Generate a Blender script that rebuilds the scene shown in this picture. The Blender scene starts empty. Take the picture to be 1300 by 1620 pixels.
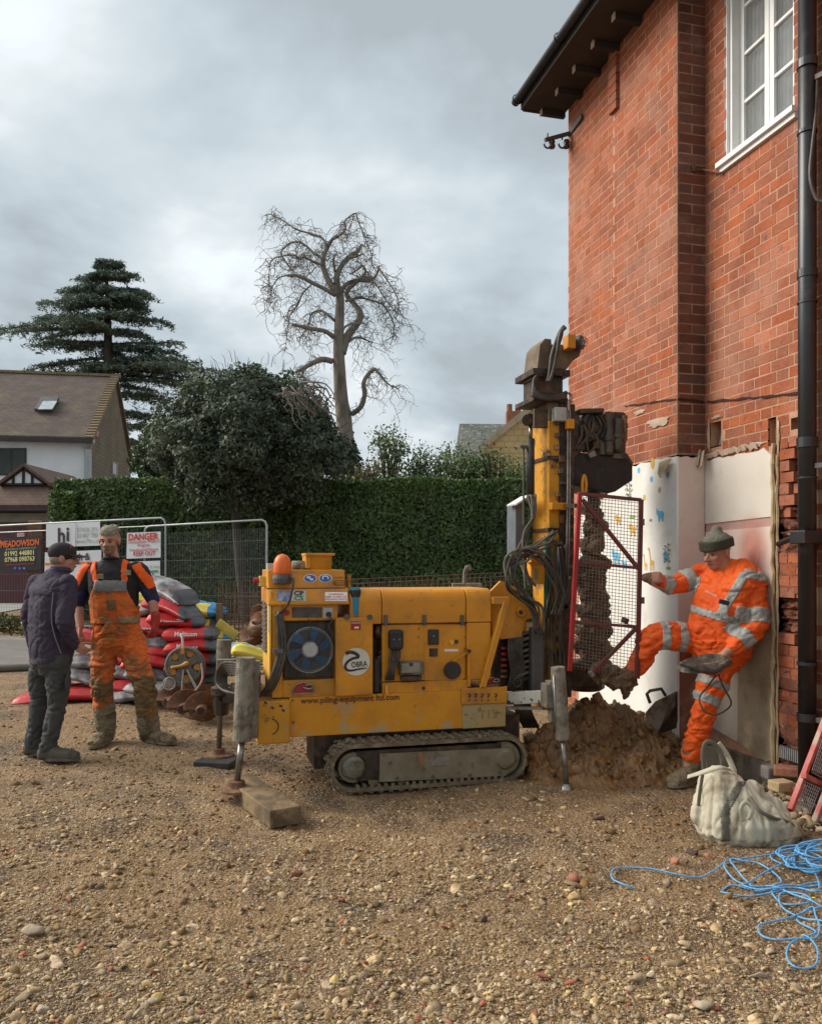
import bpy, math, random
import numpy as np
from mathutils import Vector, Matrix, noise as mn
D = bpy.data
scene = bpy.context.scene
COL = scene.collection
random.seed(7); rng = np.random.default_rng(7)

# ------------------------------------------------------------ camera, world, sun
cam_d = D.cameras.new('camera'); cam = D.objects.new('camera', cam_d); COL.objects.link(cam)
cam.location = (0, 0, 1.5); cam.rotation_euler = (math.radians(90), 0, 0)
cam_d.sensor_fit = 'HORIZONTAL'; cam_d.sensor_width = 36; cam_d.lens = 36
cam_d.shift_y = 82/1300; cam_d.clip_start = 0.05; cam_d.clip_end = 2000
scene.camera = cam
scene.view_settings.view_transform = 'Standard'; scene.view_settings.look = 'None'
scene.view_settings.exposure = 1.68; scene.view_settings.gamma = 1
try: scene.view_settings.use_curve_mapping = False
except Exception: pass

SUN = Vector((-0.80, 0.16, 0.60)).normalized()      # towards the sun
world = D.worlds.new('World'); scene.world = world; world.use_nodes = True
wn = world.node_tree.nodes; wl = world.node_tree.links; wn.clear()
def wnode(t, **k):
    n = wn.new(t)
    for a, b in k.items(): setattr(n, a, b)
    return n
out = wnode('ShaderNodeOutputWorld'); bg = wnode('ShaderNodeBackground'); bg.inputs['Strength'].default_value = 0.1
sky = wnode('ShaderNodeTexSky', sky_type='NISHITA', sun_disc=False)
sky.sun_elevation = math.asin(SUN.z); sky.sun_rotation = math.atan2(SUN.x, SUN.y)
geo = wnode('ShaderNodeTexCoord')
sep = wnode('ShaderNodeSeparateXYZ'); wl.new(geo.outputs['Generated'], sep.inputs[0])
zz = wnode('ShaderNodeMath', operation='MAXIMUM'); zz.inputs[1].default_value = 0.0; wl.new(sep.outputs['Z'], zz.inputs[0])
za = wnode('ShaderNodeMath', operation='ADD'); za.inputs[1].default_value = 0.30; wl.new(zz.outputs[0], za.inputs[0])
def div(a):
    n = wnode('ShaderNodeMath', operation='DIVIDE'); wl.new(a, n.inputs[0]); wl.new(za.outputs[0], n.inputs[1]); return n.outputs[0]
comb = wnode('ShaderNodeCombineXYZ'); wl.new(div(sep.outputs['X']), comb.inputs[0]); wl.new(div(sep.outputs['Y']), comb.inputs[1])
def wnoise(scale, detail, off, dist=0.0, rough=.5):
    mp = wnode('ShaderNodeMapping'); mp.inputs['Location'].default_value = off; wl.new(comb.outputs[0], mp.inputs[0])
    n = wnode('ShaderNodeTexNoise'); n.inputs['Scale'].default_value = scale; n.inputs['Detail'].default_value = detail
    n.inputs['Distortion'].default_value = dist; n.inputs['Roughness'].default_value = rough
    wl.new(mp.outputs[0], n.inputs['Vector']); return n.outputs['Fac']
big = wnoise(1.25, 6, (3.16, 1.15, 0.0), .25, .5); fine = wnoise(2.6, 9, (0.3, 5.0, 2.0), .2, .52)
mixn = wnode('ShaderNodeMath', operation='MULTIPLY_ADD'); wl.new(fine, mixn.inputs[0]); mixn.inputs[1].default_value = .52; wl.new(big, mixn.inputs[2])
ramp = wnode('ShaderNodeValToRGB'); wl.new(mixn.outputs[0], ramp.inputs[0])
cr = ramp.color_ramp; cr.elements[0].position = .64; cr.elements[0].color = (1.38, 1.56, 1.70, 1)
cr.elements[1].position = .92; cr.elements[1].color = (3.15, 3.25, 3.32, 1)
e = cr.elements.new(.72); e.color = (1.74, 2.0, 2.18, 1)
e = cr.elements.new(.82); e.color = (2.25, 2.48, 2.62, 1)
cov = wnode('ShaderNodeValToRGB'); wl.new(mixn.outputs[0], cov.inputs[0])
cov.color_ramp.elements[0].position = .86; cov.color_ramp.elements[0].color = (1, 1, 1, 1)
cov.color_ramp.elements[1].position = 1.0; cov.color_ramp.elements[1].color = (.55, .55, .55, 1)
mixc = wnode('ShaderNodeMixRGB'); wl.new(cov.outputs[0], mixc.inputs[0]); wl.new(sky.outputs[0], mixc.inputs[1]); wl.new(ramp.outputs[0], mixc.inputs[2])
wl.new(mixc.outputs[0], bg.inputs[0]); wl.new(bg.outputs[0], out.inputs[0])
sd = D.lights.new('sun', 'SUN'); sd.energy = 1.5; sd.angle = math.radians(38); sd.color = (1, .93, .84)
so = D.objects.new('sun', sd); COL.objects.link(so); so.rotation_euler = SUN.to_track_quat('Z', 'Y').to_euler()

# ------------------------------------------------------------ frames and helpers
# R frame: u runs along the drilling rig (away from the house wall is -u), v runs away from the camera along the wall
F = 1300.0; H0 = 892.0; CH = 1.5
TH = math.atan(335/1300); TC, TS = math.cos(TH), math.sin(TH)
def W(px, py, Y): return Vector(((px-650)/F*Y, Y, CH+(H0-py)/F*Y))
def G(px, py, z=0.0):
    Y = (CH-z)*F/(py-H0); return Vector(((px-650)/F*Y, Y, z))
def R2W(p): return Vector((TC*p[0]-TS*p[1], TS*p[0]+TC*p[1], p[2]))
def W2R(p): return Vector((TC*p[0]+TS*p[1], -TS*p[0]+TC*p[1], p[2]))
def R(px, py, v):
    r = (px-650)/F; Y = v/(TC-TS*r); return Vector((TC*r*Y+TS*Y, v, CH+(H0-py)/F*Y))
def RU(px, py, u):
    r = (px-650)/F; Y = u/(TC*r+TS); return Vector((u, TC*Y-TS*r*Y, CH+(H0-py)/F*Y))
def gz(Y): return 0.0 if Y < 8 else min((Y-8)*0.034, 0.34)

ROT = Matrix.Rotation(TH, 4, 'Z')
class Thing:
    def __init__(s, name, label, cat, loc=(0, 0, 0), rot=False, group=None, rz=None):
        """loc in world coordinates; rot=True: turned with the R frame and parts given in R coordinates"""
        o = D.objects.new(name, None); o.empty_display_size = .1; COL.objects.link(o)
        o.location = loc; a = TH if rot else 0.0
        if rz is not None: a = rz
        o.rotation_euler = (0, 0, a)
        o['label'] = label; o['category'] = cat
        if group: o['group'] = group
        s.o = o; s.inv = (Matrix.Translation(Vector(loc)) @ Matrix.Rotation(a, 4, 'Z')).inverted()
        s.pre = s.inv @ (ROT if rot else Matrix.Identity(4))
def np_mesh(name, V, Fc):
    """fast mesh from arrays; Fc is an (n,k) array or list of such arrays"""
    me = D.meshes.new(name); V = np.asarray(V, dtype=np.float32)
    Fl = Fc if isinstance(Fc, list) else [Fc]
    me.vertices.add(len(V)); me.vertices.foreach_set('co', V.ravel())
    idx = np.concatenate([f.ravel() for f in Fl]).astype(np.int32)
    tot = np.concatenate([np.full(len(f), f.shape[1]) for f in Fl]).astype(np.int32)
    st = np.concatenate([[0], np.cumsum(tot)[:-1]]).astype(np.int32)
    me.loops.add(len(idx)); me.loops.foreach_set('vertex_index', idx)
    me.polygons.add(len(tot)); me.polygons.foreach_set('loop_start', st); me.polygons.foreach_set('loop_total', tot)
    me.update(calc_edges=True); me.validate(); return me
def link(name, me, mats, parent=None, smooth=False, bevel=0, pre=None, label=None, kind=None):
    o = D.objects.new(name, me); COL.objects.link(o)
    for m in (mats if isinstance(mats, (list, tuple)) else [mats]):
        if m: me.materials.append(m)
    if pre is not None: me.transform(pre)
    if smooth: me.polygons.foreach_set('use_smooth', [True]*len(me.polygons))
    if bevel:
        b = o.modifiers.new('bevel', 'BEVEL'); b.width = bevel; b.segments = 2; b.limit_method = 'ANGLE'; b.angle_limit = .6
    if parent is not None: o.parent = parent
    if label: o['label'] = label
    if kind: o['kind'] = kind
    return o
def tag(o, label=None, cat=None, group=None, kind=None):
    if label: o['label'] = label
    if cat: o['category'] = cat
    if group: o['group'] = group
    if kind: o['kind'] = kind
    return o

def frame_of(d, up=None):
    d = Vector(d).normalized()
    a = Vector(up) if up is not None else (Vector((0, 0, 1)) if abs(d.z) < .9 else Vector((1, 0, 0)))
    x = a.cross(d)
    if x.length < 1e-5: x = Vector((1, 0, 0)).cross(d)
    x.normalize(); y = d.cross(x); return x, y, d

class MB:
    def __init__(s): s.v = []; s.f = []; s.m = []; s.cm = 0
    def add(s, vs, fs):
        n = len(s.v); s.v.extend([tuple(p) for p in vs])
        for f in fs: s.f.append([i+n for i in f]); s.m.append(s.cm)
    def box(s, a0, a1, b0, b1, c0, c1, M=None):
        vs = [Vector((x, y, z)) for z in (c0, c1) for x, y in ((a0, b0), (a1, b0), (a1, b1), (a0, b1))]
        if M is not None: vs = [M @ p for p in vs]
        s.add(vs, [(3, 2, 1, 0), (4, 5, 6, 7), (0, 1, 5, 4), (1, 2, 6, 5), (2, 3, 7, 6), (3, 0, 4, 7)]); return s
    def cbox(s, c, sz, M=None):
        M2 = Matrix.Translation(Vector(c)) @ (M if M is not None else Matrix.Identity(4))
        return s.box(-sz[0]/2, sz[0]/2, -sz[1]/2, sz[1]/2, -sz[2]/2, sz[2]/2, M2)
    def bar(s, p, q, w, h, up=None):
        p, q = Vector(p), Vector(q); x, y, d = frame_of(q-p, up)
        vs = []
        for c in (p, q):
            for a, b in ((-1, -1), (1, -1), (1, 1), (-1, 1)): vs.append(c+x*a*w/2+y*b*h/2)
        s.add(vs, [(3, 2, 1, 0), (4, 5, 6, 7), (0, 1, 5, 4), (1, 2, 6, 5), (2, 3, 7, 6), (3, 0, 4, 7)]); return s
    def prism(s, poly, v0, v1):
        """poly: list of (u,z); extruded along v"""
        n = len(poly); vs = [(p[0], v0, p[1]) for p in poly]+[(p[0], v1, p[1]) for p in poly]
        ar = sum(poly[i][0]*poly[(i+1) % n][1]-poly[(i+1) % n][0]*poly[i][1] for i in range(n))
        fs = [list(range(n)), list(range(2*n-1, n-1, -1))]+[(j, i, i+n, j+n) for i, j in [(i, (i+1) % n) for i in range(n)]]
        if ar < 0: fs = [f[::-1] for f in fs]
        s.add(vs, fs); return s
    def pxprism(s, pts, v0, v1):
        return s.prism([(R(x, y, v0)[0], R(x, y, v0)[2]) for x, y in pts], v0, v1)
    def uprism(s, poly, u0, u1):
        """poly: (v,z) extruded along u"""
        n = len(poly); vs = [(u0, p[0], p[1]) for p in poly]+[(u1, p[0], p[1]) for p in poly]
        ar = sum(poly[i][0]*poly[(i+1) % n][1]-poly[(i+1) % n][0]*poly[i][1] for i in range(n))
        fs = [list(range(n-1, -1, -1)), list(range(n, 2*n))]+[(i, j, j+n, i+n) for i, j in [(i, (i+1) % n) for i in range(n)]]
        if ar < 0: fs = [f[::-1] for f in fs]
        s.add(vs, fs); return s
    def tube(s, pts, r, n=8, cap=True, flat=None, up=None):
        pts = [Vector(p) for p in pts]; k = len(pts)
        rs = r if isinstance(r, (list, tuple)) else [r]*k
        vs = []; x = None
        for i, p in enumerate(pts):
            d = (pts[min(i+1, k-1)]-pts[max(i-1, 0)])
            if d.length < 1e-9: d = Vector((0, 0, 1))
            d.normalize()
            if x is None: x, y, _ = frame_of(d, up)
            else:
                x = (x-d*x.dot(d))
                if x.length < 1e-6: x, y, _ = frame_of(d)
                x.normalize(); y = d.cross(x)
            ra, rb = rs[i] if isinstance(rs[i], (tuple, list)) else (rs[i], rs[i])
            for j in range(n):
                a = 2*math.pi*j/n; vs.append(p+x*math.cos(a)*ra+y*math.sin(a)*rb)
        fs = []
        for i in range(k-1):
            for j in range(n):
                b = i*n+j; c = i*n+(j+1) % n; fs.append((b, c, c+n, b+n))
        if cap: fs.append(list(range(n))[::-1]); fs.append([(k-1)*n+j for j in range(n)])
        s.add(vs, fs); return s
    def cyl(s, p, q, r, n=12, r2=None): return s.tube([p, q], [r, r if r2 is None else r2], n)
    def lathe(s, prof, o, ax=(0, 0, 1), n=20):
        """prof: (radius, height) list"""
        x, y, d = frame_of(ax); o = Vector(o); vs = []
        for r, h in prof:
            for j in range(n):
                a = 2*math.pi*j/n; vs.append(o+d*h+x*math.cos(a)*max(r, 1e-4)+y*math.sin(a)*max(r, 1e-4))
        k = len(prof); fs = []
        for i in range(k-1):
            for j in range(n):
                b = i*n+j; c = i*n+(j+1) % n; fs.append((b, c, c+n, b+n))
        fs.append(list(range(n))[::-1]); fs.append([(k-1)*n+j for j in range(n)])
        s.add(vs, fs); return s
    def ell(s, c, rad, M=None, n=16, m=10):
        c = Vector(c); vs = []
        for i in range(m+1):
            t = math.pi*i/m
            for j in range(n):
                a = 2*math.pi*j/n; p = Vector((rad[0]*math.sin(t)*math.cos(a), rad[1]*math.sin(t)*math.sin(a), -rad[2]*math.cos(t)))
                if M is not None: p = M @ p
                vs.append(c+p)
        fs = [(i*n+j, i*n+(j+1) % n, (i+1)*n+(j+1) % n, (i+1)*n+j) for i in range(m) for j in range(n)]
        s.add(vs, fs); return s
    def torus(s, c, ax, Rr, r, n=24, m=6, a0=0, a1=2*math.pi, up=None):
        x, y, d = frame_of(ax, up); c = Vector(c); full = abs(a1-a0-2*math.pi) < 1e-6
        pts = [c+(x*math.cos(a0+(a1-a0)*i/n)+y*math.sin(a0+(a1-a0)*i/n))*Rr for i in range(n+1)]
        return s.tube(pts, r, m, cap=not full)
    def limb(s, pts, rs, n=14, sub=4):
        """rounded, smooth tapered limb through the points"""
        P, Q = spline(pts, rs, sub)
        d0 = (P[0]-P[1]).normalized(); d1 = (P[-1]-P[-2]).normalized()
        def sc(q, k): return (q[0]*k, q[1]*k)
        r0 = min(Q[0]); r1 = min(Q[-1])
        A = [P[0]+d0*r0*.9, P[0]+d0*r0*.6]; B = [P[-1]+d1*r1*.6, P[-1]+d1*r1*.9]
        return s.tube(A+P+B, [sc(Q[0], .4), sc(Q[0], .8)]+Q+[sc(Q[-1], .8), sc(Q[-1], .4)], n)
    def secs(s, S, n=24):
        """S: list of (centre, side dir, fwd dir, half width, half depth, power) ellipse-ish sections"""
        vs = []
        for c, x, y, a, b in S:
            for j in range(n):
                t = 2*math.pi*j/n; ct, st = math.cos(t), math.sin(t)
                k = 1/((abs(ct)**2.6+abs(st)**2.6)**(1/2.6))
                vs.append(Vector(c)+Vector(x)*ct*k*a+Vector(y)*st*k*b)
        fs = [(i*n+j, i*n+(j+1) % n, (i+1)*n+(j+1) % n, (i+1)*n+j) for i in range(len(S)-1) for j in range(n)]
        fs += [list(range(n))[::-1], [(len(S)-1)*n+j for j in range(n)]]
        s.add(vs, fs); return s
    def mesh(s, name='m'):
        me = D.meshes.new(name); me.from_pydata(s.v, [], s.f); me.polygons.foreach_set('material_index', s.m); me.update(); return me
    def build(s, name, mats, T=None, smooth=False, bevel=0, label=None, kind=None, parent=None, fix=True):
        me = s.mesh(name)
        if fix and len(s.f) < 60000:
            import bmesh
            bm = bmesh.new(); bm.from_mesh(me); bmesh.ops.recalc_face_normals(bm, faces=bm.faces); bm.to_mesh(me); bm.free()
        pre = T.pre if isinstance(T, Thing) else None
        par = parent if parent is not None else (T.o if isinstance(T, Thing) else None)
        return link(name, me, mats, par, smooth, bevel, pre, label, kind)

def spline(pts, rs, sub=4):
    pts = [Vector(p) for p in pts]; rs = [r if isinstance(r, (tuple, list)) else (r, r) for r in rs]
    P = []; Q = []; k = len(pts)
    for i in range(k-1):
        p0, p1, p2, p3 = pts[max(i-1, 0)], pts[i], pts[i+1], pts[min(i+2, k-1)]
        for j in range(sub):
            t = j/sub; t2 = t*t; t3 = t2*t
            P.append(.5*((2*p1)+(-p0+p2)*t+(2*p0-5*p1+4*p2-p3)*t2+(-p0+3*p1-3*p2+p3)*t3))
            a = t*t*(3-2*t); Q.append((rs[i][0]*(1-a)+rs[i+1][0]*a, rs[i][1]*(1-a)+rs[i+1][1]*a))
    P.append(pts[-1]); Q.append(rs[-1]); return P, Q
def curve_pts(pts, sub=6): return spline(pts, [1]*len(pts), sub)[0]

# ------------------------------------------------------------ materials
def mat(name, c, c2=None, scale=6, rough=.75, metal=0, bump=.15, bscale=60, dirt=None, dscale=5, dth=(.5, .62), dirt2=None, d2scale=14, d2th=(.58, .66), rnd=0.0, coords='Object', stretch=None, spec=.4, detail=6, zdirt=None, coat=0, val=0, transl=0):
    m = D.materials.new(name); m.use_nodes = True; N = m.node_tree.nodes; L = m.node_tree.links
    b = N['Principled BSDF']; b.inputs['Roughness'].default_value = rough; b.inputs['Metallic'].default_value = metal
    b.inputs['Specular IOR Level'].default_value = spec
    if coat: b.inputs['Coat Weight'].default_value = coat; b.inputs['Coat Roughness'].default_value = .25
    if coords == 'World': vec = N.new('ShaderNodeNewGeometry').outputs['Position']
    else: vec = N.new('ShaderNodeTexCoord').outputs['Object']
    if stretch:
        mp = N.new('ShaderNodeMapping'); mp.inputs['Scale'].default_value = stretch; L.new(vec, mp.inputs[0]); vec = mp.outputs[0]
    def noi(sc, det=detail, ro=.6):
        n = N.new('ShaderNodeTexNoise'); n.inputs['Scale'].default_value = sc; n.inputs['Detail'].default_value = det
        n.inputs['Roughness'].default_value = ro; L.new(vec, n.inputs['Vector']); return n.outputs['Fac']
    def rmp(fac, a, bb):
        n = N.new('ShaderNodeMapRange'); n.inputs[1].default_value = a; n.inputs[2].default_value = bb; L.new(fac, n.inputs[0]); return n.outputs[0]
    def mix(fac, a, bb):
        n = N.new('ShaderNodeMixRGB')
        if isinstance(fac, float): n.inputs[0].default_value = fac
        else: L.new(fac, n.inputs[0])
        for i, x in ((1, a), (2, bb)):
            if isinstance(x, (tuple, list)): n.inputs[i].default_value = (*x[:3], 1)
            else: L.new(x, n.inputs[i])
        return n.outputs[0]
    c2 = c2 or tuple(x*.7 for x in c)
    col = mix(rmp(noi(scale), .36, .64), c, c2)
    if rnd:
        oi = N.new('ShaderNodeObjectInfo'); gi = N.new('ShaderNodeNewGeometry')
        ad = N.new('ShaderNodeMath'); ad.operation = 'ADD'; L.new(oi.outputs['Random'], ad.inputs[0]); L.new(gi.outputs['Random Per Island'], ad.inputs[1])
        fr = N.new('ShaderNodeMath'); fr.operation = 'FRACT'; L.new(ad.outputs[0], fr.inputs[0])
        hs = N.new('ShaderNodeHueSaturation'); L.new(col, hs.inputs['Color'])
        mv = N.new('ShaderNodeMapRange'); mv.inputs[3].default_value = 1-rnd; mv.inputs[4].default_value = 1+rnd; L.new(fr.outputs[0], mv.inputs[0]); L.new(mv.outputs[0], hs.inputs['Value'])
        m3 = N.new('ShaderNodeMath'); m3.operation = 'MULTIPLY'; m3.inputs[1].default_value = 7.31; L.new(fr.outputs[0], m3.inputs[0])
        f3 = N.new('ShaderNodeMath'); f3.operation = 'FRACT'; L.new(m3.outputs[0], f3.inputs[0])
        ms = N.new('ShaderNodeMapRange'); ms.inputs[3].default_value = 1-rnd*.5; ms.inputs[4].default_value = 1+rnd*.35; L.new(f3.outputs[0], ms.inputs[0]); L.new(ms.outputs[0], hs.inputs['Saturation'])
        col = hs.outputs[0]
    if dirt2: col = mix(rmp(noi(d2scale, 8, .7), *d2th), col, dirt2)
    if dirt:
        f = noi(dscale, 8, .65)
        if zdirt:
            gp = N.new('ShaderNodeNewGeometry'); sp = N.new('ShaderNodeSeparateXYZ'); L.new(gp.outputs['Position'], sp.inputs[0])
            mz = N.new('ShaderNodeMapRange'); mz.inputs[1].default_value = zdirt[0]; mz.inputs[2].default_value = zdirt[1]; mz.inputs[3].default_value = zdirt[2]; mz.inputs[4].default_value = 0
            L.new(sp.outputs['Z'], mz.inputs[0]); ad = N.new('ShaderNodeMath'); ad.operation = 'ADD'; L.new(f, ad.inputs[0]); L.new(mz.outputs[0], ad.inputs[1]); f = ad.outputs[0]
        col = mix(rmp(f, *dth), col, dirt)
    L.new(col, b.inputs['Base Color'])
    if bump:
        bp = N.new('ShaderNodeBump'); bp.inputs['Strength'].default_value = bump; bp.inputs['Distance'].default_value = .01
        L.new(noi(bscale, 5), bp.inputs['Height']); L.new(bp.outputs[0], b.inputs['Normal'])
    if transl:
        tr = N.new('ShaderNodeBsdfTranslucent'); L.new(col, tr.inputs[0]); mx = N.new('ShaderNodeMixShader'); mx.inputs[0].default_value = transl
        L.new(b.outputs[0], mx.inputs[1]); L.new(tr.outputs[0], mx.inputs[2]); L.new(mx.outputs[0], N['Material Output'].inputs[0])
    return m
MUD = (.115, .068, .034)
yellow = mat('yellow_paint', (.64, .262, .007), (.50, .195, .006), 3, .48, 0, .06, 90, dirt=(.19, .10, .03), dscale=3.2, dth=(.51, .78), dirt2=(.10, .055, .025), d2scale=26, d2th=(.62, .70), zdirt=(.4, .9, .06), coat=.15)
yellow_worn = mat('worn_yellow_paint', (.55, .25, .012), (.42, .19, .012), 4, .6, 0, .12, 70, dirt=(.30, .24, .14), dscale=6, dth=(.60, .68), dirt2=(.09, .05, .025), d2scale=22, d2th=(.58, .66))
yellow_beam = mat('beam_yellow_paint', (.62, .262, .009), (.49, .20, .010), 4, .6, 0, .12, 70, dirt=(.36, .28, .16), dscale=5, dth=(.58, .66), dirt2=(.11, .06, .025), d2scale=18, d2th=(.63, .72), zdirt=(.34, .52, .075))
yellow_side = mat('louvre_yellow_paint', (.70, .40, .06), (.6, .32, .04), 4, .6, 0, .1, 70, dirt=(.2, .12, .05), dscale=9, dth=(.58, .68))
black = mat('black_rubber', (.018, .018, .018), (.04, .036, .03), 10, .6, 0, .1, 60, dirt=(.10, .07, .045), dscale=8, dth=(.56, .72))
hose_m = mat('hydraulic_hose_rubber', (.028, .026, .022), (.075, .062, .045), 14, .5, 0, .15, 120, dirt=(.12, .085, .05), dscale=10, dth=(.52, .72))
oily = mat('oily_black_steel', (.022, .018, .015), (.06, .042, .028), 12, .5, .3, .35, 50, dirt=(.13, .075, .04), dscale=9, dth=(.50, .68))
rusty = mat('rusty_steel', (.20, .085, .04), (.10, .055, .035), 9, .65, .3, .3, 50, dirt=(.32, .22, .13), dscale=7, dth=(.52, .68))
steel = mat('bare_steel', (.32, .31, .29), (.2, .18, .16), 16, .35, .8, .1, 60, dirt=(.14, .10, .06), dscale=12, dth=(.55, .7))
grey_mud = mat('mud_caked_grey_paint', (.25, .225, .18), (.16, .14, .105), 8, .85, 0, .6, 45, dirt=(.10, .078, .05), dscale=10, dth=(.48, .62), dirt2=(.4, .38, .33), d2scale=18, d2th=(.6, .68))
track_m = mat('muddy_rubber_track', (.10, .075, .045), (.19, .14, .085), 16, .9, 0, .6, 50, dirt=(.24, .19, .125), dscale=14, dth=(.52, .64))
plate_m = mat('muddy_grey_plate', (.22, .18, .115), (.15, .12, .075), 7, .85, 0, .3, 45, dirt=(.09, .07, .045), dscale=12, dth=(.56, .68))
red_m = mat('red_paint', (.36, .02, .018), (.25, .018, .016), 9, .45, 0, .1, 50, dirt=(.15, .05, .035), dscale=9, dth=(.56, .7))
cage_m = mat('dull_red_paint', (.15, .026, .024), (.10, .025, .022), 9, .6, 0, .2, 60, dirt=(.10, .055, .04), dscale=10, dth=(.52, .66))
white_m = mat('white_print', (.72, .72, .70), (.62, .62, .6), 5, .6, 0, .03, 50)
ltgrey = mat('light_grey_plastic', (.42, .42, .40), (.36, .36, .34), 7, .6, 0, .05, 50, dirt=(.2, .16, .11), dscale=9, dth=(.56, .7))
dgrey = mat('dark_grey_metal', (.07, .07, .068), (.11, .1, .09), 9, .6, .2, .1, 60, dirt=(.16, .12, .08), dscale=9, dth=(.56, .7))
blue_fan = mat('blue_plastic_blades', (.025, .15, .34), (.02, .11, .25), 9, .5, 0, .05, 60, dirt=(.07, .06, .05), dscale=8, dth=(.55, .7))
ink = mat('dark_print', (.03, .02, .035), (.05, .035, .04), 30, .7, 0, 0, 50)
ink_worn = mat('worn_maroon_print', (.07, .02, .015), (.16, .06, .02), 60, .7, 0, 0, 50)
ink_red = mat('red_print', (.55, .04, .035), (.5, .05, .04), 30, .7, 0, 0, 50)
ink_blue = mat('blue_print', (.03, .10, .42), (.04, .12, .35), 30, .6, 0, 0, 50)
ink_green = mat('green_print', (.08, .28, .08), None, 30, .7, 0, 0, 50)
ink_yel = mat('pale_yellow_print', (.70, .68, .30), None, 30, .7, 0, 0, 50)
ink_org = mat('orange_print', (.75, .16, .03), None, 30, .7, 0, 0, 50)
beacon_m = mat('orange_beacon_plastic', (.75, .15, .02), (.6, .12, .02), 9, .4, 0, .05, 60, dirt=(.35, .15, .06), dscale=10, dth=(.58, .72))
teal = mat('teal_bottle', (.015, .22, .33), (.015, .2, .3), 9, .35, 0, .02, 60)
clay = mat('wet_brown_clay', (.26, .128, .042), (.15, .072, .026), 7, .5, 0, .8, 30, dirt=(.22, .13, .06), dscale=5, dth=(.5, .62), dirt2=(.075, .042, .022), d2scale=16, d2th=(.54, .64), coords='World')
wood = mat('weathered_timber', (.23, .16, .085), (.14, .095, .05), 8, .85, 0, .7, 40, dirt=(.09, .06, .033), dscale=7, dth=(.5, .62), stretch=(1, 1, 1))
galv = mat('galvanised_steel', (.36, .38, .38), (.28, .3, .3), 12, .45, .5, .05, 60)
pipe_black = mat('black_plastic_pipe', (.008, .008, .009), (.012, .012, .013), 6, .4, 0, .03, 20, dirt=(.05, .045, .04), dscale=5, dth=(.56, .8), spec=.6)
white_paint = mat('white_gloss_paint', (.78, .78, .76), (.72, .72, .70), 5, .4, 0, .05, 40)
skin = mat('skin', (.42, .21, .14), (.36, .16, .105), 14, .55, 0, .1, 120, dirt=(.22, .12, .08), dscale=20, dth=(.6, .78))
def setmod(o, t, **k):
    m = o.modifiers.new(t.lower(), t)
    for a, b in k.items(): setattr(m, a, b)
    return m
def text(s, size, at, T, m, name='lettering', ux=(1, 0, 0), uy=(0, 0, 1), parent=None, align='CENTER', extrude=.0006, bold=0.0, xs=1.0):
    """flat lettering; at/ux/uy in the thing's frame"""
    cu = D.curves.new(name, 'FONT'); cu.body = s; cu.size = size; cu.align_x = align; cu.align_y = 'CENTER'; cu.extrude = extrude; cu.offset = bold; cu.resolution_u = 2
    o = D.objects.new(name, cu); COL.objects.link(o); dg = bpy.context.evaluated_depsgraph_get(); dg.update()
    me = D.meshes.new_from_object(o.evaluated_get(dg)); D.objects.remove(o); D.curves.remove(cu)
    x = Vector(ux).normalized(); y = Vector(uy).normalized(); n = x.cross(y)
    M = Matrix(((x.x*xs, y.x, n.x, at[0]), (x.y*xs, y.y, n.y, at[1]), (x.z*xs, y.z, n.z, at[2]), (0, 0, 0, 1)))
    me.transform(M); me.materials.clear()
    return link(name, me, m, parent if parent is not None else T.o, pre=T.pre)
# ============================================================ GROUND
def axis(lo, hi, fine_lo, fine_hi, step, grow=1.22):
    a = list(np.arange(fine_lo, fine_hi, step)); s = step; x = a[-1]
    while x < hi: s *= grow; x += s; a.append(x)
    s = step; x = a[0]; pre = []
    while x > lo: s *= grow; x -= s; pre.append(x)
    return np.array(pre[::-1]+a)
gx = axis(-450, 450, -3.9, 3.9, .030); gy = axis(-20, 900, 2.2, 8.8, .030)
NX, NY = len(gx), len(gy); XX, YY = np.meshgrid(gx, gy)
def gnoise(x, y):
    return .022*mn.noise(Vector((x*.9, y*.9, 0)))+.020*mn.noise(Vector((x*3, y*3, 4)))+.007*mn.noise(Vector((x*9, y*9, 8)))+.004*mn.noise(Vector((x*24, y*24, 2)))-sum((.013+.006*math.sin(x*75))*math.exp(-((y-c-.16*x-.05*math.sin(x*1.3))/.09)**2) for c in (4.25, 4.85, 3.55))
def ground_z(x, y):
    f = 1.0 if y < 9 else max(0.0, 1-(y-9)/2)
    return gz(y)+(gnoise(x, y)*f if f > 0 else 0)
ZZ = np.zeros_like(XX)
for j in range(NY):
    for i in range(NX):
        y = YY[j, i]; f = 1.0 if y < 9 else max(0.0, 1-(y-9)/2)
        ZZ[j, i] = gz(y)+(gnoise(XX[j, i], y)*f if f > 0 else 0)
V = np.stack([XX.ravel(), YY.ravel(), ZZ.ravel()], 1)
ii = (np.arange(NY-1)[:, None]*NX+np.arange(NX-1)[None, :]).ravel()
FQ = np.stack([ii, ii+1, ii+NX+1, ii+NX], 1)
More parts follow.
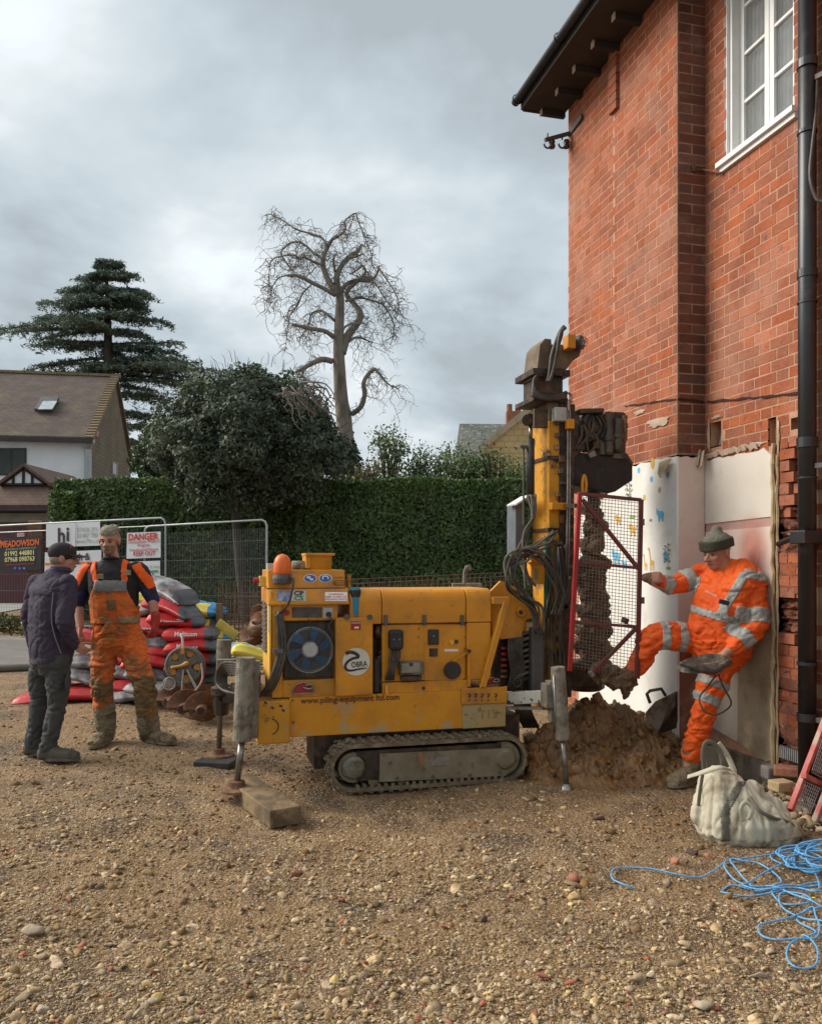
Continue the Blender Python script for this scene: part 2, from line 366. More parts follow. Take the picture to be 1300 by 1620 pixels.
def ground_mat():
    m = mat('gravelly_soil', (.235, .132, .048), (.13, .071, .028), 1.3, .92, 0, 0, 50, dirt=(.29, .18, .085), dscale=3.5, dth=(.48, .64), dirt2=(.085, .050, .026), d2scale=1.3, d2th=(.48, .62), coords='World')
    N = m.node_tree.nodes; L = m.node_tree.links; b = N['Principled BSDF']
    pos = N.new('ShaderNodeNewGeometry').outputs['Position']
    old = b.inputs['Base Color'].links[0].from_socket
    hs = []
    for sc, amt in ((60, .42), (150, .36)):
        vo = N.new('ShaderNodeTexVoronoi'); vo.inputs['Scale'].default_value = sc; L.new(pos, vo.inputs['Vector'])
        hs.append(vo.outputs['Distance'])
        sp = N.new('ShaderNodeSeparateColor'); L.new(vo.outputs['Color'], sp.inputs[0])
        mr = N.new('ShaderNodeMapRange'); mr.inputs[1].default_value = .72; mr.inputs[2].default_value = .95; mr.inputs[4].default_value = amt; L.new(sp.outputs[0], mr.inputs[0])
        mx = N.new('ShaderNodeMixRGB'); L.new(mr.outputs[0], mx.inputs[0]); L.new(old, mx.inputs[1]); mx.inputs[2].default_value = (.52, .43, .30, 1)
        mr2 = N.new('ShaderNodeMapRange'); mr2.inputs[1].default_value = .35; mr2.inputs[2].default_value = .0; mr2.inputs[4].default_value = .55; L.new(sp.outputs[1], mr2.inputs[0])
        mx2 = N.new('ShaderNodeMixRGB'); L.new(mr2.outputs[0], mx2.inputs[0]); L.new(mx.outputs[0], mx2.inputs[1]); mx2.inputs[2].default_value = (.12, .078, .045, 1); old = mx2.outputs[0]
    L.new(old, b.inputs['Base Color'])
    no = N.new('ShaderNodeTexNoise'); no.inputs['Scale'].default_value = 35; no.inputs['Detail'].default_value = 8; L.new(pos, no.inputs['Vector'])
    ad = N.new('ShaderNodeMath'); ad.operation = 'SUBTRACT'; L.new(no.outputs['Fac'], ad.inputs[0]); L.new(hs[0], ad.inputs[1])
    ad2 = N.new('ShaderNodeMath'); ad2.operation = 'MULTIPLY_ADD'; L.new(hs[1], ad2.inputs[0]); ad2.inputs[1].default_value = -.5; L.new(ad.outputs[0], ad2.inputs[2])
    bp = N.new('ShaderNodeBump'); bp.inputs['Strength'].default_value = .9; bp.inputs['Distance'].default_value = .012; L.new(ad2.outputs[0], bp.inputs['Height']); L.new(bp.outputs[0], b.inputs['Normal'])
    return m
ground_m = ground_mat()
g = link('ground', np_mesh('ground', V, FQ), ground_m, smooth=True, kind='structure')

asphalt = mat('worn_asphalt', (.17, .155, .14), (.12, .11, .10), 2, .9, 0, .4, 90, dirt=(.22, .18, .14), dscale=1.6, dth=(.5, .65), coords='World')
def sheet(name, pts, dz, m, kind='structure', n=24):
    """pts: quad corners (x,y) near-left, near-right, far-right, far-left; follows the slope"""
    vs = []; fs = []
    for j in range(n+1):
        for i in range(3):
            a = Vector(pts[0]).lerp(Vector(pts[1]), i/2); b = Vector(pts[3]).lerp(Vector(pts[2]), i/2); p = a.lerp(b, j/n)
            vs.append((p.x, p.y, gz(p.y)+dz))
    for j in range(n):
        for i in range(2): k = j*3+i; fs.append((k, k+1, k+4, k+3))
    mb = MB(); mb.add(vs, fs); return mb.build(name, m, kind=kind)
sheet('road', [(-22, 11.05), (6, 11.35), (6, 14.6), (-22, 14.2)], .014, asphalt)
sheet('driveway', [(-30, 17.2), (-9.2, 16.9), (-11, 27), (-30, 27)], .02, mat('pale_concrete_drive', (.28, .28, .26), (.22, .22, .2), 2, .9, 0, .3, 60, coords='World'))

# ---- pebbles: real stones, joined (nobody could count them)
def ico(sub):
    t = (1+5**.5)/2
    v = [(-1, t, 0), (1, t, 0), (-1, -t, 0), (1, -t, 0), (0, -1, t), (0, 1, t), (0, -1, -t), (0, 1, -t), (t, 0, -1), (t, 0, 1), (-t, 0, -1), (-t, 0, 1)]
    f = [(0, 11, 5), (0, 5, 1), (0, 1, 7), (0, 7, 10), (0, 10, 11), (1, 5, 9), (5, 11, 4), (11, 10, 2), (10, 7, 6), (7, 1, 8), (3, 9, 4), (3, 4, 2), (3, 2, 6), (3, 6, 8), (3, 8, 9), (4, 9, 5), (2, 4, 11), (6, 2, 10), (8, 6, 7), (9, 8, 1)]
    v = [list(np.array(p)/np.linalg.norm(p)) for p in v]
    for _ in range(sub):
        mid = {}; nf = []
        def g_(a, b):
            k = (min(a, b), max(a, b))
            if k not in mid: p = np.array(v[a])+np.array(v[b]); v.append(list(p/np.linalg.norm(p))); mid[k] = len(v)-1
            return mid[k]
        for a, b, c in f: x, y, z = g_(a, b), g_(b, c), g_(c, a); nf += [(a, x, z), (b, y, x), (c, z, y), (x, y, z)]
        f = nf
    return np.array(v), np.array(f)
def rotmats(n, tilt=.5):
    a = rng.uniform(0, 2*np.pi, n); b = rng.normal(0, tilt, n); c = rng.normal(0, tilt, n)
    ca, sa, cb, sb, cc, sc = np.cos(a), np.sin(a), np.cos(b), np.sin(b), np.cos(c), np.sin(c); o = np.zeros(n); l = np.ones(n)
    Rz = np.array([[ca, -sa, o], [sa, ca, o], [o, o, l]]).transpose(2, 0, 1); Rx = np.array([[l, o, o], [o, cb, -sb], [o, sb, cb]]).transpose(2, 0, 1)
    Ry = np.array([[cc, o, sc], [o, l, o], [-sc, o, cc]]).transpose(2, 0, 1); return Rx @ Ry @ Rz
def stones(P, S, sub, jag=.22, flat=(.45, .8), tilt=.35):
    """P (n,3) positions, S (n,) radii -> vertices, faces"""
    bv, bf = ico(sub); n = len(P); k = len(bv)
    nv = 24; pn = rng.normal(0, 1, (nv, 11, 3)); pn /= np.linalg.norm(pn, axis=2)[:, :, None]; pd = rng.uniform(.30, .78, (nv, 11, 1))
    dt = np.einsum('vpj,kj->vpk', pn, bv); rr = np.where(dt > .05, pd/np.maximum(dt, .05), 9).min(1); rr = np.minimum(rr, 1.15)   # cut by random planes: faceted chips
    vars_ = bv[None]*(rr[:, :, None]*(1.25+rng.normal(0, jag*.25, (nv, k, 1))))
    Vv = vars_[rng.integers(0, nv, n)]
    sc = np.stack([rng.uniform(.75, 1.35, n), rng.uniform(.6, 1.0, n), rng.uniform(*flat, n)], 1)*S[:, None]
    Vv = Vv*sc[:, None, :]; Vv = np.einsum('nij,nkj->nki', rotmats(n, tilt), Vv)+P[:, None, :]
    Ff = bf[None]+(np.arange(n)*k)[:, None, None]; return Vv.reshape(-1, 3), Ff.reshape(-1, 3)
def ground_pts(n, y0, y1, dens=None, xpad=.3, pw=1.0):
    out = []
    while len(out) < n:
        y = y0+(y1-y0)*random.random()**pw; x = random.uniform(-1, 1)*(.5*y+xpad)
        if dens and random.random() > dens(x, y): continue
        u = W2R((x, y, 0))
        if u[0] > 3.5 and u[1] < 8: continue
        out.append((x, y))
    return out
def patch(x, y):
    q = mn.noise(Vector((x*.8, y*1.3, 3)))+.6*mn.noise(Vector((x*2.2, y*3, 7)))
    base = .10+max(0, q*1.1)
    if y < 3.5: base += .38*(3.5-y)
    if x < -1.2 and y < 5: base += .15
    for cx, cy, r_, a_ in ((-.45, 4.1, .5, .8), (.35, 4.0, .4, .5), (-1.5, 3.1, .6, .6), (-.2, 2.8, .9, .5), (1.1, 2.9, .7, .45), (-2.3, 4.9, .9, .6), (.9, 4.6, .4, .4)):
        base += a_*math.exp(-((x-cx)**2+(y-cy)**2*1.6)/(r_*r_))*(1.0 if y < 3.7 else 2.0)
    if y > 3.7: base *= .5+.5*math.exp(-(y-3.7))
    return min(1, base)
# more stone cover towards the camera, as in the photograph
p1_ = ground_pts(44000, 2.5, 9.0, patch, pw=1.5); P = np.array([(x, y, ground_z(x, y)+.001) for x, y in p1_]); S = rng.lognormal(math.log(.0045), .48, len(P))
v1, f1 = stones(P, S, 0, .4, (.3, .65))
p2_ = ground_pts(5200, 2.5, 8.6, patch, pw=1.6); P = np.array([(x, y, ground_z(x, y)+.003) for x, y in p2_]); S = rng.lognormal(math.log(.0118), .42, len(P))
v2, f2 = stones(P, S, 1, .19, (.3, .6))
stone_m = mat('flint_pebbles', (.51, .385, .22), (.28, .18, .085), 25, .9, 0, .4, 150, dirt=(.24, .145, .07), dscale=30, dth=(.50, .64), rnd=.42, coords='World')
link('gravel', np_mesh('gravel', np.concatenate([v1, v2]), np.concatenate([f1, f2+len(v1)])), stone_m, kind='stuff')
# red and dark shards mixed in
p3_ = ground_pts(200, 2.6, 7.5, patch, pw=1.4); P = np.array([(x, y, ground_z(x, y)+.004) for x, y in p3_]); S = rng.lognormal(math.log(.013), .4, len(P))
v3, f3 = stones(P, S, 0, .25, (.2, .5))
link('brick_shards', np_mesh('brick_shards', v3, f3), mat('broken_red_brick', (.36, .12, .065), (.24, .085, .05), 20, .9, 0, .4, 90, rnd=.4, coords='World'), kind='stuff')
# crumbly soil clods
p4_ = ground_pts(5200, 3.2, 9.5, lambda x, y: min(1, .25+max(0, -mn.noise(Vector((x*1.1, y*1.5, 1)))*1.3)+(.5 if (abs(x+1.0) < 1.3 and 5.4 < y < 7.5) else 0))); P = np.array([(x, y, ground_z(x, y)) for x, y in p4_]); S = rng.lognormal(math.log(.012), .45, len(P))
v4, f4 = stones(P, S, 0, .2, (.5, .9))
link('soil_clods', np_mesh('soil_clods', v4, f4), mat('soil_clods', (.22, .13, .058), (.14, .082, .038), 20, .95, 0, .5, 90, rnd=.3, coords='World'), kind='stuff')
# individually visible lumps of stone and brick lying loose
bigs = [(465, 1390, .045, 'r', 'large pinkish brick fragment left of centre in the foreground'), (483, 1377, .028, 's', 'pale angular stone just behind the pinkish brick fragment'),
        (425, 1397, .028, 's', 'dull brown angular stone left of the pinkish brick fragment'), (540, 1425, .028, 'r', 'flat salmon brick chip in the middle foreground'),
        (825, 1397, .028, 'd', 'dark maroon lump lying alone right of centre'), (863, 1400, .018, 's', 'small rounded tan stone beside the dark maroon lump'),
        (764, 1462, .026, 'd', 'black scrap lying in the middle of the gravel'), (860, 1560, .055, 'l', 'long red tile splinter at the bottom edge of the gravel'),
        (905, 1565, .035, 'l', 'short red tile splinter right of the long one'), (530, 1555, .026, 'y', 'yellow stone in the bottom centre gravel'),
        (50, 1480, .04, 's', 'big pale stone at the far left foreground'), (248, 1585, .034, 'y', 'ochre lump at the bottom left'),
        (110, 1432, .022, 'r', 'small rusty brick lump in the left foreground'), (88, 1332, .027, 's', 'flat pale stone below the left man'),
        (240, 1590, .03, 's', 'brown cobble near the bottom left corner'), (948, 1297, .035, 'd', 'dark clay clod in front of the clay heap'),
        (830, 1267, .032, 's', 'whitish stone in front of the track end'), (690, 1270, .026, 's', 'pair stone in front of the muddy track'),
        (1095, 1352, .045, 'd', 'dark maroon brick piece in front of the white bag'), (1122, 1358, .035, 'r', 'reddish brick piece touching the white bag'),
        (1068, 1368, .035, 'r', 'crumbled orange brick piece left of the white bag'), (997, 1530, .027, 'y', 'bright yellow pebble in the right foreground'),
        (1050, 1463, .025, 's', 'flat white flint below the blue rope end'), (1200, 1547, .035, 's', 'brown rounded stone beneath the lowest rope loop'),
        (1115, 1600, .036, 's', 'hollow white flint at the bottom right'), (68, 1600, .03, 's', 'white flint at the bottom left corner')]
bm_mats = {'s': mat('loose_flint', (.42, .34, .25), (.28, .21, .14), 20, .85, 0, .5, 60), 'r': mat('loose_brick', (.40, .17, .10), (.30, .12, .07), 20, .9, 0, .5, 60),
           'd': mat('dark_lump', (.09, .045, .035), (.05, .03, .025), 15, .8, 0, .6, 50), 'y': mat('ochre_stone', (.55, .40, .14), (.42, .3, .12), 15, .85, 0, .4, 60), 'l': mat('red_tile', (.38, .13, .085), (.3, .1, .06), 15, .85, 0, .4, 60)}
for px, py, s, k, lb in bigs:
    p = G(px, py); z = ground_z(p.x, p.y)+s*.25
    fl = (.2, .3) if k == 'l' else (.5, .75)
    vv, ff = stones(np.array([(0, 0, 0)]), np.array([s*.8]), 2, .1, fl, .2)
    if k == 'l': vv[:, 1] *= .3
    nm = {'s': 'loose_stone', 'r': 'brick_fragment', 'd': 'dark_lump', 'y': 'ochre_stone', 'l': 'tile_splinter'}[k]
    o = link(nm, np_mesh(nm, vv, ff), bm_mats[k]); o.location = (p.x, p.y, z)
    tag(o, lb, 'brick' if k in 'rl' else 'stone', 'loose lumps lying on the gravel')

# ============================================================ BRICK HOUSE (right)
brick_m = mat('red_brick', (.37, .108, .044), (.25, .07, .033), 2.2, .9, 0, .7, 45, dirt=(.36, .20, .14), dscale=1.3, dth=(.50, .80), dirt2=(.15, .055, .035), d2scale=18, d2th=(.54, .68), rnd=.17, coords='World')
brick_dark = mat('shaded_brown_brick', (.17, .062, .036), (.11, .045, .03), 7, .9, 0, .5, 45, dirt=(.24, .14, .10), dscale=3.5, dth=(.58, .75), dirt2=(.09, .035, .025), d2scale=22, d2th=(.58, .70), rnd=.26, coords='World')  # return face bricks, the shade of that side put into the colour
mortar_m = mat('lime_mortar', (.50, .28, .175), (.36, .20, .125), 6, .95, 0, .5, 60, dirt=(.3, .18, .12), dscale=5, dth=(.58, .76), coords='World')
mortar_dk = mat('shaded_return_mortar', (.36, .25, .17), (.22, .14, .10), 6, .95, 0, .5, 60, dirt=(.15, .09, .06), dscale=5, dth=(.5, .66), coords='World')  # mortar of the return face, darkened to paint its shaded side
dark_void = mat('dark_cavity', (.05, .04, .032), (.03, .024, .02), 8, .95, 0, .3, 40)
UA, UA2, UB, VR, VBRK, VEND = 3.463, 3.479, 3.700, 5.450, 6.436, 7.357
house = Thing('brick_house', 'tall red brick house side wall with stripped papered patch and white window', 'house', R2W((UB, VR, 0)), rot=True)
ZT = 6.05; PZ = 2.315      # wall top, top of the papered patch
holes = []   # (face, s0, s1, z0, z1)
def hole(face, pxs, u=None):
    pass
# wall faces: origin point, direction along the wall, outward normal (R frame)
FACES = {
    'A2': dict(o=(UA2, VBRK), d=(0, 1), n=(-1, 0), L=VEND-VBRK, z0=0, z1=ZT),
    'A1': dict(o=(UA, VR), d=(0, 1), n=(-1, 0), L=VBRK-VR, z0=PZ, z1=ZT+.6),
    'R': dict(o=(UA, VR), d=(1, 0), n=(0, -1), L=UB-UA, z0=PZ, z1=ZT+.6),
    'B': dict(o=(UB, VR), d=(0, -1), n=(-1, 0), L=VR-3.2, z0=0, z1=ZT+.6)}
WV0, WV1, WZ0 = 4.503, 5.190, 4.42      # window opening on face B
def holeB(x0, y0, x1, y1):
    a = RU(x0, y0, UB); b = RU(x1, y1, UB); return (VR-max(a[1], b[1]), VR-min(a[1], b[1]), min(a[2], b[2]), max(a[2], b[2]))
HB = [holeB(1124, 668, 1143, 703), holeB(1217, 665, 1227, 706), holeB(1250, 664, 1266, 678)]
vp0 = VR-RU(1230, 800, UB)[1]     # patch right edge, distance along B
def cut(face, s0, s1, z0, z1):
    sm, zm = (s0+s1)/2, (z0+z1)/2
    if face == 'B':
        if VR-WV1-.0 < s1 and s0 < VR-WV0 and zm > WZ0-.04: return True
        if sm < vp0-.02 and .12 < zm < PZ-.03: return True
        for a, b, c, d in HB:
            if s0 < b-.01 and s1 > a+.01 and c-.02 < zm < d+.02: return True
    if face == 'A2' and sm < .75 and .1 < zm < PZ-.02: return True
    return False
def openings(face, z0, z1):
    zm = (z0+z1)/2; r = []
    if face == 'B':
        if zm > WZ0-.04: r.append((VR-WV1, VR-WV0))
        if .12 < zm < PZ-.03: r.append((-1, vp0-.02))
        r += [(a, b) for a, b, c, d in HB if c-.02 < zm < d+.02]
    if face == 'A2' and .1 < zm < PZ-.02: r.append((-1, .75))
    return r
def to_uv(f, s, nrm, z): return (f['o'][0]+f['d'][0]*s+f['n'][0]*nrm, f['o'][1]+f['d'][1]*s+f['n'][1]*nrm, z)
bricks = []
for key, f in FACES.items():
    k0 = int(round(f['z0']/.075)); k1 = int(f['z1']/.075)
    for k in range(k0, k1):
        z0 = k*.075+.0045; z1 = (k+1)*.075-.0035
        s = -(.16875+.1) if k % 2 else -.1
        if key == 'R': s = 0.006 if k % 2 == 0 else -.1125
        t = 0
        while s < f['L']:
            if key == 'R': ln = .222 if k % 2 == 0 else .108
            else: ln = (.215 if t % 2 == 0 else .1025)+random.uniform(-.004, .004)
            a, b = max(s, .006 if key != 'R' else .004), min(s+ln, f['L']-.004)
            s += ln+.0095+random.uniform(-.002, .002); t += 1
            if b-a < .03: continue
            for o0, o1 in openings(key, z0, z1):
                if o0 <= a < o1: a = o1+.004
                if o0 < b <= o1: b = o0-.004
                elif a < o0 and b > o1: b = o0-.004
            if b-a < .03: continue
            # a damaged strip between the papered patch and the downpipe: cut windows in brickwork
            bricks.append((key, a, b, z0, z1))
def brick_shape(seed):
    r = random.Random(seed); q = lambda: r.uniform(-.5, .5)
    vs = []
    for ins, dep in ((.0, 1.0), (.0, .28), (.02, 0.0)):     # unit brick: x along, y depth (0 = front), z up
        for cx, cz in ((0, 0), (1, 0), (1, 1), (0, 1)):
            ix = ins*.32; iz = ins*.9
            x = cx+(ix if cx == 0 else -ix)+q()*.008; z = cz+(iz if cz == 0 else -iz)+q()*.02; vs.append((x, dep, z))
    fs = [(11, 10, 9, 8)]+[(a, b, b+4, a+4) for a, b in ((0, 1), (1, 2), (2, 3), (3, 0))]+[(a+4, b+4, b+8, a+8) for a, b in ((0, 1), (1, 2), (2, 3), (3, 0))]
    fs = [f[::-1] for f in fs]
    return vs, fs
shapes = [brick_shape(i) for i in range(8)]
shape_me = []; shape_mk = []
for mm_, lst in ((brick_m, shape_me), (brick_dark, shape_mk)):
    for vs, fs in shapes:
        me = D.meshes.new('brick'); me.from_pydata(vs, [], fs); me.materials.append(mm_); me.update(); lst.append(me)
def score(b):
    key, a, bb, z0, z1 = b; f = FACES[key]; p = R2W(to_uv(f, (a+bb)/2, 0, (z0+z1)/2))
    px = 650+F*p.x/p.y; py = H0-(p.z-CH)*F/p.y
    if not (0 < px < 1295 and 5 < py < 1200): return -1
    if px < 1000 and py > 640: return -1
    if px > 1263 and px < 1292: return -1
    q = R2W(to_uv(f, bb, 0, z0)); q0 = R2W(to_uv(f, a, 0, z0))
    return abs(q.x/q.y-q0.x/q0.y)*(z1-z0)/p.y*1e5
bricks.sort(key=score, reverse=True)
def ruin(key, a, b, z0, z1):
    """extra set-back of the hacked-off strip beside the papered patch"""
    if key != 'B' or z1 > 2.25 or a < vp0-.05 or a > vp0+.33: return 0, 1
    n = mn.noise(Vector((a*2.2, z0*3.1, 2.0)))
    if n > .12: return .06+.05*random.random(), .8
    if n > -.05: return random.uniform(0, .03), .92
    return 0, 1
def brick_M(b):
    key, a, bb, z0, z1 = b; f = FACES[key]; proud = random.uniform(.0045, .0068)
    back, _ = ruin(*b); proud -= back
    if back > .03: proud -= .2
    o = Vector(to_uv(f, a, proud, z0)); ex = Vector((f['d'][0], f['d'][1], 0))*(bb-a); ey = Vector((-f['n'][0], -f['n'][1], 0))*.05; ez = Vector((0, 0, z1-z0))
    return Matrix(((ex.x, ey.x, ez.x, o.x), (ex.y, ey.y, ez.y, o.y), (ex.z, ey.z, ez.z, o.z), (0, 0, 0, 1)))
for i, b in enumerate(bricks[:290]):
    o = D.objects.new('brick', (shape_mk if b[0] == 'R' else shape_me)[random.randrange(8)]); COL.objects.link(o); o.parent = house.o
    o.matrix_local = house.pre @ brick_M(b)
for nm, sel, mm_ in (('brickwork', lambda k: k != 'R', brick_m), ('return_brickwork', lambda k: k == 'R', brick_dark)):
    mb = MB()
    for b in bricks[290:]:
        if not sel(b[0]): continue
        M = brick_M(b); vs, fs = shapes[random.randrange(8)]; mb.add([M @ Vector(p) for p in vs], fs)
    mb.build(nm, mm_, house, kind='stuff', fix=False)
# mortar sheets (with the openings left out)
def mortar(face, mm_):
    f = FACES[face]; mb = MB(); nz = int((f['z1']-f['z0'])/.0375); ns = max(2, int(f['L']/.028))
    for k in range(nz):
        z0 = f['z0']+k*.0375; z1 = z0+.0375
        run = None
        for i in range(ns+1):
            s0 = f['L']*i/ns; s1 = f['L']*(i+1)/ns
            c = i == ns or (face == 'B' and any(a < (s0+s1)/2 < b and c < (z0+z1)/2 < d for a, b, c, d in HB)) or (face == 'B' and vp0-.01 < (s0+s1)/2 < vp0+.325 and .17 < (z0+z1)/2 < 2.27) or (face == 'B' and VR-WV1 < (s0+s1)/2 < VR-WV0 and z1 > WZ0+.01)
            if c:
                if run is not None: P = [to_uv(f, run, .004, z0), to_uv(f, s0, .004, z0), to_uv(f, s0, .004, z1), to_uv(f, run, .004, z1)]; mb.add(P, [(0, 1, 2, 3)]); run = None
            elif run is None: run = s0
            # small breaks keep the relief from being one plane
    return mb.build('mortar', mm_, house, fix=False)
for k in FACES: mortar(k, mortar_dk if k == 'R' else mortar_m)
mb = MB(); mb.box(UA+.13, 8, VR+.12, VEND-.01, 0, 6.6); mb.box(UB+.13, 8, 3.2, VR+.11, 0, WZ0-.05); mb.box(UB+.13, 8, 3.2, WV0, WZ0-.049, 6.6); mb.box(UB+.13, 8, WV1, VR+.11, WZ0-.049, 6.6); mb.box(UB+.9, 8, WV0, WV1, WZ0-.049, 6.6)
mb.build('wall_core', dark_void, house)
mb = MB(); mb.box(UA2+.005, UA2+.2, VEND, VEND+.004, 0, 6.0); mb.build('rear_wall_edge', brick_m, house)
# concrete plinth
mb = MB(); mb.box(UB-.035, UB+.02, 3.2, VR-.01, -.05, .17); mb.box(UA-.03, UA+.05, VR, VEND, -.05, .14); mb.build('plinth', mat('stained_concrete', (.22, .18, .13), (.15, .12, .09), 6, .9, 0, .6, 30, dirt=(.10, .075, .05), dscale=5, dth=(.5, .6), coords='World'), house)
# crack along the course
def ribbon_wall(face, pts, wid, mm_, name, out_=.0135):
    f = FACES[face]; mb = MB(); vs = []; fs = []
    for i, (s, z) in enumerate(pts):
        w = wid*random.uniform(.5, 1.4); vs += [to_uv(f, s, out_, z-w/2), to_uv(f, s, out_, z+w/2)]
        if i: fs.append((2*i-2, 2*i, 2*i+1, 2*i-1))
    mb.add(vs, fs); return mb.build(name, mm_, house, fix=False)
crk = mat('open_crack', (.05, .018, .012), (.03, .012, .01), 20, .95, 0, 0)
def crack_pts(face, px0, py0, px1, py1, n=16):
    out_ = []
    for i in range(n+1):
        x = px0+(px1-px0)*i/n; y = py0+(py1-py0)*i/n
        if face == 'R': p = R(x, y, VR-.01); s = p[0]-UA
        elif face == 'B': p = RU(x, y, UB-.01); s = VR-p[1]
        else: p = RU(x, y, UA-.01); s = p[1]-VR
        out_.append((s, p[2]+random.uniform(-.004, .004)))
    return out_
ribbon_wall('A1', crack_pts('A1', 988, 643, 1070, 631), .012, crk, 'crack')
ribbon_wall('R', crack_pts('R', 1072, 631, 1114, 636), .018, crk, 'crack')
ribbon_wall('B', crack_pts('B', 1118, 636, 1266, 622), .016, crk, 'crack')
# cement smears on the brickwork
smear = mat('cement_smear', (.46, .36, .27), (.33, .24, .17), 9, .95, 0, .6, 40, coords='World')
def blob(face, px, py, rw, rh, m=smear, name='cement_smear', n=18, out_=.013):
    if face == 'R': p = R(px, py, VR-.01); s = p[0]-UA
    elif face == 'B': p = RU(px, py, UB-.01); s = VR-p[1]
    else: p = RU(px, py, UA-.01); s = p[1]-VR
    f = FACES[face]; mb = MB(); vs = []
    for i in range(n):
        a = 2*math.pi*i/n; r = random.uniform(.6, 1.15)
        vs.append(to_uv(f, s+math.cos(a)*rw*r, out_, p[2]+math.sin(a)*rh*r))
    vs2 = [Vector(v) for v in vs]; c = sum(vs2, Vector())/n; fw = Vector((f['n'][0], f['n'][1], 0))
    vs.append(c+fw*.008); mb.add(vs, [(i, (i+1) % n, n) for i in range(n)]); return mb.build(name, m, house, smooth=True)
blob('A1', 1040, 668, .16, .045); blob('A1', 1012, 652, .09, .02); blob('B', 1195, 703, .10, .022); blob('B', 1133, 660, .06, .014)
# holes get a rough rim and a grey back panel
for (a, b, c, d), zz_ in zip(HB, (1, 0, 0)):
    f = FACES['B']; mb = MB(); P = [to_uv(f, a, -.001, c), to_uv(f, b, -.001, c), to_uv(f, b, -.001, d), to_uv(f, a, -.001, d)]; Q = [to_uv(f, a+.0, -.125, c), to_uv(f, b, -.125, c), to_uv(f, b, -.125, d), to_uv(f, a, -.125, d)]
    mb.add(P+Q, [(0, 1, 5, 4), (1, 2, 6, 5), (2, 3, 7, 6), (3, 0, 4, 7), (4, 5, 6, 7)])
    mb.build('wall_pocket', mortar_m, house, fix=False)
mb = MB(); a, b, c, d = HB[0]; f = FACES['B']; mb.add([to_uv(f, a+.02, -.05, c), to_uv(f, b-.02, -.07, c), to_uv(f, b-.03, -.09, d-.08), to_uv(f, a+.02, -.08, d-.05)], [(0, 1, 2, 3)]); mb.build('pocket_board', mat('board_in_pocket', (.30, .26, .2), None, 6, .9, 0, .2), house, fix=False)
blob('B', 1121, 690, .022, .14, smear, 'cement_smear'); blob('B', 1231, 688, .016, .13, smear, 'cement_smear')

# --- papered patch of the former extension
paper_white = mat('children_wallpaper', (.74, .73, .68), (.68, .66, .60), 3, .8, 0, .08, 20, dirt=(.52, .42, .32), dscale=2.2, dth=(.60, .78), dirt2=(.58, .55, .52), d2scale=6, d2th=(.56, .8), coords='World', zdirt=(.2, .9, .12))
paper_pink = mat('pinkish_plaster', (.66, .52, .45), (.60, .46, .39), 2.5, .85, 0, .12, 25, dirt=(.42, .34, .25), dscale=2.4, dth=(.60, .76), coords='World', zdirt=(.1, 1.3, .16))
paper_cream = mat('cream_plaster', (.68, .62, .54), (.62, .56, .47), 2.5, .85, 0, .12, 25, dirt=(.42, .32, .20), dscale=2.2, dth=(.60, .78), coords='World', zdirt=(.1, 1.3, .22))
def patchwork(poly, face_fn, mm_, name, out_=.016, back=.02):
    """closed slab on a wall face: poly (s,z)"""
    n = len(poly); mb = MB(); vs = [face_fn(s, out_, z) for s, z in poly]+[face_fn(s, out_-back, z) for s, z in poly]
    mb.add(vs, [list(range(n)), list(range(2*n-1, n-1, -1))]+[(i, (i+1) % n, (i+1) % n+n, i+n) for i in range(n)])
    return mb.build(name, mm_, house)
def fA(s, n, z): return (UA-n, VR+s, z)
def fR(s, n, z): return (UA+s, VR-n, z)
def fB(s, n, z): return (UB-n, VR-s, z)
def torn(s0, s1, z, amp, n): return [(s0+(s1-s0)*i/n, z+random.uniform(-amp, amp)) for i in range(n+1)]
patchwork(torn(-.014, 1.62, .20, .03, 14)+torn(1.62, -.014, PZ-.01, .012, 22), fA, paper_white, 'wallpaper')
patchwork([(.0, .95), (UB-UA-.02, .95), (UB-UA-.02, PZ-.02)]+torn(UB-UA-.02, .0, PZ-.02, .01, 6), fR, paper_pink, 'plaster')
patchwork([(.0, .12), (UB-UA-.02, .12), (UB-UA-.02, .70), (.12, .78), (.0, .70)], fR, mat('bare_pinkish_brick_base', (.30, .13, .085), (.24, .10, .07), 8, .9, 0, .6, 40, dirt=(.32, .24, .16), dscale=6, dth=(.5, .62), coords='World'), 'plaster', .004)
patchwork([(.0, .70), (.12, .78), (UB-UA-.02, .70), (UB-UA-.02, .95), (0, .95)], fR, brick_m, 'plaster', .006)
zj = 1.80
patchwork([(.018, zj), (vp0-.03, zj+.015), (vp0-.035, PZ-.10), (vp0-.10, PZ-.05)]+torn(vp0-.12, .018, PZ-.04, .012, 12), fB, paper_cream, 'plaster', .018)
patchwork([(.018, 1.15), (vp0-.03, 1.15), (vp0-.03, zj-.05), (.018, zj-.06)], fB, mat('pale_pink_plaster', (.68, .56, .49), (.64, .50, .44), 2.5, .85, 0, .12, 25, coords='World'), 'plaster', .016)
patchwork([(.018, zj-.06), (vp0-.03, zj-.05), (vp0-.03, zj+.015), (.018, zj)], fB, mat('bare_joint_strip', (.50, .30, .26), (.44, .26, .22), 8, .9, 0, .3), 'plaster', .010)
patchwork([(.018, .30), (.40, .24), (.43, 1.15), (.018, 1.15)], fB, mat('buff_paper', (.58, .51, .42), (.52, .44, .35), 2.5, .85, 0, .12, 25, dirt=(.40, .3, .2), dscale=2.4, dth=(.56, .7), coords='World'), 'plaster', .020)
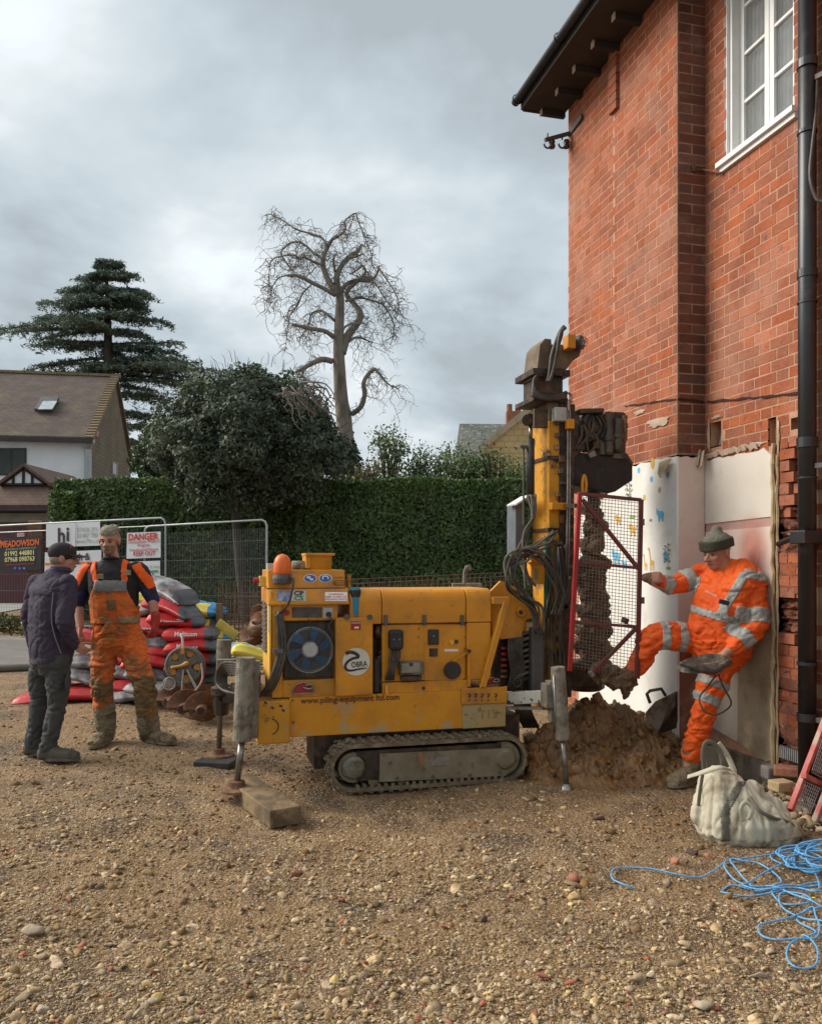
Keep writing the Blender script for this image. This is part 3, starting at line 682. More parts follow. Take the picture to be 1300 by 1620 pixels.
patchwork([(.40, .24), (vp0-.10, .17), (vp0-.03, .20), (vp0-.03, 1.15), (.43, 1.15)], fB, mat('stained_buff_plaster', (.44, .36, .25), (.36, .29, .19), 2.5, .85, 0, .12, 25, dirt=(.26, .19, .11), dscale=2.8, dth=(.52, .66), coords='World'), 'plaster', .014)
# sprayed orange-pink mark
def spray():
    m = mat('sprayed_mark', (.72, .30, .22), None, 4, .85, 0, 0)
    N = m.node_tree.nodes; L = m.node_tree.links; b = N['Principled BSDF']
    tc = N.new('ShaderNodeTexCoord'); mp = N.new('ShaderNodeMapping'); mp.inputs['Location'].default_value = (0, -.5, -.5); mp.inputs['Scale'].default_value = (0, 1, 1); L.new(tc.outputs['Generated'], mp.inputs[0])
    ln = N.new('ShaderNodeVectorMath'); ln.operation = 'LENGTH'; L.new(mp.outputs[0], ln.inputs[0])
    mr = N.new('ShaderNodeMapRange'); mr.interpolation_type = 'SMOOTHSTEP'; mr.inputs[1].default_value = .0; mr.inputs[2].default_value = .52; mr.inputs[3].default_value = .75; mr.inputs[4].default_value = 0.0; L.new(ln.outputs['Value'], mr.inputs[0])
    L.new(mr.outputs[0], b.inputs['Alpha']); return m
a = RU(1190, 870, UB-.02)
mb = MB(); q = [(UB-.0235, a[1]-.20+.4*i, a[2]-.30+.6*j) for i, j in ((1, 0), (0, 0), (0, 1), (1, 1))]; mb.add(q, [(0, 1, 2, 3)]); mb.build('spray_mark', spray(), house, fix=False)
# timber/plaster edge strip on the right of the patch and torn flaps
ply = mat('torn_plaster_edge', (.50, .38, .22), (.38, .28, .16), 12, .9, 0, .6, 40, coords='World')
mb = MB(); pts = [fB(vp0-.02+random.uniform(-.012, .012), .02, z) for z in np.linspace(.12, PZ-.02, 34)]; mb.tube(pts, [random.uniform(.010, .02) for _ in pts], 6)
pts = [fB(vp0+.015+random.uniform(-.006, .006), .014, z) for z in np.linspace(.10, PZ-.1, 30)]; mb.tube(pts, [random.uniform(.006, .011) for _ in pts], 5); mb.build('plaster_edge', ply, house)
mb = MB()
for s, z, r in ((.0, PZ-.01, 1), (.05, PZ-.02, .8)):
    c = Vector(fB(s, .04, z)); mb.add([c+Vector((0, .07, .04)), c+Vector((-.03, -.04, .05)), c+Vector((-.06, -.05, -.07)), c+Vector((-.03, .05, -.09))], [(0, 1, 2, 3)])
pts = torn(-.02, .62, PZ-.005, .012, 16)
for i in range(len(pts)-1):
    (s0, z0), (s1, z1) = pts[i], pts[i+1]; k = random.uniform(.01, .03)
    mb.add([fB(s0, .02, z0-k), fB(s1, .02, z1-k), fB(s1, .035, z1+.012), fB(s0, .035, z0+.012)], [(0, 1, 2, 3)])
o = mb.build('torn_paper', mat('torn_paper', (.62, .5, .38), (.5, .38, .28), 12, .9, 0, .3), house, fix=False); setmod(o, 'SOLIDIFY', thickness=.004)
c = Vector(fA(.10, .03, PZ-.10)); mb = MB(); mb.add([c+Vector((0, .09, .06)), c+Vector((-.01, -.08, .07)), c+Vector((-.07, -.03, -.07)), c+Vector((-.03, .06, -.03))], [(0, 1, 2, 3)]); o = mb.build('torn_paper', ply, house, fix=False); setmod(o, 'SOLIDIFY', thickness=.012)

# children's animal decals on the white paper (flat print)
def decal(shape, px, py, scale, m, name):
    """shape: list of polygons (x,z) in units; centre at pixel on face A"""
    c = RU(px, py, UA-.0175); mb = MB()
    for k, poly in enumerate(shape):
        vs = [(c[0]-.0008*k, c[1]-x*scale, c[2]+z*scale) for x, z in poly]; mb.add(vs, [list(range(len(vs)))])
    return mb.build(name, m, house, fix=False)
def oval(cx, cz, rx, rz, n=14, rot=0): return [(cx+rx*math.cos(2*math.pi*i/n)*math.cos(rot)-rz*math.sin(2*math.pi*i/n)*math.sin(rot), cz+rx*math.cos(2*math.pi*i/n)*math.sin(rot)+rz*math.sin(2*math.pi*i/n)*math.cos(rot)) for i in range(n)]
giraffe_s = [oval(0, 0, .5, .3), [(-.35, .0), (-.15, .1), (-.55, 1.6), (-.75, 1.55)], oval(-.75, 1.65, .28, .14), [(-.4, -.1), (-.28, -.1), (-.34, -1), (-.42, -1)], [(-.2, -.1), (-.1, -.1), (-.1, -1), (-.18, -1)], [(.2, -.1), (.3, -.1), (.3, -1), (.22, -1)], [(.36, 0), (.45, -.1), (.48, -.95), (.4, -.95)], [(-.7, 1.75), (-.66, 1.75), (-.66, 1.95), (-.7, 1.95)]]
eleph_s = [oval(0, 0, .8, .5), oval(-.75, .3, .38, .4), [(-1.1, .3), (-.95, .2), (-1.0, .95), (-1.15, .95)], [(-.6, -.2), (-.3, -.2), (-.3, -.95), (-.6, -.95)], [(.25, -.2), (.6, -.2), (.6, -.95), (.3, -.95)]]
lion_s = [oval(0, 0, .7, .4), oval(-.6, .35, .4, .4), [(-.5, -.2), (-.3, -.2), (-.3, -.8), (-.5, -.8)], [(.3, -.2), (.5, -.2), (.5, -.8), (.3, -.8)], [(.6, .1), (.7, .1), (.95, .6), (.85, .6)]]
plant_s = [[(-.03, -1), (.03, -1), (.03, 1.2), (-.03, 1.2)]]+[oval(random.choice((-1, 1))*random.uniform(.15, .5), random.uniform(-.7, 1.3), .16, .08, 8, random.uniform(-1, 1)) for _ in range(16)]
gold, sky_b, green_d, dgreen = mat('gold_print', (.70, .42, .08), (.62, .34, .06), 40, .8, 0, 0), mat('sky_blue_print', (.10, .42, .68), (.14, .45, .66), 40, .8, 0, 0), mat('leaf_green_print', (.30, .42, .16), None, 40, .8, 0, 0), mat('olive_grey_print', (.16, .2, .15), (.24, .26, .2), 40, .8, 0, 0)
decal(giraffe_s, 1031, 890, .065, gold, 'giraffe_print'); decal(giraffe_s, 1021, 893, .045, gold, 'giraffe_print'); decal(eleph_s, 1045, 814, .055, sky_b, 'elephant_print')
decal(plant_s, 1056, 880, .09, dgreen, 'plant_print'); decal([oval(0, 0, 1, .4)], 1057, 899, .035, green_d, 'grass_print'); decal([oval(0, 0, 1, 1.6)], 1052, 880, .028, sky_b, 'leaf_print')
decal([oval(0, 0, 1, 1.5)], 1032, 733, .03, gold, 'sun_print'); decal(lion_s, 978, 822, .06, gold, 'lion_print'); decal(lion_s, 1001, 838, .07, gold, 'lion_print')
decal(eleph_s, 975, 880, .07, sky_b, 'elephant_print'); decal(eleph_s, 988, 893, .045, sky_b, 'elephant_print'); decal(plant_s, 995, 778, .10, dgreen, 'plant_print'); decal([oval(0, 0, 1, .3)], 1000, 818, .05, green_d, 'grass_print')
decal([oval(0, 0, 1, .6)], 1029, 823, .02, dgreen, 'turtle_print')
for px, py, mm_ in ((1010, 744, sky_b), (1030, 758, sky_b), (1056, 751, sky_b), (1043, 775, mat('peach_print', (.6, .32, .16), None, 30, .8, 0, 0)), (1019, 787, mat('lemon_print', (.65, .52, .15), None, 30, .8, 0, 0))):
    decal([oval(0, 0, 1, 1.1)], px, py, .022, mm_, 'dot_print')

# --- window
win = MB(); z1w = 6.4
win.box(UB+.02, UB+.13, WV1-.028, WV1, WZ0, z1w); win.box(UB+.02, UB+.13, WV0, WV0+.028, WZ0, z1w)
wo = win.build('window', white_paint, house, bevel=.003)
def wpart(nm, a, m=white_paint, bv=.002): b = MB(); b.box(*a); o = b.build(nm, m, house, bevel=bv, parent=wo); return o
wpart('reveal', (UB-.004, UB+.02, WV1-.001, WV1+.03, WZ0, z1w)); wpart('reveal', (UB-.004, UB+.02, WV0-.03, WV0+.001, WZ0, z1w))
wpart('sill', (UB-.055, UB+.10, WV0-.05, WV1+.065, WZ0-.035, WZ0+.002)); wpart('drip_board', (UB-.03, UB+.02, WV0-.045, WV1+.05, WZ0-.07, WZ0-.036))
vm = (WV0+WV1)/2; U0, U1 = UB+.085, UB+.125
for a0, a1 in ((WV0+.028, vm-.003), (vm+.003, WV1-.028)):
    fr = MB(); fr.box(U0, U1, a0, a0+.045, WZ0+.002, z1w); fr.box(U0, U1, a1-.045, a1, WZ0+.002, z1w); fr.box(U0+.002, U1-.002, a0+.045, a1-.045, WZ0+.002, WZ0+.062); cs = fr.build('sash', white_paint, house, bevel=.003, parent=wo)
    z = WZ0+.40
    zs = [WZ0+.062]
    while z < z1w: wpart('glazing_bar', (U0+.004, U1-.006, a0+.045, a1-.045, z-.011, z+.011)); zs.append(z); z += .345
    glass = D.materials.get('window_glass') or mat('window_glass', (.30, .32, .32), None, 1.2, .04, 0, .02, 1.5, spec=1.0); glass.node_tree.nodes['Principled BSDF'].inputs['Alpha'].default_value = .35
    for i in range(len(zs)-1):
        wpart('pane', (U1-.018, U1-.014, a0+.045, a1-.045, zs[i]+.0111, zs[i+1]-.0111), glass, 0)
curt = MB()
for i in range(28):
    v = WV0+.03+i*.023; curt.cyl((UB+.15+.008*(i % 2), v, WZ0+.05), (UB+.15+.008*(i % 2), v, 6.2), .014, 6)
curt.build('net_curtain', mat('net_curtain', (.85, .86, .85), None, 6, .9, 0, 0), house, smooth=True, parent=wo)
# --- eaves: soffit, rafters, fascia, gutter
tim = mat('dark_brown_boards', (.045, .034, .028), (.032, .026, .022), 4, .85, 0, .3, 30); raf_m = mat('cream_rafter_ends', (.55, .48, .38), (.42, .36, .28), 8, .85, 0, .3, 40)
UG = 3.05; ZG = 5.93
roof = MB()
roof.add([(UG, 3.2, ZG+.03), (UG, VEND+.10, ZG+.03), (5.8, VEND+.10, ZG+1.9), (5.8, 3.2, ZG+1.9), (UG, 3.2, ZG+.11), (UG, VEND+.10, ZG+.11), (5.8, VEND+.10, ZG+1.98), (5.8, 3.2, ZG+1.98)], [(0, 1, 2, 3), (4, 5, 6, 7), (0, 1, 5, 4), (1, 2, 6, 5), (2, 3, 7, 6), (3, 0, 4, 7)])
ro = roof.build('roof', tim, house)
v = VEND+.06; sl = 1.87/(5.8-UG)
while v > 4.6:
    r = MB()
    b = r; P = [(UG+.05, ZG+.03+.05*sl-.02), (UA+.05, ZG+.03+(UA+.05-UG)*sl-.02), (UA+.05, ZG+.029+(UA+.05-UG)*sl), (UG+.05, ZG+.029+.05*sl)]
    r.prism(P, v-.026, v+.026); r.build('rafter', tim, house, parent=ro); b = MB(); b.box(UG+.17, UA, v-.024, v+.024, ZG-.065, ZG-.012); b.build('joist', tim, house, parent=ro); b = MB(); b.box(UG+.162, UG+.1695, v-.027, v+.027, ZG-.068, ZG-.0125); b.build('joist_end', raf_m, house, parent=ro); v -= .36  # rafters and joists coloured dark to paint deeper shading, ends cream
b = MB(); b.box(UG+.003, UA+.01, 3.2, VEND+.10, ZG-.010, ZG+.0); b.build('soffit', tim, house, parent=ro)
b = MB(); b.box(UG-.02, UG+.002, 3.2, VEND+.12, ZG-.012, ZG+.12); b.build('fascia', tim, house, parent=ro)
b = MB(); b.box(UG, UA, VEND+.101, VEND+.125, ZG-.02, ZG+.1); b.add([], []); b.build('bargeboard', tim, house, parent=ro)
b = MB()
for i in range(2):
    pr = [(.042*math.cos(t), .042*math.sin(t)) for t in np.linspace(math.pi, 2*math.pi, 9)]
    pr = pr+[(x*.88, z*.88) for x, z in pr[::-1]]
n = len(pr); vs = [(UG-.065+x, 3.2, ZG+.075+z) for x, z in pr]+[(UG-.065+x, VEND+.15, ZG+.075+z) for x, z in pr]
b.add(vs, [list(range(n)), list(range(2*n-1, n-1, -1))]+[(i, (i+1) % n, (i+1) % n+n, i+n) for i in range(n)]); gt = b.build('gutter', pipe_black, house, smooth=False)
for v in (VEND+.1, 6.5, 5.6, 4.7):
    b = MB(); b.torus((UG-.065, v, ZG+.075), (0, 1, 0), .047, .005, 14, 5, 0, 2*math.pi); b.build('gutter_clip', pipe_black, house, parent=gt)
# corbel at the top of the near pier
b = MB(); 
for i in range(9): b.box(UA-.006-.012*max(0, 3-i)*0-.03, UA+.0, VBRK-.11, VBRK+.02, 5.38+i*.075+.004, 5.38+(i+1)*.075-.004)
b.build('corbel', brick_m, house, kind='stuff')

# ---- downpipe (its own thing, fixed to the wall)
dp = Thing('downpipe', 'tall black plastic soil pipe running down the brick wall', 'pipe', R2W((UB-.085, 4.28, 0)), rot=True)
PU, PV = UB-.085, 4.28
MB().cyl((PU, PV, .08), (PU, PV, 6.3), .053, 24).build('pipe', pipe_black, dp, smooth=True)
for py, r, h in ((100, .060, .05), (208, .059, .02), (432, .059, .05), (478, .059, .012), (700, .062, .06), (756, .060, .012), (1135, .061, .05), (1050, .060, .02)):
    z = RU(1278, py, PU)[2]; MB().lathe([(.05, -h/2), (r, -h/2), (r, h/2), (.05, h/2)], (PU, PV, z), n=24).build('collar', pipe_black, dp, smooth=False)
z = RU(1278, 850, PU)[2]; b = MB(); b.cbox((PU, PV, z), (.15, .13, .08)); b.build('pipe_clamp', pipe_black, dp, bevel=.006)
b = MB(); p = [Vector((PU-.0, PV+.05, z)), Vector((PU+.02, PV+.14, z+.0)), Vector((PU+.03, PV+.24, z-.018)), Vector((PU+.04, PV+.31, z-.035))]; b.tube(curve_pts(p), .019, 10); b.build('waste_branch', pipe_black, dp, smooth=True)
for py in (128, 738, 1137): z = RU(1278, py, PU)[2]; b = MB(); b.bar((PU+.02, PV-.05, z), (PU+.06, PV-.16, z), .03, .03); b.build('wall_bracket', dgrey, dp)
# cable hanging by the window, right of the pipe
b = MB(); pts = [RU(1293, 120, UB-.06), RU(1290, 180, UB-.07), RU(1284, 235, UB-.12), RU(1281, 280, UB-.16), RU(1290, 312, UB-.14), RU(1300, 318, UB-.12), RU(1312, 316, UB-.1)]
tag(b.tube(curve_pts(pts), .010, 8).build('loose_cable', hose_m, None), 'black cable looping beside the downpipe near the window', 'cable').data.transform(ROT)
# overhead line bracket with insulators
br = Thing('insulator_bracket', 'old iron wire bracket with two dark insulators at the house corner', 'bracket', R2W((UA, VEND, 5.6)), rot=True)
p0 = R(903, 210, VEND-.05); p1 = R(862, 221, VEND-.05)
MB().bar(p0, p1, .035, .03).build('arm', dgrey, br)
for x in (866, 889):
    c = R(x, 222, VEND-.05); b = MB(); b.torus(c+Vector((0, 0, -.035)), (0, 1, 0), .036, .009, 16, 6, math.pi, 2*math.pi); b.build('hook', dgrey, br, smooth=True)
    b = MB(); b.lathe([(.012, -.06), (.03, -.055), (.034, -.03), (.02, -.02), (.032, -.005), (.026, .02), (.01, .03)], c+Vector((.045, 0, -.01)), n=14); b.build('insulator', mat('brown_ceramic', (.06, .035, .03), None, 9, .3, 0, 0), br, smooth=True)
    MB().cyl(c+Vector((0, 0, .01)), c+Vector((0, 0, .07)), .008, 8).build('bolt', dgrey, br)
MB().bar(R(900, 212, VEND-.02), RU(920, 183, UA-.01), .05, .02, up=(1, 0, 0)).build('wall_strap', dgrey, br)
b = MB(); b.tube([RU(1140, 273, UB-.03), R(1112, 268, VR-.02), R(1098, 268, VR-.004)], .008, 6); b.cbox(R(1096, 266, VR-.012), (.03, .03, .05)); tag(b.build('iron_hook', rusty, None), 'rusty iron hook fixed on the dark return beside the window sill', 'hook').data.transform(ROT)
# air brick
vent = Thing('air_vent', 'small slotted metal air vent low in the wall left of the pipe', 'vent', R2W(tuple(RU(1252, 1195, UB-.01))), rot=True)
c = RU(1251, 1194, UB-.014); b = MB(); b.cbox(c, (.012, .20, .085)); b.build('frame', dgrey, vent)
for i in range(11): MB().cbox((c[0]-.009, c[1]-.09+i*.018, c[2]), (.006, .006, .078)).build('slat', ltgrey, vent)
# hacked-off masonry strip between the patch and the pipe: rough relief
rub = mat('broken_masonry', (.24, .088, .05), (.14, .055, .034), 9, .95, 0, .9, 40, dirt=(.44, .30, .2), dscale=6, dth=(.56, .66), dirt2=(.06, .03, .02), d2scale=7, d2th=(.56, .68), coords='World')
ns_, nz_ = 26, 190; mb = MB(); vs = []
for j in range(nz_+1):
    for i in range(ns_+1):
        s = vp0-.005+.335*i/ns_; z = .16+2.12*j/nz_; n = mn.noise(Vector((s*2.2, z*3.1, 2.0))); k = min(1, max(0, (n+.05)*7)); q = Vector((s*9, z*14, 1))
        crs = abs((z/.075) % 1-.5)*2; dep = .004-k*(.055+.05*mn.noise(q)+.035*mn.noise(q*2.7))+(.014*k*(1 if crs < .8 else -1))
        vs.append(fB(s, dep+.004*mn.noise(q*3), z+.012*k*mn.noise(q*2)))
mb.add(vs, [(j*(ns_+1)+i, j*(ns_+1)+i+1, (j+1)*(ns_+1)+i+1, (j+1)*(ns_+1)+i) for j in range(nz_) for i in range(ns_)])
mb.build('broken_masonry', rub, house, fix=False)

# ============================================================ LEAVES
def leaf_mesh(P, size, Nrm=None, jitter=.8, asp=.5):
    """one folded leaf (two triangles) per point"""
    n = len(P); d = rng.normal(0, 1, (n, 3)); 
    if Nrm is not None: d = Nrm+d*jitter
    d /= np.linalg.norm(d, axis=1)[:, None]; a = rng.normal(0, 1, (n, 3)); a -= (a*d).sum(1)[:, None]*d; a /= np.linalg.norm(a, axis=1)[:, None]; b = np.cross(d, a)
    s = (size*rng.uniform(.6, 1.3, n))[:, None]
    v = np.stack([P-a*s*.5, P+b*s*asp*.5+d*s*.08, P+a*s*.5, P-b*s*asp*.5+d*s*.08], 1)
    f = (np.arange(n)*4)[:, None]+np.array([[0, 1, 2, 3]]); return v.reshape(-1, 3), f
def foliage_mat(name, c, c2, rnd=.5, rough=.55): return mat(name, c, c2, .9, rough, 0, 0, 50, rnd=rnd, coords='World', spec=.35, transl=.18)
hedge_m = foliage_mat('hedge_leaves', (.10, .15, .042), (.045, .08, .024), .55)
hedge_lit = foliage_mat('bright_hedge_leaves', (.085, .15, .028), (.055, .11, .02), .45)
holly_m = foliage_mat('dark_glossy_leaves', (.11, .14, .085), (.06, .082, .048), .6, .6)
cedar_m = foliage_mat('cedar_needles', (.16, .21, .155), (.10, .145, .105), .5, .7)
shrub_m = foliage_mat('light_shrub_leaves', (.17, .22, .075), (.10, .15, .05), .5)
dark_core = mat('painted_shade_core', (.012, .018, .009), (.02, .022, .012), 5, .95, 0, 0)  # filler colour painting the shade seen between the leaves
bark = mat('grey_bark', (.22, .195, .165), (.15, .125, .10), 3, .9, 0, .8, 20, dirt=(.10, .075, .055), dscale=3, dth=(.54, .66), stretch=(1, 1, .3), coords='World')
bark_dk = mat('dark_bark', (.07, .055, .045), (.045, .035, .03), 4, .9, 0, .6, 20, coords='World')
def hedge(name, label, x0, x1, y0, y1, ztop, n, m, zb=.2, size=.075, bump=.12, lit_top=True, group='clipped hedges behind the fence'):
    t = Thing(name, label, 'hedge', ((x0+x1)/2, (y0+y1)/2, zb), group=group)
    mb = MB(); mb.box(x0+.15, x1-.15, y0+.25, y1-.15, 0, ztop-.2); mb.build('dark_inner_core', dark_core, t)  # solid dark box whose colour stands in for shade behind the leaves
    def surf(k, face):
        a = rng.uniform(0, 1, k); b = rng.uniform(0, 1, k)
        if face == 'f': x = x0+(x1-x0)*a; z = zb+(ztop-zb)*b; y = np.full(k, y0); nn = np.tile([0, -1, .3], (k, 1))
        elif face == 't': x = x0+(x1-x0)*a; y = y0+(y1-y0)*b; z = np.full(k, ztop); nn = np.tile([0, -.2, 1.], (k, 1))
        else: xx = x0 if face == 'l' else x1; x = np.full(k, xx); y = y0+(y1-y0)*a; z = zb+(ztop-zb)*b; nn = np.tile([-1. if face == 'l' else 1., 0, .3], (k, 1))
        P = np.stack([x, y, z], 1); off = np.array([mn.noise(Vector((p[0]*1.1, p[1]*1.1, p[2]*1.4)))*bump+mn.noise(Vector((p[0]*4, p[1]*4, p[2]*4)))*bump*.5 for p in P])
        ax = {'f': (1, -1), 't': (2, 1), 'l': (0, -1), 'r': (0, 1)}[face]
        P[:, ax[0]] += ax[1]*off-ax[1]*rng.exponential(.07, k); 
        if face == 'f': P[:, 2] += (P[:, 2] > ztop-.25)*off*.5
        return P, nn
    A = [surf(int(n*.72), 'f'), surf(int(n*.16), 't'), surf(int(n*.06), 'l'), surf(int(n*.06), 'r')]
    P = np.concatenate([a[0] for a in A]); Nn = np.concatenate([a[1] for a in A]); v, f = leaf_mesh(P, size, Nn, .55, .62)
    me = np_mesh('foliage', v, f); mm_ = m if isinstance(m, (list, tuple)) else [m]
    o = link('foliage', me, mm_, t.o, pre=t.pre)
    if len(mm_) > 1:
        zq = P[:, 2]; pr = np.clip((zq-(ztop-.45))/.5, .03, .85)  # leaves near the top get the brighter colour, painting the top as lit
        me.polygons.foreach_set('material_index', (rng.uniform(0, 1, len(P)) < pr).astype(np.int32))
    return t
hY = 16.9
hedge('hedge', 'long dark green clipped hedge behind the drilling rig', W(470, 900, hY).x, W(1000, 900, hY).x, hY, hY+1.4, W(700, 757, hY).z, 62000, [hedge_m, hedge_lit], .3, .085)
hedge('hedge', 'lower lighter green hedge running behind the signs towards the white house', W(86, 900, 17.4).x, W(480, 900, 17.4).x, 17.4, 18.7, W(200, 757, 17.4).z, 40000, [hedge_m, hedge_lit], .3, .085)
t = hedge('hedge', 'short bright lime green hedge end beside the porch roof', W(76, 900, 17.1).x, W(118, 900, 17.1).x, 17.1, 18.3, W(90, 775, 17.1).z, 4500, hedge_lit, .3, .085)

# ---- round glossy tree
def crown_cloud(c, rad, n, dents=.22, shell=.45, seed=0, low=-1.0):
    P = []; c = np.array(c)
    d = rng.normal(0, 1, (n, 3)); d /= np.linalg.norm(d, axis=1)[:, None]; d = d[d[:, 2] > low]
    r = 1-shell*rng.beta(1.1, 3.2, len(d))
    w = np.array([1+dents*mn.noise(Vector((q[0]*2+seed, q[1]*2, q[2]*2)))+dents*.6*mn.noise(Vector((q[0]*5+seed, q[1]*5, q[2]*5))) for q in d])
    return c+d*(r*w)[:, None]*np.array(rad), d
TY = 15.7
rt = Thing('evergreen_tree', 'broad dome shaped dark glossy evergreen tree behind the mesh fence', 'tree', (W(372, 900, TY).x, TY, gz(TY)))
cc = W(392, 688, TY); rr = 150/F*TY
P1, N1 = crown_cloud((cc.x, TY+.2, cc.z-.12), (rr*.93, rr*.9, rr*.76), 52000, .34, .5, 1)
P2, N2 = crown_cloud((W(285, 700, TY).x, TY+.3, W(0, 705, TY).z), (.62, .8, .6), 7000, .45, .7, 2)
P3, N3 = crown_cloud((W(480, 700, TY).x, TY+.2, W(0, 700, TY).z), (.62, .8, .7), 7000, .45, .7, 3)
P = np.concatenate([P1, P2, P3]); Nn = np.concatenate([N1, N2, N3]); 
keep = ~((P[:, 2] < W(0, 770, TY).z) & (rng.uniform(0, 1, len(P)) < .75)); P, Nn = P[keep], Nn[keep]
v, f = leaf_mesh(P, .095, Nn+np.array([0, 0, .4]), .8, .5); link('crown', np_mesh('crown', v, f), holly_m, rt.o, pre=rt.pre)
b = MB(); b.ell((cc.x, TY+.25, cc.z-.1), (rr*.55, rr*.5, rr*.42)); b.build('dark_inner_core', dark_core, rt)  # solid dark core, painting the shade inside the crown
def px_tube(mb, pts, Y, n=8, sub=4):
    P = [W(p[0], p[1], Y+(p[3] if len(p) > 3 else 0)) for p in pts]; r = [p[2]/F*Y for p in pts]
    A, B = spline(P, r, sub); mb.tube(A, B, n); return A, B
b = MB(); px_tube(b, [(389, 985, 8), (380, 900, 8), (374, 830, 7), (371, 775, 8), (366, 750, 6), (352, 738, 4), (335, 728, 3), (330, 715, 2)], TY); px_tube(b, [(371, 770, 6), (380, 745, 5), (385, 700, 4)], TY); px_tube(b, [(366, 755, 5), (360, 720, 3), (345, 690, 2)], TY)
b.build('trunk', bark_dk, rt, smooth=True)
# bare grey twigs caught in the top of the dome
b = MB()
for k in range(26):
    x, y = random.uniform(440, 500), random.uniform(600, 640); pts = [(x, y, 1.4, -1.9)]
    for j in range(5): x += random.uniform(-4, 14); y += random.uniform(-4, 16); pts.append((x, y, 1.3-.2*j, -2.0+.02*j))
    px_tube(b, pts, TY, 4, 2)
b.build('bare_twigs', bark, rt, kind='stuff')
# thin shoots sticking out of the dome outline
b = MB()
for k in range(60):
    a = random.uniform(.1, math.pi-.1); e0 = Vector((cc.x+math.cos(a)*rr*.98, TY+random.uniform(-.5, .6), cc.z-.12+math.sin(a)*rr*.78)); d = Vector((math.cos(a)*.6+random.uniform(-.3, .3), 0, math.sin(a)*.7+.3)).normalized()
    b.tube([e0, e0+d*.18+Vector((0, 0, .02)), e0+d*random.uniform(.2, .32)+Vector((random.uniform(-.05, .05), 0, -.02))], [.006, .004, .002], 4)
b.build('shoots', bark_dk, rt, kind='stuff')
# second green tree between dome and cedar
st = Thing('green_tree', 'mid green bushy tree between the cedar and the dark dome tree', 'tree', (W(270, 800, 19).x, 19.5, .3))
P, Nn = crown_cloud((W(268, 720, 19).x, 19.5, W(0, 722, 19).z), (1.0, 1.0, .95), 14000, .3, .6, 5); v, f = leaf_mesh(P, .1, Nn, .8, .5); link('crown', np_mesh('crown', v, f), foliage_mat('mid_green_leaves', (.05, .085, .025), (.035, .06, .02)), st.o, pre=st.pre)
MB().cyl((W(270, 800, 19).x, 19.5, .3), (W(270, 800, 19).x, 19.5, 3.6), .09, 8).build('trunk', bark_dk, st)
# ---- loose light shrubs above the hedge
def loose_shrub(px, ptop, w, label, n, Y=19.0, m=shrub_m, lean=0, pb=775):
    t = Thing('garden_shrub', label, 'shrub', (W(px, 900, Y).x, Y, .3), group='leafy shrubs rising above the hedge'); b = MB(); P = []
    for k in range(n):
        x0 = px+random.uniform(-w, w)*.4; x1 = px+lean+random.uniform(-w, w); top = ptop+abs(x1-px-lean)/w*32+random.uniform(0, 22)
        pts = [W(x0, 830, Y+random.uniform(-.3, .3)), W((x0+x1)/2+random.uniform(-6, 6), (pb+top)/2+20, Y+random.uniform(-.4, .4)), W(x1, top, Y+random.uniform(-.5, .5))]
        A = curve_pts(pts, 6); b.tube(A, [.022-.0013*i for i in range(len(A))], 4)
        for i, p in enumerate(A):
            if i < 4: continue
            for _ in range(13):
                P.append(p+Vector((random.gauss(0, .13), random.gauss(0, .13), random.gauss(0, .12))))
    b.build('stems', bark_dk, t, kind='stuff'); v, f = leaf_mesh(np.array([tuple(p) for p in P]), .085, None, .8, .5); link('foliage', np_mesh('foliage', v, f), m, t.o, pre=t.pre)
loose_shrub(612, 668, 32, 'tall spindly light green shrub nearest the dead tree', 15, pb=740)
loose_shrub(668, 705, 38, 'light green shrub second from the dead tree', 22)
loose_shrub(722, 700, 36, 'light green shrub below the distant grey roof', 26)
loose_shrub(770, 704, 40, 'dense green shrub in front of the yellow stone gable', 20, m=foliage_mat('olive_shrub_leaves', (.09, .13, .045), (.06, .095, .03)))
loose_shrub(818, 715, 22, 'small shrub closest to the drilling mast', 14)
loose_shrub(585, 725, 26, 'yellowing shrub at the foot of the dead tree', 16, m=foliage_mat('yellowing_leaves', (.16, .13, .05), (.09, .10, .03)))

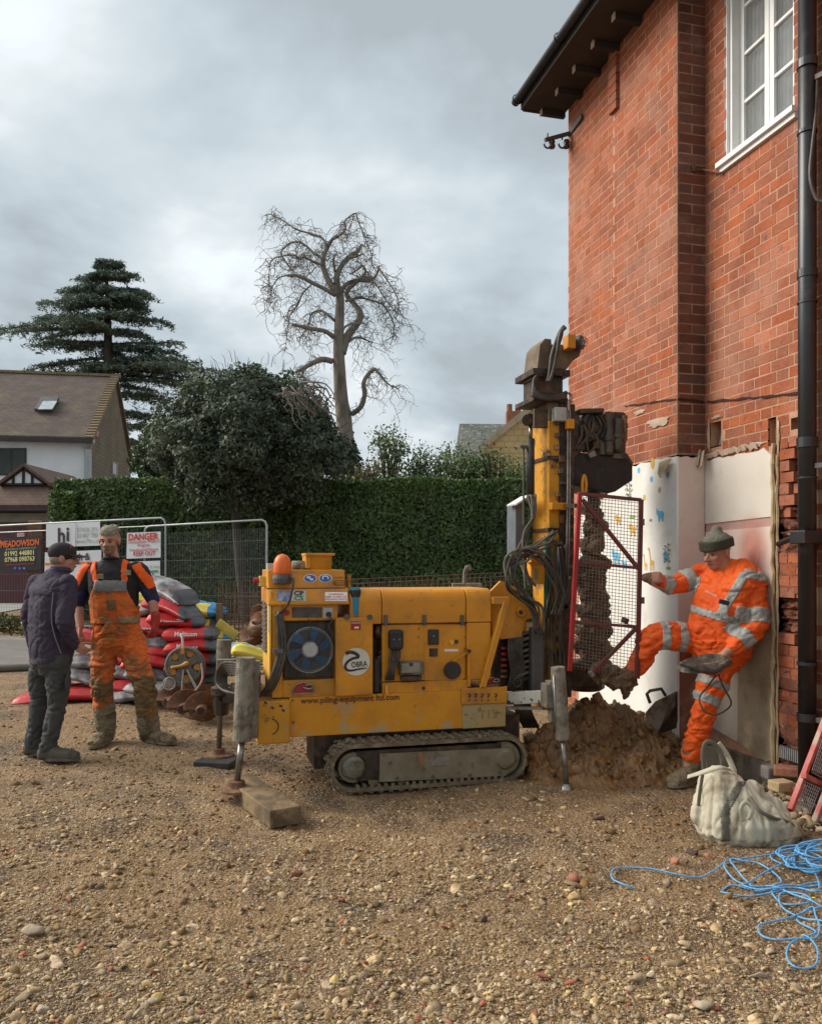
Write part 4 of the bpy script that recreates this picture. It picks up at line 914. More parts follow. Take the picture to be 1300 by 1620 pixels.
# ---- cedar
CY = 45.0
ct = Thing('cedar_tree', 'huge dark cedar with flat layered branches behind the white house', 'tree', (W(172, 800, CY).x, CY, .3))
b = MB(); px_tube(b, [(172, 900, 12), (172, 760, 10), (171, 560, 7), (170, 480, 4), (168, 420, 1.5)], CY); 
prof = [(420, 14, 18), (436, 48, 44), (458, 66, 64), (478, 100, 66), (500, 90, 84), (522, 158, 80), (548, 120, 110), (572, 182, 160), (590, 190, 185), (606, 130, 165), (626, 80, 100), (650, 60, 90), (675, 50, 100), (700, 40, 60), (720, 20, 45)]
P = []; tufts = []
for py, lw, rw in prof:
    for k in range(9 if py < 610 else 6):
        a = random.uniform(0, 2*math.pi) if k > 3 else (0.0 if k % 2 else math.pi)+random.uniform(-.25, .25); ln = (rw if math.cos(a) > 0 else lw)
        ln = ln*(abs(math.cos(a))*.5+.5)*random.uniform(.55, 1.12)/F*CY
        z0 = W(0, py+random.uniform(-5, 5), CY).z; x0 = W(171, 0, CY).x; dr = random.uniform(.02, .10)*ln
        A = []
        for i in range(9):
            s = i/8; A.append(Vector((x0+math.cos(a)*ln*s, CY+math.sin(a)*ln*s*.8, z0+ln*.06*s-dr*s*s*2.2+random.uniform(-.06, .06))))
        b.tube(A, [.08*(1-.85*i/8)+.015 for i in range(9)], 4)
        for i in range(1, 9):
            wd = (.85*(1-abs(i-5)/8)*min(1, ln/2.2)+.15)
            for side in (-1, 1):
                dv = Vector((-math.sin(a)*side+math.cos(a)*.7, math.cos(a)*side*.9+math.sin(a)*.7, 0)).normalized()
                L_ = wd*random.uniform(.7, 1.25); m_ = max(3, int(L_*8))
                for q in range(m_):
                    s = (q+.5)/m_; c = A[i]+dv*L_*s+Vector((0, 0, -.34*L_*s*s+random.uniform(-.05, .06)))
                    for _ in range(6): tufts.append((c.x+random.gauss(0, .11), c.y+random.gauss(0, .11), c.z+random.gauss(0, .045)))
for _ in range(5):  # hanging sprays on the right lower side
    x = random.uniform(205, 275); y0 = random.uniform(615, 640)
    for q in range(22): tufts.append(tuple(W(x+random.gauss(0, 2), y0+q*1.6, CY-1)))
b.build('trunk', bark_dk, ct, smooth=True)
tufts = np.array(tufts); Nn = np.tile([0, 0, 1.], (len(tufts), 1)); v, f = leaf_mesh(tufts, .31, Nn, .6, .22)
link('crown', np_mesh('crown', v, f), cedar_m, ct.o, pre=ct.pre)

# ---- dead tree with contorted hanging twigs
DY = 24.0
dt = Thing('dead_tree', 'bare grey dead tree with contorted drooping branches against the sky', 'tree', (W(548, 900, DY).x, DY, .3))
b = MB(); k_ = 280/1031
def Z(x, y): return (400+x*k_, 320+y*k_)
def limb_px(pts, zoff=0):
    out_ = []
    for i, p in enumerate(pts):
        x, y = Z(p[0], p[1]); out_.append((x, y, p[2]*k_, zoff*i/len(pts)))
    return px_tube(b, out_, DY, 8, 5)
limbs = []
limb_px([(548, 1800, 52), (545, 1500, 46), (530, 1260, 46), (515, 1150, 40), (505, 1000, 36), (500, 850, 32), (503, 700, 28), (508, 560, 24), (500, 520, 22)])
for pts, zo in (([(508, 540, 24), (460, 490, 20), (420, 410, 16), (408, 330, 14), (440, 250, 12), (465, 210, 9)], .2), ([(465, 210, 9), (520, 180, 7), (540, 140, 6), (535, 110, 5), (570, 75, 4), (600, 62, 4)], -.2),
    ([(500, 520, 20), (487, 440, 18), (515, 370, 16), (560, 320, 15), (610, 285, 12), (635, 240, 5)], .6), ([(560, 320, 10), (600, 315, 8), (640, 300, 4)], -.4),
    ([(520, 880, 24), (550, 780, 24), (610, 700, 22), (625, 650, 20), (590, 590, 16), (545, 540, 14), (570, 490, 14), (640, 440, 14), (700, 445, 8), (735, 385, 6)], 1.0),
    ([(480, 540, 14), (420, 505, 12), (340, 465, 12), (270, 430, 11), (200, 425, 8)], -1.0), ([(408, 330, 8), (350, 290, 7), (300, 245, 6), (250, 230, 5), (200, 250, 5), (165, 300, 5), (230, 400, 5)], 1.2), ([(405, 365, 8), (350, 345, 7), (300, 320, 6), (270, 330, 5), (230, 305, 4), (130, 320, 4)], -.8),
    ([(430, 250, 8), (400, 205, 7), (330, 180, 6), (250, 155, 5), (200, 120, 4), (130, 80, 3), (90, 65, 2)], .9), ([(470, 785, 14), (420, 750, 13), (340, 735, 12), (225, 710, 9)], -.8), ([(478, 690, 9), (430, 650, 8), (390, 630, 6), (340, 650, 5), (325, 710, 4), (275, 790, 3)], .6),
    ([(460, 925, 18), (400, 915, 17), (330, 945, 14), (245, 992, 6)], -.9), ([(330, 945, 9), (290, 990, 6), (300, 1040, 3)], .3), ([(575, 1235, 16), (630, 1190, 15), (650, 1120, 14), (645, 1050, 13), (680, 990, 12), (712, 970, 11)], -.6), ([(712, 970, 9), (745, 1010, 7), (780, 1050, 5), (820, 1080, 3)], -.6),
    ([(515, 520, 14), (540, 480, 12), (600, 455, 12), (680, 460, 9)], .5), ([(640, 440, 9), (655, 400, 7), (640, 370, 6), (610, 390, 5), (570, 415, 5)], -.3), ([(540, 575, 8), (620, 555, 8), (670, 565, 6), (720, 580, 5), (765, 605, 5), (815, 690, 4), (820, 760, 3), (800, 830, 2)], .9),
    ([(500, 760, 8), (560, 710, 6), (635, 705, 4)], -.6), ([(560, 810, 8), (610, 785, 6), (690, 815, 4)], .7), ([(735, 385, 5), (780, 450, 4), (830, 530, 3), (850, 600, 2.5), (830, 680, 2)], .4), ([(690, 450, 5), (740, 510, 4), (790, 590, 3), (845, 650, 2)], -.7), ([(600, 62, 4), (625, 140, 3.5), (660, 220, 3), (690, 310, 2.5), (690, 350, 2)], .2), ([(590, 62, 3), (570, 130, 3), (545, 210, 2)], -.4),
    ([(480, 400, 6), (470, 330, 5), (490, 290, 4)], .5), ([(200, 425, 5), (150, 440, 4), (110, 500, 3), (100, 580, 2)], .5), ([(130, 320, 4), (100, 360, 3), (95, 460, 3), (110, 560, 2), (80, 640, 1.6)], -.5), ([(340, 480, 5), (290, 530, 5), (260, 600, 4), (215, 660, 3), (200, 760, 2), (190, 850, 1.5)], .8)):
    limbs.append(limb_px(pts, zo))
b.build('trunk', bark, dt, smooth=True)
b = MB(); sc_ = DY/F
for A, B in limbs:
    n_ = len(A)
    for i in range(2, n_):
        thin = B[i][0]/sc_
        for _ in range(3 if thin < 2.2 else 2):
            if random.random() < .56: continue
            p = A[i].copy(); pts = [p.copy()]; ph = random.uniform(0, 6.28); out_x = 1 if p.x > W(548, 0, DY).x else -1
            d = Vector((out_x*random.uniform(-.2, .9), random.uniform(-.7, .7), random.uniform(-.2, .8))).normalized(); ln = random.randint(4, 14)
            for q in range(ln):
                d = (d*.75+Vector((random.gauss(0, .62), random.gauss(0, .5), random.gauss(-.26, .45)))).normalized(); p = p+d*.12*random.uniform(.6, 1.2); pts.append(p.copy())
                if random.random() < .42:
                    e1 = p+Vector((random.uniform(-.22, .22), random.uniform(-.15, .15), random.uniform(-.22, .12))); b.tube([p, (p+e1)/2+Vector((.02, 0, .02)), e1+Vector((random.uniform(-.05, .05), 0, -.05))], [.006, .005, .003], 3, cap=False)
            b.tube(pts, [.011-.007*q/ln for q in range(len(pts))], 3, cap=False)
b.build('twigs', mat('pale_grey_twigs', (.20, .18, .155), (.14, .12, .10), 3, .9, 0, 0), dt, kind='stuff', fix=False)
# ivy round the lower trunk
P, Nn = crown_cloud((W(549, 735, DY).x, DY, W(0, 745, DY).z), (.42, .42, 1.1), 3500, .3, .5, 8); v, f = leaf_mesh(P, .12, Nn, .8, .6); link('ivy', np_mesh('ivy', v, f), holly_m, dt.o, pre=dt.pre)

# ============================================================ FAR HOUSES
roof_m = mat('brown_clay_tiles', (.135, .098, .080), (.095, .07, .06), 2.5, .9, 0, .3, 30, dirt=(.16, .13, .08), dscale=1.1, dth=(.52, .7), coords='World')
def add_rows(m, pitch, ax='Z', amt=.5):
    N = m.node_tree.nodes; L = m.node_tree.links; b_ = N['Principled BSDF']; w = N.new('ShaderNodeTexBrick'); w.inputs['Scale'].default_value = 1; w.inputs['Brick Width'].default_value = pitch*1.5; w.inputs['Row Height'].default_value = pitch; w.inputs['Mortar Size'].default_value = pitch*.09; w.inputs['Bias'].default_value = 0
    w.inputs['Color1'].default_value = (1, 1, 1, 1); w.inputs['Color2'].default_value = (.72, .72, .72, 1); w.inputs['Mortar'].default_value = (.45, .45, .45, 1)
    tc = N.new('ShaderNodeUVMap'); L.new(tc.outputs[0], w.inputs['Vector']); old = b_.inputs['Base Color'].links[0].from_socket
    mx = N.new('ShaderNodeMixRGB'); mx.blend_type = 'MULTIPLY'; mx.inputs[0].default_value = amt; L.new(old, mx.inputs[1]); L.new(w.outputs[0], mx.inputs[2]); L.new(mx.outputs[0], b_.inputs['Base Color'])
    bp = N.new('ShaderNodeBump'); bp.inputs['Strength'].default_value = .6; bp.inputs['Distance'].default_value = .05; L.new(w.outputs['Fac'], bp.inputs['Height']); bp.invert = True; L.new(bp.outputs[0], b_.inputs['Normal']); return m
add_rows(roof_m, .17)
def uv_faces(o):
    """metre-scaled UVs on every face: horizontal direction and slope direction"""
    me = o.data; uv = me.uv_layers.new(name='UVMap')
    for p in me.polygons:
        n = p.normal; h = Vector((-n.y, n.x, 0)); h = h.normalized() if h.length > .05 else Vector((1, 0, 0)); s = n.cross(h)
        for li in p.loop_indices: c = me.vertices[me.loops[li].vertex_index].co; uv.data[li].uv = (c.dot(h), -c.dot(s) if s.z < 0 else c.dot(s))
    return o
far_stone = add_rows(mat('brown_stone_gable', (.20, .165, .115), (.15, .12, .085), 1.6, .95, 0, .3, 20, coords='World'), .16, amt=.6)
render_w = mat('white_render', (.70, .72, .74), (.64, .66, .68), 1.5, .9, 0, .1, 20, coords='World')
hx, hy = .985, .172     # ridge direction
fr_ = Vector((W(145, 0, 29).x, 29, 0)); bk = Vector((W(207, 0, 37).x, 37, 0)); ap = Vector((W(182, 0, 33).x, 33, W(0, 600, 33).z))
lf = Vector((-.985, -.172, 0)); LN = 11
h1 = Thing('white_house', 'white rendered house with brown tiled roof and rooflight at the left edge', 'house', (fr_.x, fr_.y, 0))
ze = W(0, 700, 29).z; zb_ = W(0, 745, 37).z
b = MB(); b.add([fr_, bk, (bk.x, bk.y, zb_), (ap.x, ap.y, ap.z-.1), (fr_.x, fr_.y, ze+.05)], [(0, 1, 2, 3, 4)]); uv_faces(b.build('gable_wall', far_stone, h1, fix=False))
b = MB(); b.add([fr_, (fr_.x, fr_.y, ze), Vector((fr_.x, fr_.y, ze))+lf*LN, fr_+lf*LN], [(0, 1, 2, 3)]); b.build('front_wall', render_w, h1, fix=False)
ov = (fr_-bk).normalized()*.35; e0 = Vector((fr_.x, fr_.y, ze))+ov-lf*.12; slope_d = (ap-Vector((fr_.x, fr_.y, ze+.2)))
a1_ = ap-lf*.12; b0 = Vector((bk.x, bk.y, zb_))-ov-lf*.12
b = MB(); T_ = Vector((0, 0, .14)); q = [e0, a1_, a1_+lf*(LN+.3), e0+lf*(LN+.3)]; b.add(q+[p+T_ for p in q], [(0, 1, 2, 3), (4, 5, 6, 7), (0, 1, 5, 4), (3, 0, 4, 7), (1, 2, 6, 5), (2, 3, 7, 6)])
q = [b0, a1_, a1_+lf*(LN+.3), b0+lf*(LN+.3)]; b.add(q+[p+T_ for p in q], [(0, 1, 2, 3), (4, 5, 6, 7), (0, 1, 5, 4), (3, 0, 4, 7)])
rf = uv_faces(b.build('roof', roof_m, h1))
vd = mat('lichen_verge_tiles', (.22, .16, .09), (.17, .13, .08), 3, .9, 0, .3, 20)
tl = []
for i in range(26):
    s = i/25; p = e0.lerp(a1_, s)+T_; b = MB(); b.cbox(p+Vector((-.1, 0, .03)), (.30, .26, .06), Matrix.Rotation(.35, 4, 'X')); o = b.build('verge_tile', vd, h1, parent=rf)
for i in range(30):
    p = a1_+lf*(.4*i+.1)+T_; b = MB(); b.cbox(p, (.38, .26, .10), Matrix.Rotation(.17, 4, 'Z')); b.build('ridge_tile', vd, h1, parent=rf)
b = MB(); b.bar(e0+Vector((0, -.06, .0)), e0+lf*LN+Vector((0, -.06, .0)), .12, .16, up=(0, 0, 1)); b.build('gutter', mat('dark_brown_gutter', (.05, .038, .035), None, 5, .6, 0, 0), h1)
b = MB(); p = Vector(W(137, 700, 28.8)); b.cyl((p.x, 28.85, ze-.1), (p.x, 28.85, 0.2), .09, 10); b.lathe([(.1, 0), (.26, .22), (.26, .34)], (p.x, 28.85, ze-.25), n=12); b.build('downpipe', galv, h1)
def facepoly(pxs, Pn, nrm, th, name, m, T, parent=None):
    """polygon picked on the plane through Pn with normal nrm, thickened outwards"""
    vs = []
    for px, py in pxs:
        d = Vector(((px-650)/F, 1, (H0-py)/F)); o_ = Vector((0, 0, CH)); t_ = (Vector(Pn)-o_).dot(nrm)/d.dot(nrm); vs.append(o_+d*t_)
    n = len(vs); nn = Vector(nrm).normalized()*th; b_ = MB(); b_.add([p for p in vs]+[p+nn for p in vs], [list(range(n)), list(range(2*n-1, n-1, -1))]+[(i, (i+1) % n, (i+1) % n+n, i+n) for i in range(n)])
    return b_.build(name, m, T, parent=parent)
nf = Vector((.172, -.985, 0)); w_ = facepoly([(-12, 709), (42, 709), (42, 752), (-12, 752)], (fr_.x, fr_.y, 0), nf, .05, 'window', mat('dark_window_frame', (.03, .028, .026), None, 5, .5, 0, 0), h1)
dkgl = mat('dark_reflecting_glass', (.02, .028, .026), (.05, .06, .05), .8, .25, 0, 0, spec=.3)
for x0, x1 in ((-10, 17), (20, 39)): facepoly([(x0, 712), (x1, 712), (x1, 750), (x0, 750)], fr_+nf*.055, nf, .01, 'pane', dkgl, h1, parent=w_)
rn = slope_d.cross(lf).normalized(); rn = rn if rn.y < 0 else -rn
pp = e0+T_
sk = facepoly([(66, 632), (94, 632), (84, 651), (55, 651)], pp+rn*.02, rn, .12, 'rooflight', mat('rooflight_frame', (.12, .12, .125), None, 5, .5, .3, 0), h1)
facepoly([(68.5, 634.5), (90.5, 634.5), (82.5, 647.5), (60, 647.5)], pp+rn*.142, rn, .01, 'pane', mat('painted_sky_glass', (.45, .5, .53), None, 5, .12, 0, 0, spec=1), h1, parent=sk)  # pale blue base colour paints the sky's reflection on the pane
gnn = (bk-fr_).cross(Vector((0, 0, 1))).normalized(); gnn = gnn if gnn.x > 0 else -gnn
gw = facepoly([(176, 729), (185, 732), (185, 753), (176, 751)], fr_, gnn, .04, 'window', mat('gable_window_frame', (.2, .17, .13), None, 5, .6, 0, 0), h1)
facepoly([(178, 732), (183.5, 734), (183.5, 751), (178, 749)], fr_+gnn*.042, gnn, .01, 'pane', dkgl, h1, parent=gw)
facepoly([(148, 680), (156, 682), (154, 692), (149, 688)], fr_, gnn, .03, 'alarm_box', red_m, h1)
# porch / garage in front of the white house
PY = 24.0
pg = Thing('garage_porch', 'low tiled garage with small half timbered gable before the white house', 'garage', (W(50, 0, PY).x, PY, 0))
nfp = Vector((0, -1, 0))
facepoly([(-30, 803), (76, 803), (84, 980), (-30, 980)], (0, PY, 0), nfp, .1, 'wall', mat('brown_brick_garage', (.13, .06, .045), (.10, .05, .04), 3, .9, 0, .2), pg)
facepoly([(-30, 812), (78, 812), (78, 826), (-30, 826)], (0, PY-.12, 0), nfp, .04, 'fascia', mat('taupe_fascia', (.20, .17, .13), None, 4, .7, 0, 0), pg)
facepoly([(-30, 802), (84, 802), (84, 808), (-30, 808)], (0, PY-.45, 0), nfp, .08, 'gutter', mat('maroon_brown_gutter', (.06, .035, .035), None, 4, .6, 0, 0), pg)
facepoly([(-30, 838), (62, 838), (62, 960), (-30, 960)], (0, PY-.101, 0), nfp, .04, 'garage_door', mat('maroon_door', (.10, .03, .035), (.085, .025, .03), 3, .6, 0, 0), pg)
rslope = Vector((0, -.62, .78)).normalized()
pr = facepoly([(-40, 765), (72, 765), (92, 803), (-40, 803)], (0, PY-.5, W(0, 803, PY-.5).z), rslope, .1, 'roof', add_rows(mat('red_brown_porch_tiles', (.15, .092, .072), (.11, .07, .055), 2.5, .9, 0, .2, 20, coords='World'), .16, amt=.6), pg); uv_faces(pr)
gp = facepoly([(5, 765), (37, 742), (70, 765)], (0, PY+.2, 0), nfp, .05, 'gable', render_w, pg)
for x0, y0, x1, y1 in ((21, 753, 21, 765), (37, 742, 37, 765), (51, 752, 51, 765), (3, 766, 72, 766), (3, 766, 37, 741), (72, 766, 37, 741)):
    b = MB(); b.bar(W(x0, y0, PY+.12), W(x1, y1, PY+.12), .06, .06, up=(0, 1, 0)); b.build('timber', D.materials.get('black_brown_timber') or mat('black_brown_timber', (.035, .025, .022), None, 5, .8, 0, 0), pg, parent=gp)
for s_ in ((-4, 768, 37, 738), (78, 768, 37, 738)):
    b = MB(); p, q = W(s_[0], s_[1], PY), W(s_[2], s_[3], PY); b.add([p, q, q+Vector((0, 3.6, .0)), p+Vector((0, 3.6, 0)), p+Vector((0, 0, .1)), q+Vector((0, 0, .1)), q+Vector((0, 3.6, .1)), p+Vector((0, 3.6, .1))], [(0, 1, 2, 3), (4, 5, 6, 7), (0, 1, 5, 4), (1, 2, 6, 5), (2, 3, 7, 6), (3, 0, 4, 7)]); uv_faces(b.build('gable_roof', D.materials['red_brown_porch_tiles'], pg))
bpier = Thing('brick_gate_pier', 'narrow brown brick pier standing behind the black sign', 'pier', (W(62, 900, 16.8).x, 16.8, .3)); b = MB(); x_ = W(60, 0, 16.8).x
pier_m = mat('brown_pier_brick', (.22, .11, .06), (.16, .085, .05), 9, .9, 0, .3, 30)
for k in range(28): b = MB(); b.cbox((x_+(.012 if k % 2 else 0), 16.8, .30+k*.075), (.30, .3, .066)); b.build('brick', pier_m, bpier)
b = MB(); b.cbox((x_, 16.8, .28+14*.075), (.27, .27, 28*.075)); b.build('mortar', mortar_m, bpier)

# stone house at the right
RY = 30.0
h2 = Thing('stone_house', 'distant yellow stone gable with grey slate roof behind the shrubs', 'house', (W(790, 900, RY).x, RY, 0))
ystone = add_rows(mat('yellow_stone_wall', (.58, .43, .22), (.46, .32, .15), 1.1, .95, 0, .2, 10, coords='World'), .22, amt=.45)
uv_faces(facepoly([(762, 707), (846, 640), (905, 690), (905, 900), (762, 900)], (0, RY, 0), nfp, .2, 'gable_wall', ystone, h2))
slate = add_rows(mat('grey_mossy_slates', (.13, .135, .125), (.09, .10, .085), 1.4, .9, 0, .2, 20, dirt=(.24, .26, .2), dscale=5, dth=(.52, .62), coords='World'), .2, amt=.5)
b = MB(); p0, p1 = W(762, 710, RY-.25), W(846, 640, RY-.25); q0, q1 = W(720, 735, RY+3), W(800, 640, RY+6)
r1 = W(727, 670, RY+4); r2 = W(806, 671, RY+4); r3 = W(745, 735, RY); r4 = W(718, 735, RY+1)
b.add([r1, r2, W(800, 735, RY+.3), r4, r1+Vector((0, .3, 0)), r2+Vector((0, .3, 0)), W(800, 735, RY+.6), r4+Vector((0, .3, 0))], [(0, 1, 2, 3), (4, 5, 6, 7), (0, 3, 7, 4), (0, 1, 5, 4)]); uv_faces(b.build('roof', slate, h2))
b = MB(); b.bar(W(757, 712, RY-.3), W(848, 638, RY-.3), .22, .12, up=(0, 1, 0)); b.build('verge', mat('pale_verge', (.42, .34, .22), None, 3, .9, 0, 0), h2)
ch = MB(); c = W(813, 662, RY+2); ch.cbox(c+Vector((0, 0, -.1)), (.62, .5, .7)); co = ch.build('chimney', mat('red_chimney', (.30, .13, .08), None, 5, .9, 0, .2), h2)
for dx in (-.18, .15): MB().cyl(c+Vector((dx, 0, .25)), c+Vector((dx, 0, .55)), .11, 10).build('chimney_pot', D.materials['red_chimney'], h2, parent=co)
# ============================================================ DRILLING RIG
rigb = R(620, 1250, 5.6); rigb.z = 0
rig = Thing('piling_rig', 'yellow tracked mini piling rig with upright drilling mast and fan at the rear', 'drilling rig', R2W(rigb), rot=True)
QX = 480
def Q(px, py, v): return R(px if px else QX, py, v)
def disc(mb, px, py, v, r, th, n=24): c = Q(px, py, v); mb.cyl((c[0], v, c[2]), (c[0], v-th, c[2]), r, n); return c
def plate(name, pts, v, th, m, parent=None, bevel=0, smooth=False):
    """plate whose front (camera side) lies at v-th, outline given at v"""
    b = MB(); b.prism([(R(x, y, v-th)[0], R(x, y, v-th)[2]) for x, y in pts], v-th, v); return b.build(name, m, rig, bevel=bevel, parent=parent, smooth=smooth)
# ---- tracks
def track(vc, w, near):
    r = .155; cl = Q(560, 1215, 5.26); cr = Q(800, 1200, 5.26); ul, ur = cl[0], cr[0]; zc = r+.012
    tr = MB()
    def loop(rad, n=14):
        pts = [(ul+rad*math.cos(t), zc+rad*math.sin(t)) for t in np.linspace(math.pi/2, 3*math.pi/2, n)]+[(ur+rad*math.cos(t), zc+rad*math.sin(t)) for t in np.linspace(-math.pi/2, math.pi/2, n)]; return pts
    A, B = loop(r), loop(r-.024); n = len(A); vs = []
    for v_, lp in ((vc-w/2, A), (vc-w/2, B), (vc+w/2, A), (vc+w/2, B)): vs += [(p[0], v_, p[1]) for p in lp]
    fs = []
    for i in range(n):
        j = (i+1) % n; fs += [(i, j, j+n, i+n), (2*n+i, 3*n+i, 3*n+j, 2*n+j), (i, i+2*n, j+2*n, j), (n+i, n+j, 3*n+j, 3*n+i)]
    tr.add(vs, fs); band = tr.build('rubber_track', track_m, rig)
    # grouser links, one object each
    L1 = ur-ul; per = 2*L1+2*math.pi*r; nl = 46; lm = None
    for k in range(nl):
        s = per*k/nl
        if s < L1: c = (ul+s, zc+r); a = 0
        elif s < L1+math.pi*r: t = math.pi/2-(s-L1)/r; c = (ur+r*math.cos(t), zc+r*math.sin(t)); a = t-math.pi/2
        elif s < 2*L1+math.pi*r: c = (ur-(s-L1-math.pi*r), zc-r); a = math.pi
        else: t = -math.pi/2-(s-2*L1-math.pi*r)/r; c = (ul+r*math.cos(t), zc+r*math.sin(t)); a = t-math.pi/2
        if lm is None:
            b = MB(); b.add([(-.020, -w/2+.004, -.006), (.020, -w/2+.004, -.006), (.020, w/2-.004, -.006), (-.020, w/2-.004, -.006), (-.011, -w/2+.002, .012), (.011, -w/2+.010, .014), (.012, w/2-.01, .012), (-.011, w/2-.002, .014)], [(3, 2, 1, 0), (4, 5, 6, 7), (0, 1, 5, 4), (1, 2, 6, 5), (2, 3, 7, 6), (3, 0, 4, 7)]); lm = b.mesh('track_link'); lm.materials.append(track_m)
        o = D.objects.new('track_link', lm); COL.objects.link(o); o.parent = band
        o.matrix_local = rig.pre @ Matrix.Translation((c[0], vc, c[1])) @ Matrix.Rotation(-a, 4, 'Y')
    vf = vc-w/2-.004 if near else vc-w/2+.02
    # inner drive teeth shown along the lower run
    b = MB()
    for k in range(22): u = ul+(ur-ul)*(k+.5)/22; b.box(u-.011, u+.011, vc-w/2+.004, vc+w/2-.01, zc-r+.022, zc-r+.044)
    b.build('drive_teeth', track_m, rig, parent=band)
    b = MB(); b.box(ul+.02, ur-.02, vc-w/2+.03, vc+w/2-.03, zc-.09, zc+.105); b.build('track_frame', oily, rig)
    for u, rr_ in ((ul, .10), (ur, .115)):
        b = MB(); b.cyl((u, vc-w/2+.03, zc), (u, vc+w/2-.03, zc), rr_, 20); wh = b.build('track_wheel', plate_m, rig, bevel=.005)
        b = MB(); b.lathe([(.0, -.045), (.055, -.045), (.075, -.02), (.078, .0)], (u, vc-w/2+.03, zc), (0, 1, 0), 20); b.build('hub', grey_mud if u == ul else plate_m, rig, parent=wh, smooth=False)
    for k in range(5):
        u = ul+(ur-ul)*(k+.7)/5.4; b = MB(); b.cyl((u, vc-w/2+.03, zc-.095), (u, vc+w/2-.03, zc-.095), .035, 12); b.build('track_roller', track_m, rig)
    return ul, ur, zc
vt = 5.26
ul, ur, zc = track(vt+.10, .20, True); track(6.02, .20, False)
o = plate('side_plate', [(601, 1193), (809, 1184), (811, 1217), (800, 1228), (600, 1238)], vt+.03, .02, plate_m, bevel=.003)
plate('data_plate', [(680, 1198), (711, 1197), (711, 1211), (680, 1212)], vt+.009, .004, grey_mud, parent=o)
for x, y in ((628, 1231), (685, 1229), (743, 1226), (617, 1207), (790, 1222)): b = MB(); disc(b, x, y, vt+.01, .010, .010, 8); b.build('bolt', dgrey, rig, parent=o)
# dead leaf caught on the plate
b = MB(); c = Q(665, 1200, vt-.004); b.add([c+Vector((-.02, -.01, .05)), c+Vector((.012, -.02, .03)), c+Vector((.006, -.012, -.05)), c+Vector((-.018, -.016, -.012))], [(0, 1, 2, 3)]); tag(b.build('dead_leaf', mat('brown_leaf', (.28, .12, .06), None, 9, .8, 0, 0), None), 'curled brown dead leaf stuck on the track side plate', 'leaf').data.transform(ROT)
# mud clods on the track top: lumps
P = []; S = []
for _ in range(90): P.append(tuple(R2W((random.uniform(ul-.05, ur+.02), vt+random.uniform(.0, .2), zc+.155+.008)))); S.append(random.uniform(.006, .018))
for _ in range(40): t = random.uniform(1.6, 3.6); P.append(tuple(R2W((ul+.165*math.cos(t), vt+random.uniform(-.0, .2), zc+.165*math.sin(t))))); S.append(random.uniform(.008, .022))
vv, ff = stones(np.array(P), np.array(S), 1, .18, (.4, .8)); o = link('caked_mud', np_mesh('caked_mud', vv, ff), plate_m, kind='stuff'); o.data.transform(rig.inv); o.parent = rig.o
# ---- undercarriage
b = MB(); b.box(Q(500, 0, 5.4)[0], Q(830, 0, 5.4)[0], 5.50, 5.90, .12, .42); b.build('undercarriage', oily, rig)
# ---- chassis beam
VB = 5.42
zb0 = Q(630, 1158, VB)[2]; zt0 = Q(630, 1097, VB)[2]
def upx(px, v=VB): return Q(px, 1100, v)[0]
b = MB(); b.box(upx(457), upx(800), VB, 6.06, zb0, zt0); beam = b.build('chassis_beam', yellow_beam, rig, bevel=.006)
b = MB(); b.box(upx(729), upx(801), VB-.014, VB, Q(765, 1113, VB)[2], zt0+.018); cpnl = b.build('control_plate', yellow, rig, bevel=.004)
b = MB(); b.torus(((upx(801)), VB-.006, (Q(765, 1113, VB)[2]+zt0+.018)/2), (0, 1, 0), .055, .006, 16, 6, -math.pi/2, math.pi/2, up=(0, 0, 1)); b.build('guard_loop', yellow, rig)
plate('worn_panel', [(731, 1116), (800, 1113.5), (799, 1149), (732, 1153)], VB, .004, mat('bare_faded_beam_paint', (.34, .26, .14), (.45, .27, .06), 5, .8, 0, .2, 60, dirt=(.18, .13, .07), dscale=14, dth=(.54, .62)))
# end bumper box
b = MB(); b.box(Q(407, 1100, 5.36)[0], Q(459, 1100, 5.36)[0], 5.36, 6.1, Q(0, 1175, 5.36)[2], Q(0, 1107, 5.36)[2]); bump_ = b.build('rear_bumper', yellow_worn, rig, bevel=.012)
for x, y in ((463, 1108), (464, 1143)): b = MB(); disc(b, x, y, VB, .008, .006, 8); b.build('bolt', rusty, rig)
b = MB(); b.torus(Q(428, 1150, 5.356), (0, 1, 0), .05, .003, 14, 4, .2, 2.9, up=(1, 0, 0)); b.build('scratch_mark', ink, rig, parent=bump_)
for x, y in ((420, 1112), (431, 1120), (444, 1117), (448, 1124)): b = MB(); b.cbox(Q(x, y, 5.357), (.02, .002, .012), Matrix.Rotation(random.random(), 4, 'Y')); b.build('paint_chip', ink, rig, parent=bump_)
# lettering on the beam
def rtext(s, size, px, py, v, m, parent=None, align='CENTER', bold=0.0, xs=1.0, name='lettering', tilt=0): return text(s, size, R(px, py, v), rig, m, name, parent=parent, align=align, bold=bold, xs=xs, ux=(1, 0, tilt), uy=(-tilt, 0, 1))
rtext('www.piling-equipment ltd.com', .055, 476, 1109.5, VB-.002, ink_worn, beam, 'LEFT', .0012, .98)
rtext('T15', .085, 772, 1131, VB-.006, mat('faded_grey_number', (.20, .17, .12), (.34, .2, .05), 30, .9, 0, 0), beam, 'CENTER', .001, 1.0)
for i, px in enumerate((742, 752, 762, 772, 784)):
    b = MB(); c = Q(px, 1100, VB-.016); b.torus(c, (0, 1, 0), .010, .003, 12, 4, .4, 5.4); b.cbox(c+Vector((0, 0, -.035)), (.012, .002, .008)); b.cbox(c+Vector((.004, 0, -.005)), (.006, .002, .03), Matrix.Rotation(.4, 4, 'Y')); b.build('control_symbol', ink, rig, parent=cpnl)
